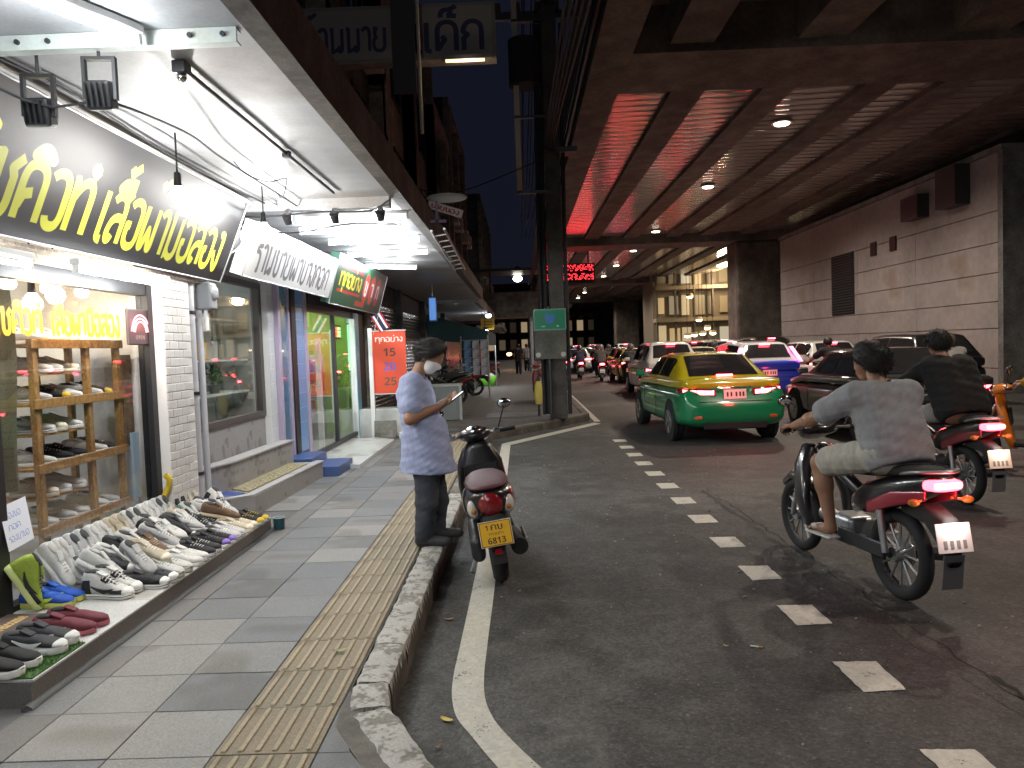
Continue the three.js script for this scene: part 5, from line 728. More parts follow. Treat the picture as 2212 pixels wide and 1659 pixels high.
{ // banner stand, flag and white block at the end of the green shop
  const t = canvasTex(256, 512, (x, w, h) => { x.fillStyle = '#d2492c'; x.fillRect(0, 0, w, h); x.strokeStyle = '#f3e6dc'; x.fillStyle = '#f3e6dc'; thaiFit(x, 'ทุกอย่าง', 20, 50, 216, 36, 0.14); x.font = 'bold 92px sans-serif'; x.textAlign = 'center'; x.fillStyle = '#47332e'; x.fillText('15', 128, 205); x.fillStyle = '#5a5fc0'; x.fillText('20', 128, 325); x.fillStyle = '#5d4c3c'; x.fillText('25', 128, 445); });
  const b = thing('banner', 'orange price banner with the numbers 15 20 25 on a white post', 'banner', [-2.31, 0, -13.2]); part(b, 'cloth', quad([-0.27, 0.78, 0], [0.31, 0.78, 0], [0.31, 1.86, 0], [-0.27, 1.86, 0]), print(t, { rough: 0.6 })); part(b, 'post', bx(-0.34, -0.27, 0, 1.92, -0.04, 0.03), M.white); part(b, 'arm', [rod(V(-0.3, 1.87, -0.01), V(0.32, 1.87, -0.01), 0.01), rod(V(-0.3, 0.77, -0.01), V(0.32, 0.77, -0.01), 0.01)], M.white);
  const ft = canvasTex(192, 128, (x) => { [['#a51931', 0, 21], ['#f4f5f8', 21, 21], ['#2d2a4a', 42, 44], ['#f4f5f8', 86, 21], ['#a51931', 107, 21]].forEach(([c, y, h]) => { x.fillStyle = c; x.fillRect(0, y, 192, h); }); });
  const f = thing('flag', 'small red white and blue striped flag on top of the banner post', 'flag', [-2.55, 1.86, -13.17]); const fg = new THREE.PlaneGeometry(0.3, 0.2, 10, 4), fp = fg.attributes.position; for (let i = 0; i < fp.count; i++) fp.setZ(i, Math.sin(fp.getX(i) * 22) * 0.015); fg.computeVertexNormals(); part(f, 'cloth', put(fg, [0.13, 0.16, 0], [0, 0, -1.05]), mat([1, 1, 1], { map: ft, rough: 0.8 })); part(f, 'stick', rod(V(0, -0.05, 0), V(0.12, 0.34, 0), 0.005), mat([0.5, 0.45, 0.3]));
  solo('concrete_block', bx(-2.9, -2.0, 0, 0.5, -13.35, -13.8, 0.02), plasterWhite, 'whitewashed block behind the foot of the banner post', 'block'); solo('paving_slab', box(0.38, 0.3, 0.05, [-2.4, 0.16, -13.12], [-0.12, 0, 0]), M.concrete, 'grey slab leaning against the whitewashed block', 'slab'); solo('paper_cup', cyl(0.05, 0.04, 0.1, 14, [-2.12, 0.05, -13.1]), M.white, 'white cup standing beside the leaning grey slab', 'cup');
}
// ================================================================ PEOPLE
const mid = (a, b, t = 0.5) => a.clone().lerp(b, t);
function handCaps(wr, dir, palm, side, curl, spread = 0.014) {          // palm: the way the palm looks; side: +1 puts the thumb on dir x palm
  const d = dir.clone().normalize(), n = palm.clone().addScaledVector(d, -palm.dot(d)).normalize(), u = V(0, 0, 0).crossVectors(d, n).multiplyScalar(side), out = [];
  const L = [0.072, 0.082, 0.077, 0.06];
  for (let i = 0; i < 4; i++) {
    const o = (1.5 - i) * 0.0195, b = wr.clone().addScaledVector(d, 0.088 - Math.abs(i - 1.2) * 0.004).addScaledVector(u, o); out.push(cap(wr.clone().addScaledVector(u, o * 0.6).addScaledVector(d, 0.012), b, 0.0145, 0.0115));
    let p = b, a = 0.15;
    for (const [j, f] of [0.45, 0.3, 0.25].entries()) { a += curl * [0.7, 1, 0.7][j]; const q = p.clone().addScaledVector(d, Math.cos(a) * L[i] * f).addScaledVector(n, Math.sin(a) * L[i] * f).addScaledVector(u, (1.5 - i) * spread * 0.1); out.push(cap(p, q, 0.0095 - j * 0.0008, 0.0088 - j * 0.0008)); p = q; }
  }
  let p = wr.clone().addScaledVector(d, 0.025).addScaledVector(u, 0.026), q = p.clone().addScaledVector(d, 0.03).addScaledVector(u, 0.026).addScaledVector(n, 0.016); out.push(cap(p, q, 0.015, 0.0115));
  const t = q.clone().addScaledVector(d, 0.03).addScaledVector(n, 0.02 + curl * 0.01).addScaledVector(u, -0.002); out.push(cap(q, t, 0.0105, 0.009)); return out;
}
function figure(s) {
  const o = thing(s.name ?? 'person', s.label, 'person', s.base), B0 = V(...s.base).negate(), loc = (g) => g.translate(B0.x, B0.y, B0.z), j = s.j, cell = s.cell ?? 0.013;
  const f = j.face.clone().normalize(), up0 = j.up ?? V(0, 1, 0), u = up0.clone().addScaledVector(f, -up0.dot(f)).normalize(), r = V(0, 0, 0).crossVectors(f, u), c = j.head, hp = (a, b, e) => c.clone().addScaledVector(f, a).addScaledVector(u, b).addScaledVector(r, e);
  const headL = [cap(hp(-0.012, 0.03, 0), hp(-0.03, 0.02, 0), 0.096, 0.09), cap(hp(0.02, 0.035, 0), hp(0.042, -0.075, 0), 0.074, 0.048), cap(hp(0.05, -0.02, 0.028), hp(0.05, -0.02, -0.028), 0.042), cap(hp(0.092, 0.005, 0), hp(0.108, -0.028, 0), 0.01, 0.015), cap(hp(0.088, 0.02, 0.03), hp(0.088, 0.02, -0.03), 0.012), cap(hp(0.0, 0.0, 0.085), hp(-0.01, -0.035, 0.082), 0.014, 0.01), cap(hp(0.0, 0.0, -0.085), hp(-0.01, -0.035, -0.082), 0.014, 0.01), cap(hp(0.085, -0.062, 0.018), hp(0.085, -0.062, -0.018), 0.012)];
  const sh = mid(j.shL, j.shR), pel = mid(j.hipL, j.hipR), lat = j.shL.clone().sub(j.shR).normalize(), off = (p, k) => p.clone().addScaledVector(lat, k), w = s.wide ?? 1, neckB = sh.clone().lerp(c, 0.12);
  const torso = [cap(off(sh, 0.085 * w).lerp(pel, 0.14), off(pel, 0.065 * w), 0.105 * w, 0.115 * w), cap(off(sh, -0.085 * w).lerp(pel, 0.14), off(pel, -0.065 * w), 0.105 * w, 0.115 * w), cap(mid(sh, j.shL, 0.85), mid(sh, j.shR, 0.85), 0.062)];
  if (s.belly) torso.push(cap(mid(sh, pel, 0.6).addScaledVector(s.belly, 1), mid(sh, pel, 0.82).addScaledVector(s.belly, 1), 0.13, 0.12));
  const hipsL = [cap(j.hipL, j.hipR, s.hipR ?? 0.1)], neck = [cap(sh.clone().lerp(c, 0.0), hp(-0.02, -0.05, 0), 0.056, 0.052)];
  const arm = (q) => [cap(j['sh' + q], j['el' + q], 0.052, 0.042), cap(j['el' + q], j['wr' + q], 0.042, 0.028)], leg = (q) => [cap(j['hip' + q], j['kn' + q], 0.088, 0.06), cap(j['kn' + q], mid(j['kn' + q], j['an' + q], 0.35), 0.058, 0.056), cap(mid(j['kn' + q], j['an' + q], 0.3), j['an' + q], 0.056, 0.036)];
  const foot = (q) => j['to' + q] ? [cap(j['an' + q].clone().add(V(0, -0.035, 0)), j['to' + q], 0.034, 0.026)] : [];
  const body = nets([...torso, ...hipsL, ...neck, ...arm('L'), ...arm('R'), ...leg('L'), ...leg('R'), ...foot('L'), ...foot('R')], 0.035, cell), bits = [body, nets(headL, 0.022, s.fine ? 0.006 : 0.011)];
  for (const q of ['L', 'R']) if (s.hands?.[q]) bits.push(nets(handCaps(j['wr' + q], ...s.hands[q]), 0.006, s.fine ? 0.0038 : 0.006));
  part(o, 'body', loc(merge(bits)), s.skin ?? M.skin);
  // hair
  const hairCut = (p) => { const q = p.clone().sub(c), a = q.dot(f), b = q.dot(u); const e = Math.abs(q.dot(r)); return Math.max(a - (b > 0.06 ? 0.075 : b > 0.0 ? lerp(0.02, 0.075, b / 0.06) : lerp(-0.03, 0.02, clamp((b + 0.05) / 0.05, 0, 1))), -0.085 - b - (e > 0.06 ? -0.03 : 0)) + (Math.sin(p.x * 260 + p.y * 90) * Math.sin(p.y * 120 - p.z * 210) + Math.sin(p.x * 410) * Math.sin(p.z * 390 + p.y * 200) * 0.6) * 0.0045; };
  if (s.hair !== null) part(o, 'hair', loc(nets([cap(hp(-0.012, 0.032, 0), hp(-0.03, 0.02, 0), 0.096, 0.092), cap(hp(0.035, 0.08, 0), hp(0.0, 0.06, 0), 0.055, 0.07)], 0.03, s.fine ? 0.006 : 0.012, { grow: s.hairGrow ?? 0.014, cut: hairCut, bump: 0.0012, fold: 5 })), s.hair ?? M.hair);
  if (s.fine && s.hair !== null) {          // loose strands over the cap of hair
    const hm = o.children[o.children.length - 1], hg = hm.geometry, pp = hg.attributes.position, nn = hg.attributes.normal, hr = rng(313), tufts = [], lc = c.clone().add(B0);
    for (let i = 0; i < 1800; i++) { const k = Math.floor(hr() * pp.count), q = V(0, 0, 0).fromBufferAttribute(pp, k), nm = V(0, 0, 0).fromBufferAttribute(nn, k), out = q.clone().sub(lc).normalize(), dn = u.clone().multiplyScalar(-0.55 + (hr() - 0.5) * 0.5).addScaledVector(f, -0.25 + (hr() - 0.5) * 0.7).addScaledVector(r, (hr() - 0.5) * 0.6).addScaledVector(out, 0.22 + hr() * 0.34).normalize(), e = q.clone().addScaledVector(dn, 0.014 + hr() * 0.024); tufts.push(rod(q.addScaledVector(out, -0.003), e, 0.0026, 0.0004, 4)); }
    hm.geometry = merge([hg, ...tufts]);
  }
  // clothes
  const sl = s.sleeve ?? 0.62, shirtL = [...torso, cap(j.shL, mid(j.shL, j.elL, sl), 0.06, 0.062), cap(j.shR, mid(j.shR, j.elR, sl), 0.06, 0.062), ...(sl > 0.99 ? [cap(j.elL, mid(j.elL, j.wrL, 0.85), 0.05, 0.04), cap(j.elR, mid(j.elR, j.wrR, 0.85), 0.05, 0.04)] : [])];
  const ax = c.clone().sub(pel).normalize(), hem = s.hem ?? 0;
  part(o, 'shirt', loc(nets([...shirtL, ...(s.skirt ? [cap(mid(sh, pel, 0.7), pel.clone().addScaledVector(ax, -0.06), 0.15, s.skirt)] : [])], 0.05, cell, { grow: 0.014 + (s.loose ?? 0), bump: s.folds ?? 0.0055, fold: 0.8, cut: (p) => Math.max(-(p.clone().sub(pel).dot(ax) + hem), p.distanceTo(sh.clone().lerp(c, 0.3)) < 0.085 ? 0.085 - p.distanceTo(sh.clone().lerp(c, 0.3)) : -1)  })), s.shirt);
  const kneeEnd = s.shorts ? 0.8 : 0, tl = []; for (const q of ['L', 'R']) { tl.push(cap(s.seated ? j['hip' + q] : j['hip' + q].clone().lerp(j['kn' + q], 0.12), s.shorts ? mid(j['hip' + q], j['kn' + q], 0.82) : j['kn' + q], 0.094, s.shorts ? 0.085 : 0.068)); if (!s.shorts) tl.push(cap(j['kn' + q], j['an' + q].clone().add(V(0, 0.01, 0)), 0.066, 0.056)); }
  part(o, s.shorts ? 'shorts' : 'trousers', loc(nets([cap(j.hipL, j.hipR, s.seated ? 0.115 : 0.075), ...(s.seated ? [cap(mid(j.hipL, j.hipR), mid(j.hipL, j.hipR).addScaledVector(ax, 0.05), 0.125)] : []), ...tl], 0.03, cell, { grow: 0.016, bump: 0.0045, fold: 0.75 })), s.pants);
  for (const q of ['L', 'R']) if (j['to' + q] && s.shoes) { const a = j['an' + q], t = j['to' + q], fwd = t.clone().sub(a).setY(0).normalize(), g = nets([cap(a.clone().addScaledVector(fwd, -0.03).setY(t.y + 0.01), t, 0.042, 0.036), cap(a.clone().add(V(0, -0.03, 0)), a.clone().add(V(0, -0.0, 0)), 0.042)], 0.03, 0.009, { grow: 0.004, cut: (p) => t.y - 0.026 - p.y }); part(o, 'shoe', loc(g), s.shoes); }
  for (const q of ['L', 'R']) if (s.sandal) { const a = j['an' + q], t = j['to' + q], fwd = t.clone().sub(a).setY(0).normalize(), yaw = Math.atan2(-fwd.x, -fwd.z), m = mid(a, t).setY(t.y - 0.032); part(o, 'sandal', loc(merge([rbox(0.09, 0.016, 0.27, m.toArray(), [0, yaw, 0], 0.007), rbox(0.085, 0.03, 0.05, mid(a, t, 0.72).setY(t.y + 0.018).toArray(), [0, yaw, 0], 0.014)])), s.sandal); for (let k = 0; k < 5; k++) { const sd = V(fwd.z, 0, -fwd.x); bits.push(0); part(o, 'toe', loc(ball(0.011, t.clone().addScaledVector(fwd, 0.022 - Math.abs(k - 1) * 0.006).addScaledVector(sd, (k - 2) * 0.016).add(V(0, -0.012, 0)).toArray(), [1, 0.9, 1.3], 8)), s.skin ?? M.skin); } }
  for (const k of [-1, 1]) if (s.fine) part(o, 'eye', loc(ball(0.011, hp(0.088, 0.002, 0.03 * k).toArray(), [1, 0.7, 1], 10)), M.black);
  if (s.mask) part(o, 'face_mask', loc(nets([cap(hp(0.02, -0.03, 0.0), hp(0.044, -0.07, 0), 0.068, 0.05), cap(hp(0.09, -0.02, 0), hp(0.106, -0.03, 0), 0.012, 0.016), cap(hp(0.055, -0.03, 0.026), hp(0.055, -0.03, -0.026), 0.042)], 0.025, 0.007, { grow: 0.0045, cut: (p) => { const q = p.clone().sub(c); return Math.max(0.012 - q.dot(f), q.dot(u) + 0.008 - q.dot(f) * 0.08); } })), s.mask);
  if (s.helmet) { const hg = nets([cap(hp(-0.005, 0.03, 0), hp(-0.03, 0.015, 0), 0.1, 0.1)], 0.03, 0.011, { grow: 0.032, cut: (p) => { const q = p.clone().sub(c); return Math.max(-0.08 - q.dot(u), Math.min(q.dot(f) - 0.05, 0.05 - q.dot(u))); } }); part(o, 'helmet', loc(hg), s.helmet); }
  return o;
}
{ // the man with the phone
  const D = 5.85, P = (x, y, d) => at(x, y, d ?? D), ank = (p) => p.setY(0.085), base = onY(932, 1172, 0).toArray(); base[1] = 0;
  const j = { head: P(928, 770), face: V(0.8, -0.56, 0.12), up: V(0.4, 0.9, 0), shR: P(890, 830, 5.66), shL: P(896, 826, 6.03), elR: P(886, 905, 5.57), wrR: P(948, 878, 5.7), elL: P(915, 902, 6.06), wrL: P(962, 868, 5.93), hipR: P(922, 1000, 5.76), hipL: P(928, 1000, 5.95), knR: P(922, 1082, 5.76), knL: P(945, 1082, 5.97), anR: ank(P(916, 1160, 5.76)), anL: ank(P(944, 1146, 5.98)) };
  j.toR = j.anR.clone().add(V(0.17, -0.05, 0.03)); j.toL = j.anL.clone().add(V(0.17, -0.05, -0.02));
  const ph = P(985, 859, 5.83), hd = (w) => ph.clone().sub(w).setY((ph.y - w.y) * 0.6);
  figure({ label: 'man in pale blue t-shirt and mask standing on the kerb reading his phone', base, j, fine: true, cell: 0.011, wide: 1.12, belly: V(0.05, 0, 0), skirt: 0.2, hem: 0.06, loose: 0.008, shirt: mat([0.4, 0.46, 0.7], { rough: 0.9, map: T.fabric, bump: B.fabric, bs: 0.001 }), pants: mat([0.05, 0.06, 0.078], { rough: 0.9, map: T.fabric, bump: B.fabric, bs: 0.001 }), shoes: mat([0.03, 0.03, 0.033], { rough: 0.7 }), mask: mat([0.6, 0.6, 0.6], { rough: 0.9 }), hair: mat([0.014, 0.013, 0.013], { rough: 0.6 }), hands: { R: [hd(j.wrR), V(-0.25, 0.9, -0.3), 1, 0.5], L: [hd(j.wrL), V(-0.25, 0.9, 0.3), -1, 0.5] } });
  const p = thing('phone', 'smartphone with a lit white screen in the hands of the man on the kerb', 'phone', ph.toArray()); p.rotation.set(0, 0.15, 0.62); part(p, 'case', rbox(0.15, 0.01, 0.075, [0.0, 0, 0], undefined, 0.008), M.black); part(p, 'screen', rbox(0.14, 0.002, 0.067, [0, 0.0065, 0], undefined, 0.006), glow([0.85, 0.95, 1], 1.1)); point(p, [-0.02, 0.04, 0], [0.85, 0.93, 1], 0.035, 2);
}
// ================================================================ TWO-WHEELERS
const ringY = (y, cx, cz, w, d, e = 3, n = 18) => ring(0, 0, 0, w, d, e, n).map(([a, b]) => [cx + a, y, cz - b]);
const loftY = (rows, n = 18) => loft(rows.map(([y, cx, cz, w, d, e]) => ringY(y, cx, cz, w, d, e, n)));
const tyreGeo = (R0, t) => put(new THREE.TorusGeometry(R0 - t, t, 10, 32), undefined, [0, Math.PI / 2, 0]);
function wheel(o, x, y, z, R0, t, spokes = 6, rimM = M.darkMetal) {
  const w = part(o, 'wheel', put(new THREE.TorusGeometry(R0 - t * 1.7, 0.016, 6, 30), undefined, [0, Math.PI / 2, 0]), rimM); w.position.set(x, y, z);
  part(w, 'tyre', tyreGeo(R0, t), M.rubber); part(w, 'hub', [cyl(0.045, 0.045, 0.11, 14, [0, 0, 0], [0, 0, Math.PI / 2]), ...Array.from({ length: spokes }, (_, k) => { const a = k / spokes * 6.283; return rod(V(0, 0, 0), V(0, Math.sin(a) * (R0 - t * 1.7), Math.cos(a) * (R0 - t * 1.7)), 0.011, 0.008, 6); }), ...Array.from({ length: 1 }, () => cyl(0.085, 0.085, 0.008, 20, [0.04, 0, 0], [0, 0, Math.PI / 2]))], M.steel); return w;
}
const redNear = glow([1, 0.05, 0.07], 12, [0.3, 0.01, 0.02]), redOn = glow([1, 0.05, 0.07], 44, [0.3, 0.01, 0.02]), redHot = glow([1, 0.3, 0.32], 9, [0.4, 0.05, 0.05]), redOff = mat([0.22, 0.01, 0.015], { rough: 0.12, clearcoat: 1 }), amberOff = mat([0.5, 0.18, 0.03], { rough: 0.15 }), clearLens = mat([0.6, 0.58, 0.52], { rough: 0.08, clearcoat: 1 });
const paint = (c, o = {}) => mat(c, { rough: 0.28, clearcoat: 1, clearcoatRoughness: 0.06, ...o });
function mirrorPair(o, y, z, x = 0.27) { for (const s of [-1, 1]) { const m = part(o, 'mirror', [rod(V(s * x, y, z), V(s * (x + 0.07), y + 0.17, z + 0.03), 0.006), ball(0.06, [s * (x + 0.08), y + 0.2, z + 0.02], [1, 0.72, 0.35])], M.black); part(m, 'mirror_glass', ball(0.053, [s * (x + 0.08), y + 0.2, z + 0.027], [1, 0.72, 0.32]), M.mirror); } }
function scooter(label, c, { on = false, plateTex, seat = [0.07, 0.016, 0.02], name = 'scooter', group } = {}) {
  const o = thing(name, label, 'scooter', [0, 0, 0], 0, group), pm = paint(c);
  wheel(o, 0, 0.25, 0, 0.25, 0.06, 5); wheel(o, 0, 0.25, -1.24, 0.25, 0.055, 5);
  part(o, 'rear_body', loftZ([[0.37, 0, 0.67, 0.04, 0.035], [0.355, 0, 0.655, 0.1, 0.075], [0.31, 0, 0.64, 0.15, 0.1], [0.2, 0, 0.625, 0.178, 0.125], [0.05, 0, 0.61, 0.185, 0.15], [-0.12, 0, 0.575, 0.178, 0.165], [-0.3, 0, 0.5, 0.15, 0.17], [-0.42, 0, 0.42, 0.11, 0.13], [-0.47, 0, 0.36, 0.06, 0.06]], 26), pm);
  const st = part(o, 'seat', loftZ([[0.37, 0, 0.742, 0.05, 0.01], [0.35, 0, 0.748, 0.11, 0.016], [0.25, 0, 0.752, 0.145, 0.022], [0.05, 0, 0.748, 0.155, 0.022], [-0.15, 0, 0.742, 0.14, 0.026], [-0.32, 0, 0.738, 0.1, 0.026], [-0.42, 0, 0.725, 0.05, 0.025]], 22), mat(seat, { rough: 0.55 })); part(st, 'seam', hose([[-0.13, 0.765, 0.25], [-0.14, 0.76, 0], [-0.1, 0.74, -0.32]], 0.004, 14), M.black);
  part(o, 'tail_light', ball(1, [0, 0.635, 0.345], [0.085, 0.085, 0.05], 18), on ? redHot : redOff);
  for (const s of [-1, 1]) { const q = part(o, 'indicator', ball(1, [s * 0.118, 0.615, 0.315], [0.042, 0.065, 0.04], 14), clearLens); part(q, 'amber_bulb', ball(0.018, [s * 0.118, 0.6, 0.35], undefined, 8), amberOff); }
  const rf = part(o, 'rear_fender', [loftZ([[0.44, 0, 0.42, 0.055, 0.09, 4], [0.38, 0, 0.47, 0.075, 0.09, 4], [0.26, 0, 0.52, 0.085, 0.06, 4], [0.1, 0, 0.54, 0.085, 0.03, 4]], 14), rbox(0.1, 0.1, 0.015, [0, 0.3, 0.44], [-0.25, 0, 0], 0.006)], M.matte); part(rf, 'reflector', rbox(0.05, 0.04, 0.01, [0, 0.335, 0.452], [-0.25, 0, 0], 0.004), redOff);
  const pl = part(o, 'number_plate', rbox(0.215, 0.165, 0.006, [0, 0.46, 0.455], [-0.2, 0, 0], 0.002), M.white); if (plateTex) { const g = quad([-0.104, -0.08, 0], [0.104, -0.08, 0], [0.104, 0.08, 0], [-0.104, 0.08, 0]); part(pl, 'plate_print', put(g, [0, 0.461, 0.4595], [-0.2, 0, 0]), print(plateTex, { rough: 0.45 })); }
  part(o, 'engine_case', [rbox(0.1, 0.19, 0.52, [-0.13, 0.3, -0.12], [0.08, 0, 0], 0.05), rbox(0.14, 0.16, 0.2, [0, 0.32, -0.28], undefined, 0.03)], M.darkMetal); const ex = part(o, 'exhaust', [rod(V(0.14, 0.27, -0.25), V(0.15, 0.3, 0.28), 0.05, 0.058, 14)], M.black); part(ex, 'heat_shield', rbox(0.02, 0.07, 0.3, [0.205, 0.31, 0.08], [0.05, 0, 0], 0.01), M.steel);
  part(o, 'floorboard', rbox(0.34, 0.06, 0.5, [0, 0.29, -0.62], undefined, 0.025), M.matte);
  part(o, 'leg_shield', loftY([[0.24, 0, -0.86, 0.15, 0.05], [0.35, 0, -0.9, 0.19, 0.055], [0.55, 0, -0.95, 0.205, 0.06], [0.72, 0, -0.985, 0.19, 0.06], [0.84, 0, -1.0, 0.13, 0.055], [0.9, 0, -1.0, 0.07, 0.045]], 22), pm);
  part(o, 'glove_box', rbox(0.28, 0.2, 0.03, [0, 0.62, -0.895], [-0.12, 0, 0], 0.014), M.black);
  part(o, 'front_fender', loftZ([[-0.98, 0, 0.4, 0.06, 0.05, 3], [-1.1, 0, 0.5, 0.085, 0.055, 3], [-1.25, 0, 0.525, 0.09, 0.05, 3], [-1.4, 0, 0.48, 0.075, 0.05, 3], [-1.47, 0, 0.42, 0.04, 0.03, 3]], 16), pm); part(o, 'fork', [rod(V(-0.07, 0.25, -1.24), V(-0.06, 0.75, -1.05), 0.018), rod(V(0.07, 0.25, -1.24), V(0.06, 0.75, -1.05), 0.018)], M.steel);
  const hc = part(o, 'handlebar_cover', loftZ([[-0.86, 0, 0.95, 0.06, 0.03], [-0.9, 0, 0.96, 0.12, 0.05], [-0.98, 0, 0.955, 0.14, 0.06], [-1.06, 0, 0.94, 0.1, 0.06], [-1.1, 0, 0.93, 0.05, 0.04]], 18), pm); part(hc, 'speedometer', ball(0.085, [0, 0.985, -0.93], [1, 0.55, 0.8], 20), M.chrome); part(hc, 'headlight', ball(0.085, [0, 0.93, -1.07], [1, 0.9, 0.5], 18), M.chrome);
  const hb = part(o, 'handlebar', [rod(V(-0.32, 0.965, -0.88), V(-0.08, 0.955, -0.96), 0.012), rod(V(0.32, 0.965, -0.88), V(0.08, 0.955, -0.96), 0.012)], M.steel); for (const s of [-1, 1]) { part(hb, 'grip', rod(V(s * 0.21, 0.96, -0.917), V(s * 0.335, 0.966, -0.875), 0.018, 0.018, 12), M.rubber); part(hb, 'lever', rod(V(s * 0.16, 0.955, -0.97), V(s * 0.33, 0.955, -0.93), 0.006), M.chrome); part(hb, 'switch_box', rbox(0.06, 0.05, 0.06, [s * 0.185, 0.962, -0.925], undefined, 0.012), M.chrome); }
  mirrorPair(o, 0.98, -0.93, 0.2); part(o, 'side_stand', rod(V(-0.1, 0.24, -0.3), V(-0.21, 0.03, -0.26), 0.011), M.steel); return o;
}
function plate(bg, top, bottom, ink = '#3a3020') { return canvasTex(256, 200, (x, w, h) => { x.fillStyle = bg; x.fillRect(0, 0, w, h); x.strokeStyle = ink; x.fillStyle = ink; x.lineWidth = 5; x.strokeRect(5, 5, w - 10, h - 10); x.font = 'bold 56px sans-serif'; x.textAlign = 'center'; if (top) { x.fillText('1', 62, 68); thaiFit(x, top, 90, 30, 100, 40, 0.16); } x.globalAlpha = 0.6; if (top) thaiFit(x, 'กรงมทา', 70, 92, 120, 18, 0.16); x.globalAlpha = 1; x.font = 'bold 68px sans-serif'; x.fillText(bottom, 128, 180); }); }
{
  const s = scooter('black parked scooter with dark red seat and yellow number plate beside the kerb', [0.012, 0.011, 0.012], { plateTex: plate('#e8b21c', 'กข', '6813') });
  s.position.set(-0.19, RY + 0.002, -5.34); s.rotation.set(0, 0.1, 0.13, 'YXZ');
}
function motorbike(label, c, { on = true, lit = 0, trim = [0.15, 0.01, 0.015], name = 'motorcycle', group, plateC = [0.78, 0.78, 0.76] } = {}) {
  const o = thing(name, label, 'motorcycle', [0, 0, 0], 0, group), pm = paint(c), tm = paint(trim);
  wheel(o, 0, 0.285, 0, 0.285, 0.045, 12); wheel(o, 0, 0.285, -1.2, 0.285, 0.04, 12);
  part(o, 'tail_cowl', loftZ([[0.4, 0, 0.8, 0.05, 0.03], [0.36, 0, 0.79, 0.1, 0.055], [0.2, 0, 0.74, 0.125, 0.08], [0, 0, 0.68, 0.13, 0.1], [-0.25, 0, 0.6, 0.12, 0.11], [-0.4, 0, 0.54, 0.08, 0.08]], 22), pm);
  for (const s of [-1, 1]) part(o, 'side_fin', loftZ([[0.36, s * 0.1, 0.72, 0.012, 0.03], [0.1, s * 0.125, 0.66, 0.014, 0.05], [-0.15, s * 0.12, 0.56, 0.012, 0.04]], 10), tm);
  part(o, 'seat', loftZ([[0.36, 0, 0.85, 0.05, 0.02], [0.28, 0, 0.845, 0.1, 0.035], [0.02, 0, 0.82, 0.125, 0.04], [-0.2, 0, 0.785, 0.12, 0.04], [-0.38, 0, 0.76, 0.08, 0.035], [-0.46, 0, 0.74, 0.04, 0.02]], 20), M.rubber);
  part(o, 'grab_rail', hose([[-0.1, 0.82, 0.15], [-0.12, 0.86, 0.35], [0, 0.87, 0.45], [0.12, 0.86, 0.35], [0.1, 0.82, 0.15]], 0.011, 24), M.steel);
  const tl = part(o, 'tail_light', loftZ([[0.425, 0, 0.785, 0.07, 0.02, 3], [0.41, 0, 0.785, 0.105, 0.034, 3], [0.36, 0, 0.785, 0.112, 0.038, 3]], 20), on ? (lit > 0.7 ? redNear : redOn) : redOff); if (on) part(tl, 'lamp_core', rbox(0.17, 0.034, 0.012, [0, 0.787, 0.426], undefined, 0.006), redHot); if (lit > 0.7) point(o, [0, 0.78, 0.52], [1, 0.06, 0.08], lit * 0.28, 3);
  for (const s of [-1, 1]) part(o, 'indicator', [rod(V(s * 0.08, 0.7, 0.34), V(s * 0.15, 0.69, 0.36), 0.008), ball(0.028, [s * 0.17, 0.69, 0.365], [1.3, 0.8, 1])], amberOff);
  const pl = part(o, 'number_plate', rbox(0.215, 0.165, 0.005, [0, 0.5, 0.47], [-0.22, 0, 0], 0.002), mat(plateC, { rough: 0.5 })); part(pl, 'plate_letters', [-0.06, -0.02, 0.02, 0.06].map((x) => rbox(0.022, 0.045, 0.003, [x, 0.465, 0.481], [-0.22, 0, 0], 0.002)), mat([0.25, 0.25, 0.26])); if (lit > 0.7) { point(o, [0, 0.61, 0.5], [1, 0.95, 0.85], 0.14, 1); }
  part(o, 'rear_fender', loftZ([[0.47, 0, 0.38, 0.05, 0.05, 4], [0.44, 0, 0.5, 0.06, 0.11, 4], [0.3, 0, 0.6, 0.065, 0.06, 4], [0.1, 0, 0.6, 0.065, 0.03, 4]], 14), M.matte); part(o, 'mud_flap', rbox(0.13, 0.2, 0.008, [0, 0.3, 0.46], [0.1, 0, 0], 0.003), mat([0.12, 0.12, 0.125], { rough: 0.8 }));
  part(o, 'shock_absorber', [-1, 1].map((s) => rod(V(s * 0.105, 0.3, 0), V(s * 0.11, 0.62, -0.06), 0.022)), M.steel); part(o, 'swing_arm', [-1, 1].map((s) => rod(V(s * 0.085, 0.285, 0.02), V(s * 0.08, 0.33, -0.5), 0.018)), M.darkMetal);
  const en = part(o, 'engine', [rbox(0.2, 0.2, 0.26, [0, 0.33, -0.52], undefined, 0.04), rod(V(0, 0.34, -0.6), V(0, 0.37, -0.85), 0.065, 0.06, 14)], M.steel); part(en, 'chain_cover', rbox(0.03, 0.1, 0.5, [-0.11, 0.31, -0.25], undefined, 0.012), M.darkMetal);
  part(o, 'exhaust', [hose([[0.08, 0.3, -0.75], [0.1, 0.2, -0.5], [0.12, 0.22, -0.2]], 0.018, 16, 8), rod(V(0.13, 0.24, -0.22), V(0.16, 0.34, 0.26), 0.04, 0.045, 14)], M.darkMetal);
  part(o, 'frame_tube', [rod(V(0, 0.58, -0.35), V(0, 0.82, -0.92), 0.04, 0.05, 10)], pm); part(o, 'leg_shield', [-1, 1].map((s) => loftY([[0.3, s * 0.16, -0.8, 0.03, 0.05], [0.5, s * 0.18, -0.86, 0.04, 0.07], [0.72, s * 0.13, -0.93, 0.05, 0.07], [0.86, s * 0.06, -0.97, 0.04, 0.05]], 12)), pm);
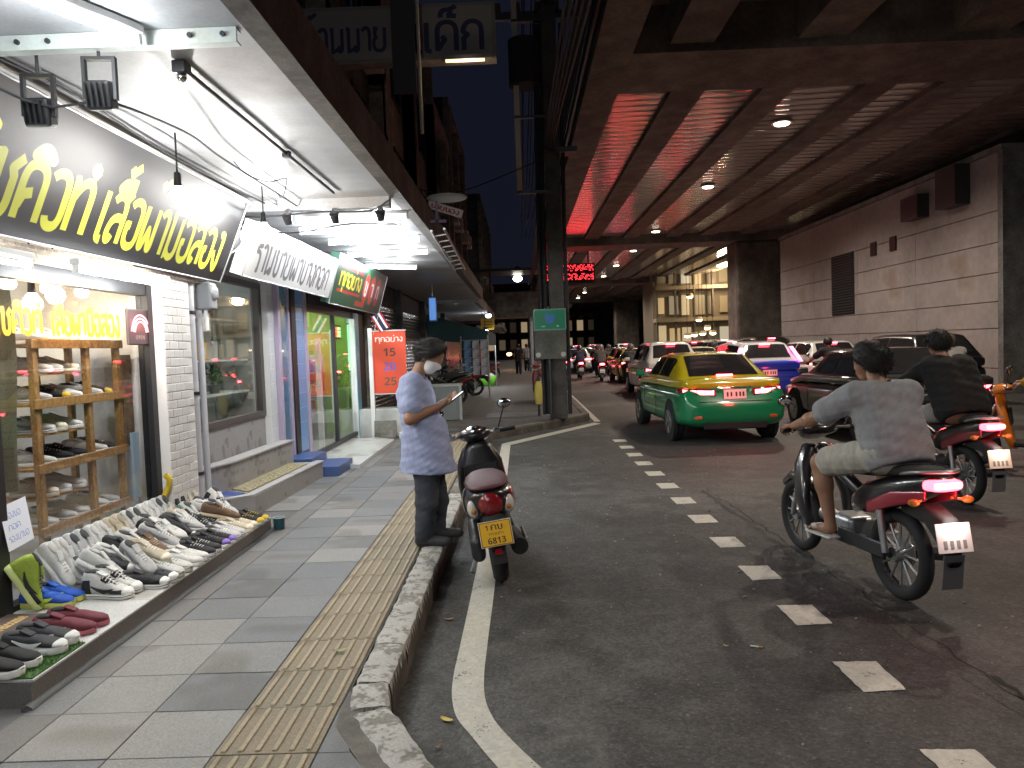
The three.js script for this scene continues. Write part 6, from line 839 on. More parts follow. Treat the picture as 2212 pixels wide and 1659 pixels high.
  part(o, 'fork', [-1, 1].map((s) => rod(V(s * 0.075, 0.285, -1.2), V(s * 0.07, 0.86, -0.99), 0.018)), M.steel); part(o, 'front_fender', loftZ([[-0.98, 0, 0.45, 0.04, 0.04, 3], [-1.1, 0, 0.56, 0.06, 0.04, 3], [-1.28, 0, 0.58, 0.06, 0.035, 3], [-1.42, 0, 0.5, 0.04, 0.03, 3]], 14), pm);
  const hc = part(o, 'handlebar_cover', loftZ([[-0.86, 0, 0.98, 0.08, 0.03], [-0.92, 0, 0.985, 0.15, 0.05], [-1.02, 0, 0.96, 0.12, 0.07], [-1.08, 0, 0.94, 0.06, 0.05]], 18), pm); part(hc, 'headlight', ball(0.07, [0, 0.94, -1.05], [1.1, 0.8, 0.5], 14), clearLens);
  const hb = part(o, 'handlebar', [rod(V(-0.33, 0.99, -0.83), V(-0.1, 0.985, -0.94), 0.012), rod(V(0.33, 0.99, -0.83), V(0.1, 0.985, -0.94), 0.012)], M.steel); for (const s of [-1, 1]) { part(hb, 'grip', rod(V(s * 0.22, 0.988, -0.885), V(s * 0.345, 0.992, -0.825), 0.018, 0.018, 10), M.rubber); part(hb, 'lever', rod(V(s * 0.16, 0.985, -0.96), V(s * 0.33, 0.985, -0.89), 0.006), M.steel); }
  mirrorPair(o, 1.0, -0.92, 0.2); part(o, 'foot_peg', [rod(V(-0.26, 0.3, -0.55), V(0.26, 0.3, -0.55), 0.014)], M.rubber); return o;
}
const place = (o, x, z, turn, lean = 0, y = RY + 0.001) => { o.position.set(x, y, z); o.rotation.set(0, turn, lean, 'YXZ'); return o; };
// a seated rider given in the local frame of a motorcycle at (x, z, turn)
function rider(label, x, z, turn, o) {
  const m = new THREE.Matrix4().compose(V(x, RY, z), new THREE.Quaternion().setFromEuler(new THREE.Euler(0, turn, o.lean ?? 0, 'YXZ')), V(1, 1, 1)), L = (a, b, c) => V(a, b, c).applyMatrix4(m), dv = (a, b, c) => V(a, b, c).transformDirection(m), k = o.k ?? 1, fw = o.fwd ?? 0.1;
  const gy = 1.0, gz = -0.85;
  const j = { head: L(0.0, 1.5 * k, -0.2 - fw * 1.5), face: dv(o.look ?? 0.05, -0.08, -1), shL: L(-0.19, 1.29 * k, -0.12 - fw), shR: L(0.19, 1.29 * k, -0.12 - fw), elL: L(-0.34, 1.1, -0.4 - fw), elR: L(0.34, 1.1, -0.4 - fw), wrL: L(-0.29, gy + 0.03, gz + 0.09), wrR: L(0.29, gy + 0.03, gz + 0.09), hipL: L(-0.09, 0.92, -0.02), hipR: L(0.09, 0.92, -0.02), knL: L(-0.24, 0.8, -0.5), knR: L(0.24, 0.8, -0.5), anL: L(-0.22, 0.39, -0.42), anR: L(0.22, 0.39, -0.42), toL: L(-0.24, 0.34, -0.6), toR: L(0.24, 0.34, -0.6) };
  return figure({ label, base: [x, RY, z], j, cell: o.cell ?? 0.016, hem: 0.1, loose: 0.012, skirt: 0.15, seated: true, ...o, hands: { L: [dv(0, -0.1, -1), dv(0, -1, -0.1), 1, 0.9], R: [dv(0, -0.1, -1), dv(0, -1, -0.1), -1, 0.9] } });
}
const cloth = (c) => mat(c, { rough: 0.92, map: T.fabric });
place(motorbike('black underbone motorcycle with glowing tail light ridden by a man in a grey t-shirt', [0.012, 0.012, 0.014], { lit: 0.9, trim: [0.25, 0.015, 0.03] }), 2.33, -4.72, 0.15);
rider('rider in grey t-shirt and pale shorts on the black underbone motorcycle', 2.33, -4.72, 0.15, { shirt: cloth([0.33, 0.34, 0.36]), pants: cloth([0.5, 0.48, 0.42]), shorts: true, sandal: mat([0.5, 0.5, 0.48], { rough: 0.6 }), folds: 0.005, cell: 0.012, fine: true, fwd: 0.06, wide: 1.08, k: 0.985, look: -0.35 });
place(motorbike('dark motorcycle with wide brake light ridden by a rider in black', [0.015, 0.013, 0.014], { lit: 0.9, plateC: [0.8, 0.7, 0.55] }), 4.22, -7.3, 0.1);
rider('rider in loose black shirt and grey trousers on the dark motorcycle', 4.22, -7.3, 0.1, { shirt: cloth([0.008, 0.008, 0.009]), pants: cloth([0.34, 0.33, 0.31]), shoes: mat([0.4, 0.3, 0.25]), cell: 0.014, fine: true, wide: 1.3, fwd: 0.12, k: 1.03, sleeve: 0.95 });
place(scooter('orange scooter crossing behind the black clad rider', [0.75, 0.2, 0.01], { name: 'scooter', seat: [0.02, 0.02, 0.02] }), 6.62, -8.7, 0.95);
rider('rider in yellow jacket and mask on the orange scooter', 6.62, -8.7, 0.95, { shirt: cloth([0.55, 0.32, 0.01]), pants: cloth([0.1, 0.1, 0.11]), shoes: M.black, sleeve: 1, mask: mat([0.7, 0.7, 0.7]), helmet: paint([0.015, 0.015, 0.017]) });
for (const [x, z, t, lab, rl, sc, extra] of [[7.75, -18.9, 0.05, 'dark motorcycle between the blue car and the dark SUV', 'bareheaded rider in black between the blue car and the dark SUV', [0.012, 0.012, 0.014], {}], [7.95, -13.9, 0.05, 'dark motorcycle beside the black sedan', 'rider in pale shirt and grey helmet beside the black sedan', [0.4, 0.38, 0.36], { helmet: paint([0.14, 0.12, 0.08]) }], [11.3, -22.8, 0, 'dark motorcycle along the grooved wall', 'rider in dark jacket and helmet along the grooved wall', [0.02, 0.02, 0.025], { helmet: paint([0.08, 0.08, 0.09]) }], [2.84, -36.6, 0.02, 'far motorcycle in the gap beside the kerb line', 'far rider in purple top beside the kerb line', [0.08, 0.06, 0.12], { helmet: paint([0.05, 0.05, 0.06]) }], [3.55, -33.6, -0.05, 'far red motorcycle ahead of the green and yellow taxi', 'far rider in grey top ahead of the green and yellow taxi', [0.2, 0.17, 0.15], { helmet: paint([0.3, 0.3, 0.3]) }]]) {
  place(motorbike(lab, [0.03, 0.02, 0.02], { lit: z < -30 ? 0.6 : 0.5, on: true }), x, z, t); rider(rl, x, z, t, { shirt: cloth(sc), pants: cloth([0.03, 0.03, 0.035]), shoes: M.black, cell: 0.022, ...extra });
}
{ const qb = motorbike('distant motorcycle threading between the queued cars', [0.03, 0.03, 0.035], { lit: 0.3, group: 'motorcycles among the queued cars' }), qr = rider('distant rider in dark jacket among the queued cars', 0, 0, 0, { shirt: cloth([0.05, 0.05, 0.06]), pants: cloth([0.03, 0.03, 0.035]), shoes: M.black, cell: 0.024, helmet: paint([0.1, 0.1, 0.1]), group: 'riders among the queued cars' }); qr.userData.group = 'riders among the queued cars';
  [[2.35, -40.5], [3.9, -38.5], [2.7, -52], [4.6, -48], [5.9, -36], [8.0, -36.5], [4.0, -27.5], [7.7, -30], [2.6, -47], [5.0, -43], [7.3, -41], [2.9, -57], [6.2, -53.5], [3.2, -72], [10.9, -31]].forEach(([x, z], i) => { const o = i ? dup(qb) : qb, p = i ? dup(qr) : qr; place(o, x, z, 0); p.position.set(x, RY, z); }); }
{ // unseen street lamp, added behind the camera to lift the dark road and facades
  const l = thing('added_street_lamp', 'tall street lamp added out of view to lift the near road', 'lamp', [-0.6, 0, 8.5]); part(l, 'post', cyl(0.06, 0.1, 6.4, 14, [0, 3.2, 0]), M.steel); part(l, 'arm', hose([[0, 6.3, 0], [-0.2, 6.6, -0.6], [-0.3, 6.65, -1.2]], 0.04, 16, 8), M.steel); part(l, 'lamp_head', rbox(0.3, 0.1, 0.6, [-0.3, 6.66, -1.4], undefined, 0.04), M.steel); part(l, 'lamp_lens', rbox(0.22, 0.03, 0.45, [-0.3, 6.6, -1.4], undefined, 0.012), glow([0.95, 0.97, 1], 8)); point(l, [-0.3, 6.48, -1.4], [0.95, 0.97, 1], 30, 6);
}
// motorcycles parked on the far pavement
const pk = motorbike('dark parked motorcycle in the row at the shuttered shophouses', [0.012, 0.012, 0.013], { on: false, group: 'motorcycles parked on the far pavement' }); place(pk, -1.75, -20.6, 2.2, 0.1, 0.001);
for (const [x, z, t] of [[-2.1, -22.0, 2.3], [-1.5, -24.2, 1.9], [-1.9, -26.0, 2.1], [-1.4, -33, 2.0], [-2.0, -35.2, 2.2]]) place(dup(pk), x, z, t, 0.1, 0.001);
// ================================================================ CARS
function car(label, c, s = {}) {          // rear bumper at z = 0, nose to -z
  const k = { L: 4.55, W: 0.865, belt: 1.0, roof: 1.45, rw: [0.55, 1.3], fw: [3.3, 2.65], deck: 0.14, ...s }, o = thing(s.name ?? 'car', label, s.cat ?? 'car'), low = paint(c), upM = s.upper ? paint(s.upper) : low, split = s.split ?? 0.9, n = 26;
  const prof = (rows, y0f) => loft(rows.map(([z, w, yb, yt, e = 4.5]) => ring(-z, 0, (yb + yt) / 2, w * k.W, (yt - yb) / 2, e, n)));
  part(o, 'lower_body', prof([[-0.02, 0.6, 0.42, 0.6], [0.0, 0.78, 0.36, 0.68], [0.06, 0.9, 0.3, 0.8], [0.12, 0.95, 0.27, split], [0.3, 0.985, 0.24, split], [0.6, 1, 0.22, split], [2.2, 1, 0.2, split - 0.01], [3.4, 1, 0.2, split - 0.02], [k.L - 0.5, 0.97, 0.2, split - 0.08], [k.L - 0.15, 0.88, 0.24, 0.74], [k.L - 0.02, 0.72, 0.3, 0.66], [k.L, 0.55, 0.36, 0.6]]), low);
  const D = k.deck; part(o, 'upper_body', prof([[D - 0.03, 0.82, split - 0.03, k.belt - 0.03], [D, 0.88, split - 0.05, k.belt + 0.012, 5], [D + 0.12, 0.92, split - 0.06, k.belt + 0.03, 5], [0.8, 0.965, split - 0.06, k.belt + 0.02, 6], [2.2, 0.975, split - 0.06, k.belt, 6], [k.fw[0] + 0.1, 0.97, split - 0.08, k.belt - 0.02, 6], [k.L - 0.55, 0.93, split - 0.16, k.belt - 0.12, 5], [k.L - 0.2, 0.8, split - 0.22, k.belt - 0.25, 5]]), upM);
  // greenhouse as one surface, windows are patches of it lifted by a few millimetres
  const hs = (z) => z < k.rw[1] ? clamp((z - k.rw[0]) / (k.rw[1] - k.rw[0]), 0, 1) ** 0.8 : z > k.fw[1] ? clamp((k.fw[0] - z) / (k.fw[0] - k.fw[1]), 0, 1) ** 0.85 : 1, crown = (z) => 1 - 0.035 * ((z - (k.rw[1] + k.fw[1]) / 2) / 1.2) ** 2;
  const pf = [[1, -0.02], [0.99, 0.3], [0.975, 0.6], [0.95, 0.84], [0.88, 0.95], [0.7, 0.995], [0.35, 1.01], [0, 1.015]], half = (i) => { const a = Math.min(6, Math.floor(i)), t = i - a; return [lerp(pf[a][0], pf[a + 1][0], t), lerp(pf[a][1], pf[a + 1][1], t)]; };
  const S = (z, i, off = 0) => { const m = i <= 7 ? i : 14 - i, sg = i <= 7 ? -1 : 1, [xf, yf] = half(m), H = (k.roof * crown(z) - k.belt) * hs(z), wb = k.W * 0.93 - (1 - hs(z)) * 0.03, x = xf * lerp(wb, k.W * 0.7, yf * Math.min(1, 0.35 + 0.65 * hs(z))); return [sg * (x + off * (m < 4 ? 1 : 0.3)), k.belt + yf * H + off * (m > 3 ? 1 : 0.25), -z + (m > 4 && z < k.rw[1] ? off : m > 4 && z > k.fw[1] ? -off : 0)]; };
  const patch = (z0, z1, i0, i1, nz, ni, off) => loft(Array.from({ length: nz + 1 }, (_, a) => Array.from({ length: ni + 1 }, (_, b) => S(lerp(z0, z1, a / nz), lerp(i0, i1, b / ni), off))), { caps: false, closed: false });
  const gh = part(o, 'cabin', patch(k.rw[0] + 0.001, k.fw[0] - 0.001, 0, 14, 30, 28, 0), s.cabin ? paint(s.cabin) : upM);
  part(gh, 'rear_window', patch(k.rw[0] + 0.07, k.rw[1] - 0.06, 4.35, 9.65, 8, 12, 0.006), M.carGlass); part(gh, 'windscreen', patch(k.fw[1] + 0.06, k.fw[0] - 0.06, 4.3, 9.7, 8, 12, 0.006), M.carGlass);
  const zm = (k.rw[1] + k.fw[1]) / 2; for (const [a, b] of [[k.rw[1] - 0.1, zm - 0.04], [zm + 0.04, k.fw[1] + 0.15]]) { part(gh, 'side_window', patch(a, b, 0.35, 2.95, 8, 6, 0.006), M.carGlass); part(gh, 'side_window', patch(a, b, 13.65, 11.05, 8, 6, 0.006), M.carGlass); }
  for (const z of [0.86, k.L - 0.92]) for (const sd of [-1, 1]) { const x = sd * (k.W - 0.09); part(o, 'wheel_arch', cyl(0.365, 0.365, 0.06, 28, [sd * (k.W - 0.024), 0.34, -z], [0, 0, Math.PI / 2]), M.matte); const w = part(o, 'wheel', cyl(0.2, 0.2, 0.02, 22, [sd * 0.102, 0, 0], [0, 0, Math.PI / 2]), M.steel); w.position.set(x, 0.315, -z); part(w, 'tyre', put(new THREE.LatheGeometry([[0.19, -0.1], [0.29, -0.1], [0.312, -0.07], [0.315, 0], [0.312, 0.07], [0.29, 0.1], [0.19, 0.1]].map(([a, b]) => new THREE.Vector2(a, b)), 28), undefined, [0, 0, Math.PI / 2]), M.rubber); part(w, 'rim', Array.from({ length: 8 }, (_, q) => rod(V(sd * 0.11, 0, 0), V(sd * 0.105, Math.sin(q * 0.785) * 0.185, Math.cos(q * 0.785) * 0.185), 0.018, 0.014, 6)), M.chrome); }
  const on = s.on !== false, tlY = s.tail ?? 0.83;
  for (const sd of [-1, 1]) {
    if (s.tall) part(o, 'tail_light', loft([[k.roof - 0.16, 0.62], [k.belt + 0.12, 0.74], [k.belt - 0.02, 0.78]].map(([y, x], i) => [[sd * (x - 0.035), y, 0.02 - (2 - i) * 0.13 - 0.02], [sd * (x + 0.05), y, -(2 - i) * 0.13 - 0.04], [sd * (x + 0.05), y, -(2 - i) * 0.13 - 0.1], [sd * (x - 0.035), y, -(2 - i) * 0.13 - 0.1]])), s.tallMat ?? redOn);
    else { const t = part(o, 'tail_light', loft([[0.3, 0.055, 0.115], [0.5, 0.06, 0.07], [0.68, 0.065, -0.0], [0.79, 0.05, -0.14], [0.835, 0.03, -0.3]].map(([x, h, z], i) => [[sd * x * k.W / 0.865, tlY + 0.03 * (i / 4) - h, -0.12 + z * 0.75], [sd * (x + 0.0) * k.W / 0.865, tlY + 0.03 * (i / 4) + h, -0.13 + z * 0.75], [sd * x * k.W / 0.865, tlY + 0.03 * (i / 4) + h, -0.2 + z * 0.75 - 0.03], [sd * x * k.W / 0.865, tlY + 0.03 * (i / 4) - h, -0.2 + z * 0.75 - 0.03]])), on ? redOff : redOff); if (on) part(t, 'lamp_strip', loft([[0.33, 0.1], [0.5, 0.075], [0.68, 0.008], [0.78, -0.11]].map(([x, z], i) => [[sd * x, tlY - 0.035 + i * 0.008, -0.115 + z * 0.75], [sd * x, tlY + 0.028 + i * 0.008, -0.118 + z * 0.75], [sd * x, tlY + 0.028 + i * 0.008, -0.16 + z * 0.75], [sd * x, tlY - 0.035 + i * 0.008, -0.16 + z * 0.75]])), redOn); }
    part(o, 'reflector', rbox(0.13, 0.05, 0.03, [sd * 0.6, 0.44, 0.005], [0, sd * 0.3, 0], 0.012), s.refl ?? amberOff);
    part(o, 'door_mirror', rbox(0.17, 0.11, 0.09, [sd * (k.W + 0.09), k.belt + 0.06, -k.fw[1] - 0.25], undefined, 0.03), low);
    part(o, 'door_line', [box(0.004, 0.55, 0.008, [sd * (k.W + 0.0005), 0.62, -zm]), box(0.004, 0.55, 0.008, [sd * (k.W + 0.0005), 0.62, -zm - 1.0]), rbox(0.02, 0.025, 0.16, [sd * k.W, 0.86, -zm - 0.85], undefined, 0.008), rbox(0.02, 0.025, 0.16, [sd * k.W, 0.86, -zm + 0.15], undefined, 0.008)], M.black);
  }
  if (on) part(o, 'high_brake_light', box(0.26, 0.03, 0.03, [0, s.tall || s.hatch ? k.roof - 0.09 : k.belt + 0.06, s.tall || s.hatch ? -k.rw[0] - (k.rw[1] - k.rw[0]) * 0.72 : -k.rw[0] - 0.02]), redOn);
  const pl = part(o, 'number_plate', rbox(0.36, 0.15, 0.01, [0, s.plateY ?? 0.8, -0.02], [-0.08, 0, 0], 0.004), mat([0.72, 0.7, 0.66], { rough: 0.4 })); part(pl, 'plate_letters', [-0.12, -0.06, 0.02, 0.08, 0.13].map((x) => rbox(0.03, 0.07, 0.004, [x, s.plateY ?? 0.8, -0.014], [-0.08, 0, 0], 0.002)), mat([0.05, 0.05, 0.05]));
  part(o, 'bumper_insert', [rbox(1.0, 0.13, 0.06, [0, 0.31, -0.035], undefined, 0.025)], M.matte); part(o, 'trunk_seam', [box(1.16, 0.008, 0.01, [0, 0.69, 0.004]), box(0.008, 0.2, 0.01, [-0.6, 0.79, -0.07]), box(0.008, 0.2, 0.01, [0.6, 0.79, -0.07])], M.matte); part(o, 'chrome_strip', rbox(0.55, 0.03, 0.02, [0, 0.9, -0.075], undefined, 0.008), M.chrome);
  for (const sd of [-1, 1]) part(o, 'headlight', ball(1, [sd * 0.6, 0.66, -k.L + 0.14], [0.16, 0.07, 0.1], 12), clearLens);
  if (s.lit) point(o, [0, 0.8, 0.35], [1, 0.07, 0.08], s.lit * 0.5, 4); return o;
}
const SUV = { L: 4.5, belt: 1.08, roof: 1.68, rw: [0.1, 0.55], deck: 0.06, hatch: true, split: 0.9 };
place(car('green and yellow taxi with bright tail lights in the lane beside the dashed line', [0.005, 0.2, 0.075], { name: 'taxi', cat: 'taxi', upper: [0.5, 0.4, 0.012], lit: 0.9, split: 0.93, refl: mat([0.6, 0.09, 0.03], { rough: 0.3 }), belt: 1.02 }), 3.36, -12.0, 0.03);
place(car('blue taxi with white roof and tall glowing pink tail lights', [0.02, 0.05, 0.5], { ...SUV, roof: 1.6, cabin: [0.5, 0.5, 0.52], tall: true, tallMat: glow([1, 0.1, 0.3], 7), lit: 0.8, name: 'taxi', cat: 'taxi' }), 6.2, -19.0, 0);
place(car('black sedan with reflections along its dark flank beside the riders', [0.015, 0.015, 0.016], { roof: 1.44 }), 6.05, -10.9, 0);
place(car('pale green and cream taxi ahead of the blue taxi', [0.35, 0.36, 0.22], { name: 'taxi', cat: 'taxi', upper: [0.6, 0.55, 0.35] }), 6.1, -25, 0);
place(car('white SUV with a high brake light ahead of the green and yellow taxi', [0.7, 0.68, 0.65], { ...SUV, lit: 0.7 }), 4.45, -22.2, 0);
place(car('yellow taxi far ahead of the white SUV', [0.6, 0.45, 0.05], { name: 'taxi', cat: 'taxi', lit: 0.5 }), 4.9, -31, 0);
place(car('dark SUV near the grooved wall with glowing brake lights', [0.02, 0.015, 0.015], { ...SUV, roof: 1.75, lit: 0.6 }), 9.35, -28, 0);
place(car('white hatchback near the grooved wall', [0.62, 0.6, 0.58], { ...SUV, roof: 1.55 }), 9.4, -22.6, 0);
place(car('black pickup near the grooved wall', [0.012, 0.012, 0.013], { ...SUV, roof: 1.66, on: false }), 9.7, -17.2, 0);
{ // the queue beyond
  const r = rng(91), names = [['dark red', [0.15, 0.02, 0.02]], ['silver', [0.5, 0.5, 0.5]], ['white', [0.7, 0.7, 0.7]], ['black', [0.02, 0.02, 0.02]], ['pink', [0.55, 0.15, 0.25]], ['green', [0.02, 0.25, 0.1]], ['blue', [0.03, 0.06, 0.3]]];
  for (const [k, [x, z]] of [[5.6, -39], [8.9, -32], [3.3, -44], [6.3, -46], [9.2, -40], [4.4, -52], [7.6, -54], [10.4, -48], [5.4, -60], [8.6, -62], [3.8, -66], [6.8, -69], [9.8, -72], [2.9, -49], [2.6, -61], [7.4, -36.5], [10.6, -41], [11, -56], [5.2, -77], [8, -80], [4, -86], [6.6, -90]].entries()) { const [n, c] = names[k % 7], o = car('distant ' + n + ' car in the brake light queue under the flyover', c, { ...(r() < 0.4 ? SUV : {}), name: 'queued_car', lit: 0 }); o.userData.group = 'distant ' + n + ' cars in the queue'; place(o, x, z, 0); }
}
// ================================================================ POLES, SIGNS AND CLUTTER ON THE FAR PAVEMENT
{
  const dk = mat([0.11, 0.108, 0.105], { rough: 0.9, map: T.concrete, bump: B.concrete });
  const p = thing('utility_pole', 'square concrete utility pole behind the green road sign', 'pole', [0.77, 0, -15.7]); part(p, 'shaft', bx(-0.15, 0.15, 0, 12, -0.15, 0.15, 0.02), dk); for (const b of [bx(-1.1, 1.1, 8.2, 8.35, -0.28, -0.16), bx(-1.1, 1.1, 9.4, 9.55, -0.28, -0.16), bx(-0.12, 0.5, 5.4, 5.5, -0.2, 0.2)]) part(p, 'crossarm', b, M.darkMetal); part(p, 'transformer', [cyl(0.32, 0.32, 0.9, 20, [-0.5, 7.2, 0.1]), rod(V(-0.5, 7.0, 0.1), V(0, 7.0, 0), 0.05)], M.matte); for (let k = 0; k < 6; k++) part(p, 'insulator', cyl(0.05, 0.06, 0.18, 12, [-1 + k * 0.4, 8.45, -0.22]), mat([0.15, 0.08, 0.05], { rough: 0.3 }));
  part(p, 'cable_bundle', [-0.28, -0.22, -0.33, 0.2].map((x, i) => hose([[x, 0.1, 0.05 * i], [x, 4, 0.04 * i], [x + 0.05, 8, 0.02]], 0.03 + 0.012 * (i % 2), 16, 8)), M.matte);
  const g = thing('conduit_riser', 'pale cable conduit running up beside the utility pole', 'conduit', [0.09, 0, -15.6]); part(g, 'pipe', [rod(V(0, 6.2, 0), V(0, 11.5, 0), 0.045, 0.045, 10)], M.darkMetal); part(g, 'cable_guard', bx(-0.055, 0.055, 4.6, 11.6, 0.05, 0.09), mat([0.46, 0.4, 0.32], { rough: 0.6 })); part(g, 'strap', [4.6, 6.1, 8, 10].map((y) => bx(-0.06, 0.6, y, y + 0.05, -0.02, 0.1)), M.darkMetal);
  const wires = thing('overhead_wires', 'bundle of black overhead wires sagging between the utility poles', 'cables'); for (let k = 0; k < 9; k++) { const x = 0.3 + (k % 5) * 0.22, y = 8.3 + Math.floor(k / 5) * 1.2, s = 0.5 + (k % 3) * 0.25; part(wires, 'wire', hose([[x, y, 4], [x, y - s, -6], [x, y, -15.9], [x, y - s * 1.3, -32], [x, y, -48]], 0.016, 40), M.wire); } for (let k = 0; k < 5; k++) part(wires, 'wire', hose([[0.55 + k * 0.05, 5.5, 5], [0.6 + k * 0.06, 5.1 - k * 0.06, -5], [0.62 + k * 0.04, 5.5, -15.6], [0.6 + k * 0.05, 4.9, -32], [0.6, 5.4, -48]], 0.02, 40), M.wire);
  part(wires, 'wire', hose([[-2.6, 4.6, -13], [-1.2, 4.35, -14], [0.6, 5.3, -15.6]], 0.012, 24), M.wire);
  const t = canvasTex(256, 160, (x, w, h) => { x.fillStyle = '#0c6b4c'; x.fillRect(0, 0, w, h); x.strokeStyle = '#2f8a74'; x.lineWidth = 5; x.strokeRect(6, 6, w - 12, h - 12); x.fillStyle = '#2c5fa0'; x.beginPath(); x.moveTo(88, 40); x.lineTo(168, 40); x.lineTo(160, 100); x.quadraticCurveTo(128, 122, 96, 100); x.fill(); x.fillStyle = '#6fae9a'; x.fillRect(60, 128, 30, 10); x.fillRect(180, 126, 20, 14); });
  const s = thing('road_sign', 'green road sign with a blue emblem above a plain grey board', 'sign', [0.6, 0, -15.3]); part(s, 'sign_face', quad([-0.32, 1.83, 0.021], [0.32, 1.83, 0.021], [0.32, 2.24, 0.021], [-0.32, 2.24, 0.021]), print(t, { rough: 0.35 })); part(s, 'sign_plate', bx(-0.325, 0.325, 1.825, 2.245, -0.01, 0.02), M.steel); part(s, 'lower_board', bx(-0.32, 0.32, 1.24, 1.82, -0.01, 0.02, 0.008), mat([0.14, 0.15, 0.135], { rough: 0.7, map: T.concrete })); part(s, 'stud', [cyl(0.05, 0.05, 0.01, 14, [-0.25, 1.33, 0.026], [Math.PI / 2, 0, 0]), cyl(0.05, 0.05, 0.01, 14, [0.25, 1.33, 0.026], [Math.PI / 2, 0, 0])], mat([0.4, 0.4, 0.4])); part(s, 'post', [cyl(0.035, 0.035, 2.3, 12, [-0.02, 1.15, -0.05])], M.darkMetal);
  const o = thing('guard_post', 'slim post with white and yellow sleeve beside the utility pole', 'post', [0.35, 0, -16.5]); part(o, 'post', cyl(0.03, 0.03, 1.0, 10, [0, 0.5, 0]), M.darkMetal); part(o, 'sleeve', loftY([[0.25, 0, 0, 0.07, 0.06], [0.5, 0, 0, 0.1, 0.08], [0.75, 0, 0, 0.06, 0.05]], 12), mat([0.6, 0.48, 0.1], { rough: 0.6 }));
  place(motorbike('red and white parked motorcycle half hidden behind the utility pole', [0.3, 0.04, 0.04], { on: false }), 0.8, -20.2, 0.3, 0.1, 0.001);
  // bins, basket, table, hanging sheets, stall lamps, teal awning, yellow sign
  const bk = thing('plastic_basket', 'bright green plastic basket on the far pavement', 'basket', [-1.42, 0, -30.5]); part(bk, 'basket', loftY([[0, 0, 0, 0.32, 0.26, 5], [0.4, 0, 0, 0.42, 0.34, 5]], 16), mat([0.12, 0.42, 0.03], { rough: 0.5 })); part(bk, 'contents', ball(0.3, [0, 0.4, 0], [1.1, 0.4, 0.9]), mat([0.5, 0.52, 0.5]));
  const tb = thing('grey_cabinet', 'pale grey metal cabinet beside the parked motorcycles', 'cabinet', [-1.75, 0, -16.4]); part(tb, 'body', bx(-0.42, 0.42, 0, 0.72, -0.25, 0.25, 0.01), mat([0.22, 0.24, 0.23], { rough: 0.6 })); part(tb, 'frame', [bx(-0.44, 0.44, 0.72, 0.76, -0.27, 0.27), bx(0.4, 0.45, 0, 0.72, 0.25, 0.28), bx(-0.45, -0.4, 0, 0.72, 0.25, 0.28)], mat([0.45, 0.48, 0.46]));
  const aw = thing('awning', 'dark teal cloth awning over the far stalls', 'awning', [-2.0, 2.35, -27]); part(aw, 'cloth', [quad([-1.0, 0.3, 3.5], [1.0, -0.3, 3.5], [1.0, -0.3, -3.5], [-1.0, 0.3, -3.5]), quad([1.0, -0.75, 3.5], [1.0, -0.75, -3.5], [1.0, -0.3, -3.5], [1.0, -0.3, 3.5]), quad([-1.0, -0.5, 3.5], [1.0, -0.75, 3.5], [1.0, -0.3, 3.5], [-1.0, 0.3, 3.5])], mat([0.03, 0.08, 0.09], { rough: 0.85, map: T.fabric })); for (const q of [3.4, -3.4]) part(aw, 'pole', rod(V(0.98, -2.35, q), V(0.98, -0.3, q), 0.025), M.steel);
  for (let i = 0; i < 3; i++) for (let k = 0; k < 4; k++) { const o2 = solo('hanging_sheet', loft([0, 1, 2, 3].map((q) => [0, 1, 2, 3, 4].map((v) => [-1.72 + i * 0.25 + v * 0.05, 1.75 - k * 0.27 - q * 0.08, -23.1 + Math.sin(v * 1.3 + q) * 0.03])), { caps: false, closed: false }), mat(i ? [0.4, 0.42, 0.46] : [0.12, 0.25, 0.42], { rough: 0.8 }), i ? 'pale grey printed sheet hanging in the stall row' : 'blue printed sheet hanging in the stall row', 'sheet', i ? 'pale sheets hanging at the stall' : 'blue sheets hanging at the stall'); }
  const fr = thing('sheet_rack', 'steel rack that the printed sheets hang from', 'rack', [-1.42, 0, -23.16]); part(fr, 'bar', [0, 1, 2, 3].map((k) => rod(V(-0.4, 1.77 - k * 0.27, 0), V(0.42, 1.77 - k * 0.27, 0), 0.01)), M.steel); part(fr, 'upright', [rod(V(-0.4, 0, 0), V(-0.4, 1.9, 0), 0.018), rod(V(0.42, 0, 0), V(0.42, 1.9, 0), 0.018)], M.steel);
  const lampAt = (px, py, d, r, k, c, I, label) => { const q = at(px, py, d), l = thing('stall_lamp', label, 'lamp', q.toArray()); part(l, 'lamp_bulb', ball(r, [0, 0, 0], [1, 0.7, 1]), glow(c, k)); part(l, 'lamp_shade', cyl(r * 0.3, r * 1.3, r * 0.7, 14, [0, r * 0.85, 0]), M.darkMetal); part(l, 'cord', rod(V(0, r, 0), V(0, r + 0.35, 0), 0.01), M.wire); if (I) point(l, [0, -r * 0.2, 0], c, I, 5); };
  lampAt(1060, 733, 29, 0.13, 12, [0.95, 0.97, 1], 9, 'round white stall lamp below the yellow sign'); lampAt(1048, 716, 28, 0.12, 12, [1, 0.97, 0.9], 6, 'white lamp at the lower edge of the yellow sign'); lampAt(1055, 682, 30, 0.12, 9, [0.95, 0.97, 1], 5, 'white lamp above the yellow sign'); lampAt(1118, 588, 48, 0.3, 14, [1, 0.93, 0.8], 20, 'bright street lamp over the footbridge'); lampAt(1118, 602, 47, 0.28, 14, [1, 0.93, 0.8], 0, 'second bright lamp over the footbridge'); lampAt(1100, 765, 52, 0.18, 8, [1, 0.5, 0.2], 4, 'orange lamp far down the pavement'); lampAt(985, 652, 24, 0.1, 10, [0.9, 0.95, 1], 5, 'cold white tube end under the far canopy');
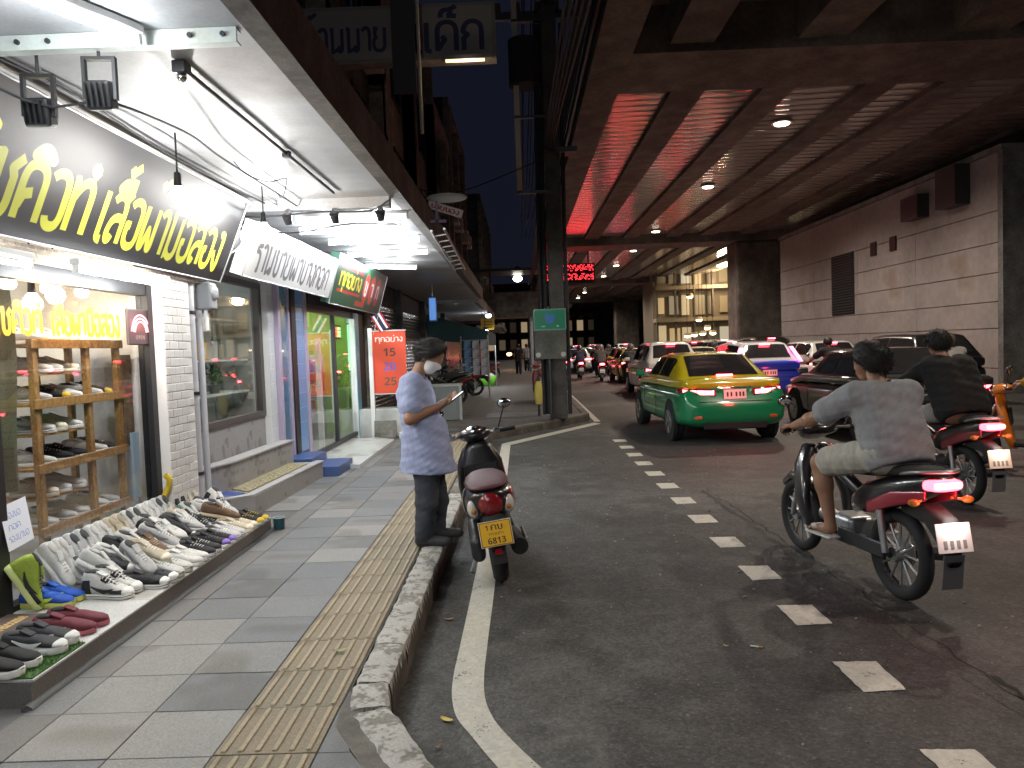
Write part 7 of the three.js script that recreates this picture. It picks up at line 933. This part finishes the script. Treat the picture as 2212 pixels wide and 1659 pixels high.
  const ys = thing('stall_sign', 'yellow sign board hanging at the far stalls', 'sign', at(1053, 700, 28.3).toArray()); part(ys, 'sign_board', rbox(0.5, 0.42, 0.03, [0, 0, 0], undefined, 0.02), mat([0.6, 0.42, 0.03], { rough: 0.5 })); part(ys, 'lettering', [0.08, -0.02, -0.12].map((y) => rbox(0.36, 0.04, 0.01, [0, y, 0.018], undefined, 0.004)), mat([0.3, 0.12, 0.02])); part(ys, 'hanger', [rod(V(-0.2, 0.2, 0), V(-0.2, 0.45, 0), 0.008), rod(V(0.2, 0.2, 0), V(0.2, 0.45, 0), 0.008)], M.wire);
  const bd = thing('blue_sign', 'blue lit sign board under the far canopy', 'sign', at(935, 668, 17.5).toArray()); part(bd, 'sign_box', rbox(0.18, 0.55, 0.08, [0, 0, 0], undefined, 0.01), mat([0.05, 0.15, 0.4])); part(bd, 'sign_panel', rbox(0.15, 0.5, 0.01, [0, 0, 0.045], undefined, 0.004), glow([0.15, 0.4, 1], 0.5, [0.1, 0.2, 0.5])); part(bd, 'hanger', rod(V(0, 0.27, 0), V(0, 0.6, 0), 0.01), M.steel);
  // strollers far down the pavement
  for (const [x, z, c, lab] of [[-0.15, -42, [0.02, 0.02, 0.025], 'distant pedestrian in dark clothes walking beyond the stalls'], [0.35, -47, [0.4, 0.4, 0.42], 'distant pedestrian in a pale shirt near the silver column']]) { const L = (a, b, q) => V(x + a, b, z + q); figure({ label: lab, base: [x, 0, z], cell: 0.025, shirt: cloth(c), pants: cloth([0.02, 0.02, 0.025]), shoes: M.black, hem: 0.05, j: { head: L(0, 1.56, 0), face: V(0, 0, -1), shL: L(-0.18, 1.36, 0), shR: L(0.18, 1.36, 0), elL: L(-0.24, 1.1, 0.05), elR: L(0.24, 1.1, -0.03), wrL: L(-0.24, 0.86, -0.05), wrR: L(0.24, 0.86, -0.12), hipL: L(-0.08, 0.86, 0), hipR: L(0.08, 0.86, 0), knL: L(-0.09, 0.48, -0.1), knR: L(0.09, 0.47, 0.05), anL: L(-0.09, 0.09, -0.14), anR: L(0.09, 0.1, 0.22), toL: L(-0.09, 0.035, -0.28), toR: L(0.09, 0.035, 0.1) } }); }
}
scene.traverse((o) => { if (o.isMesh) sh(o); });
renderer.render(scene, camera);
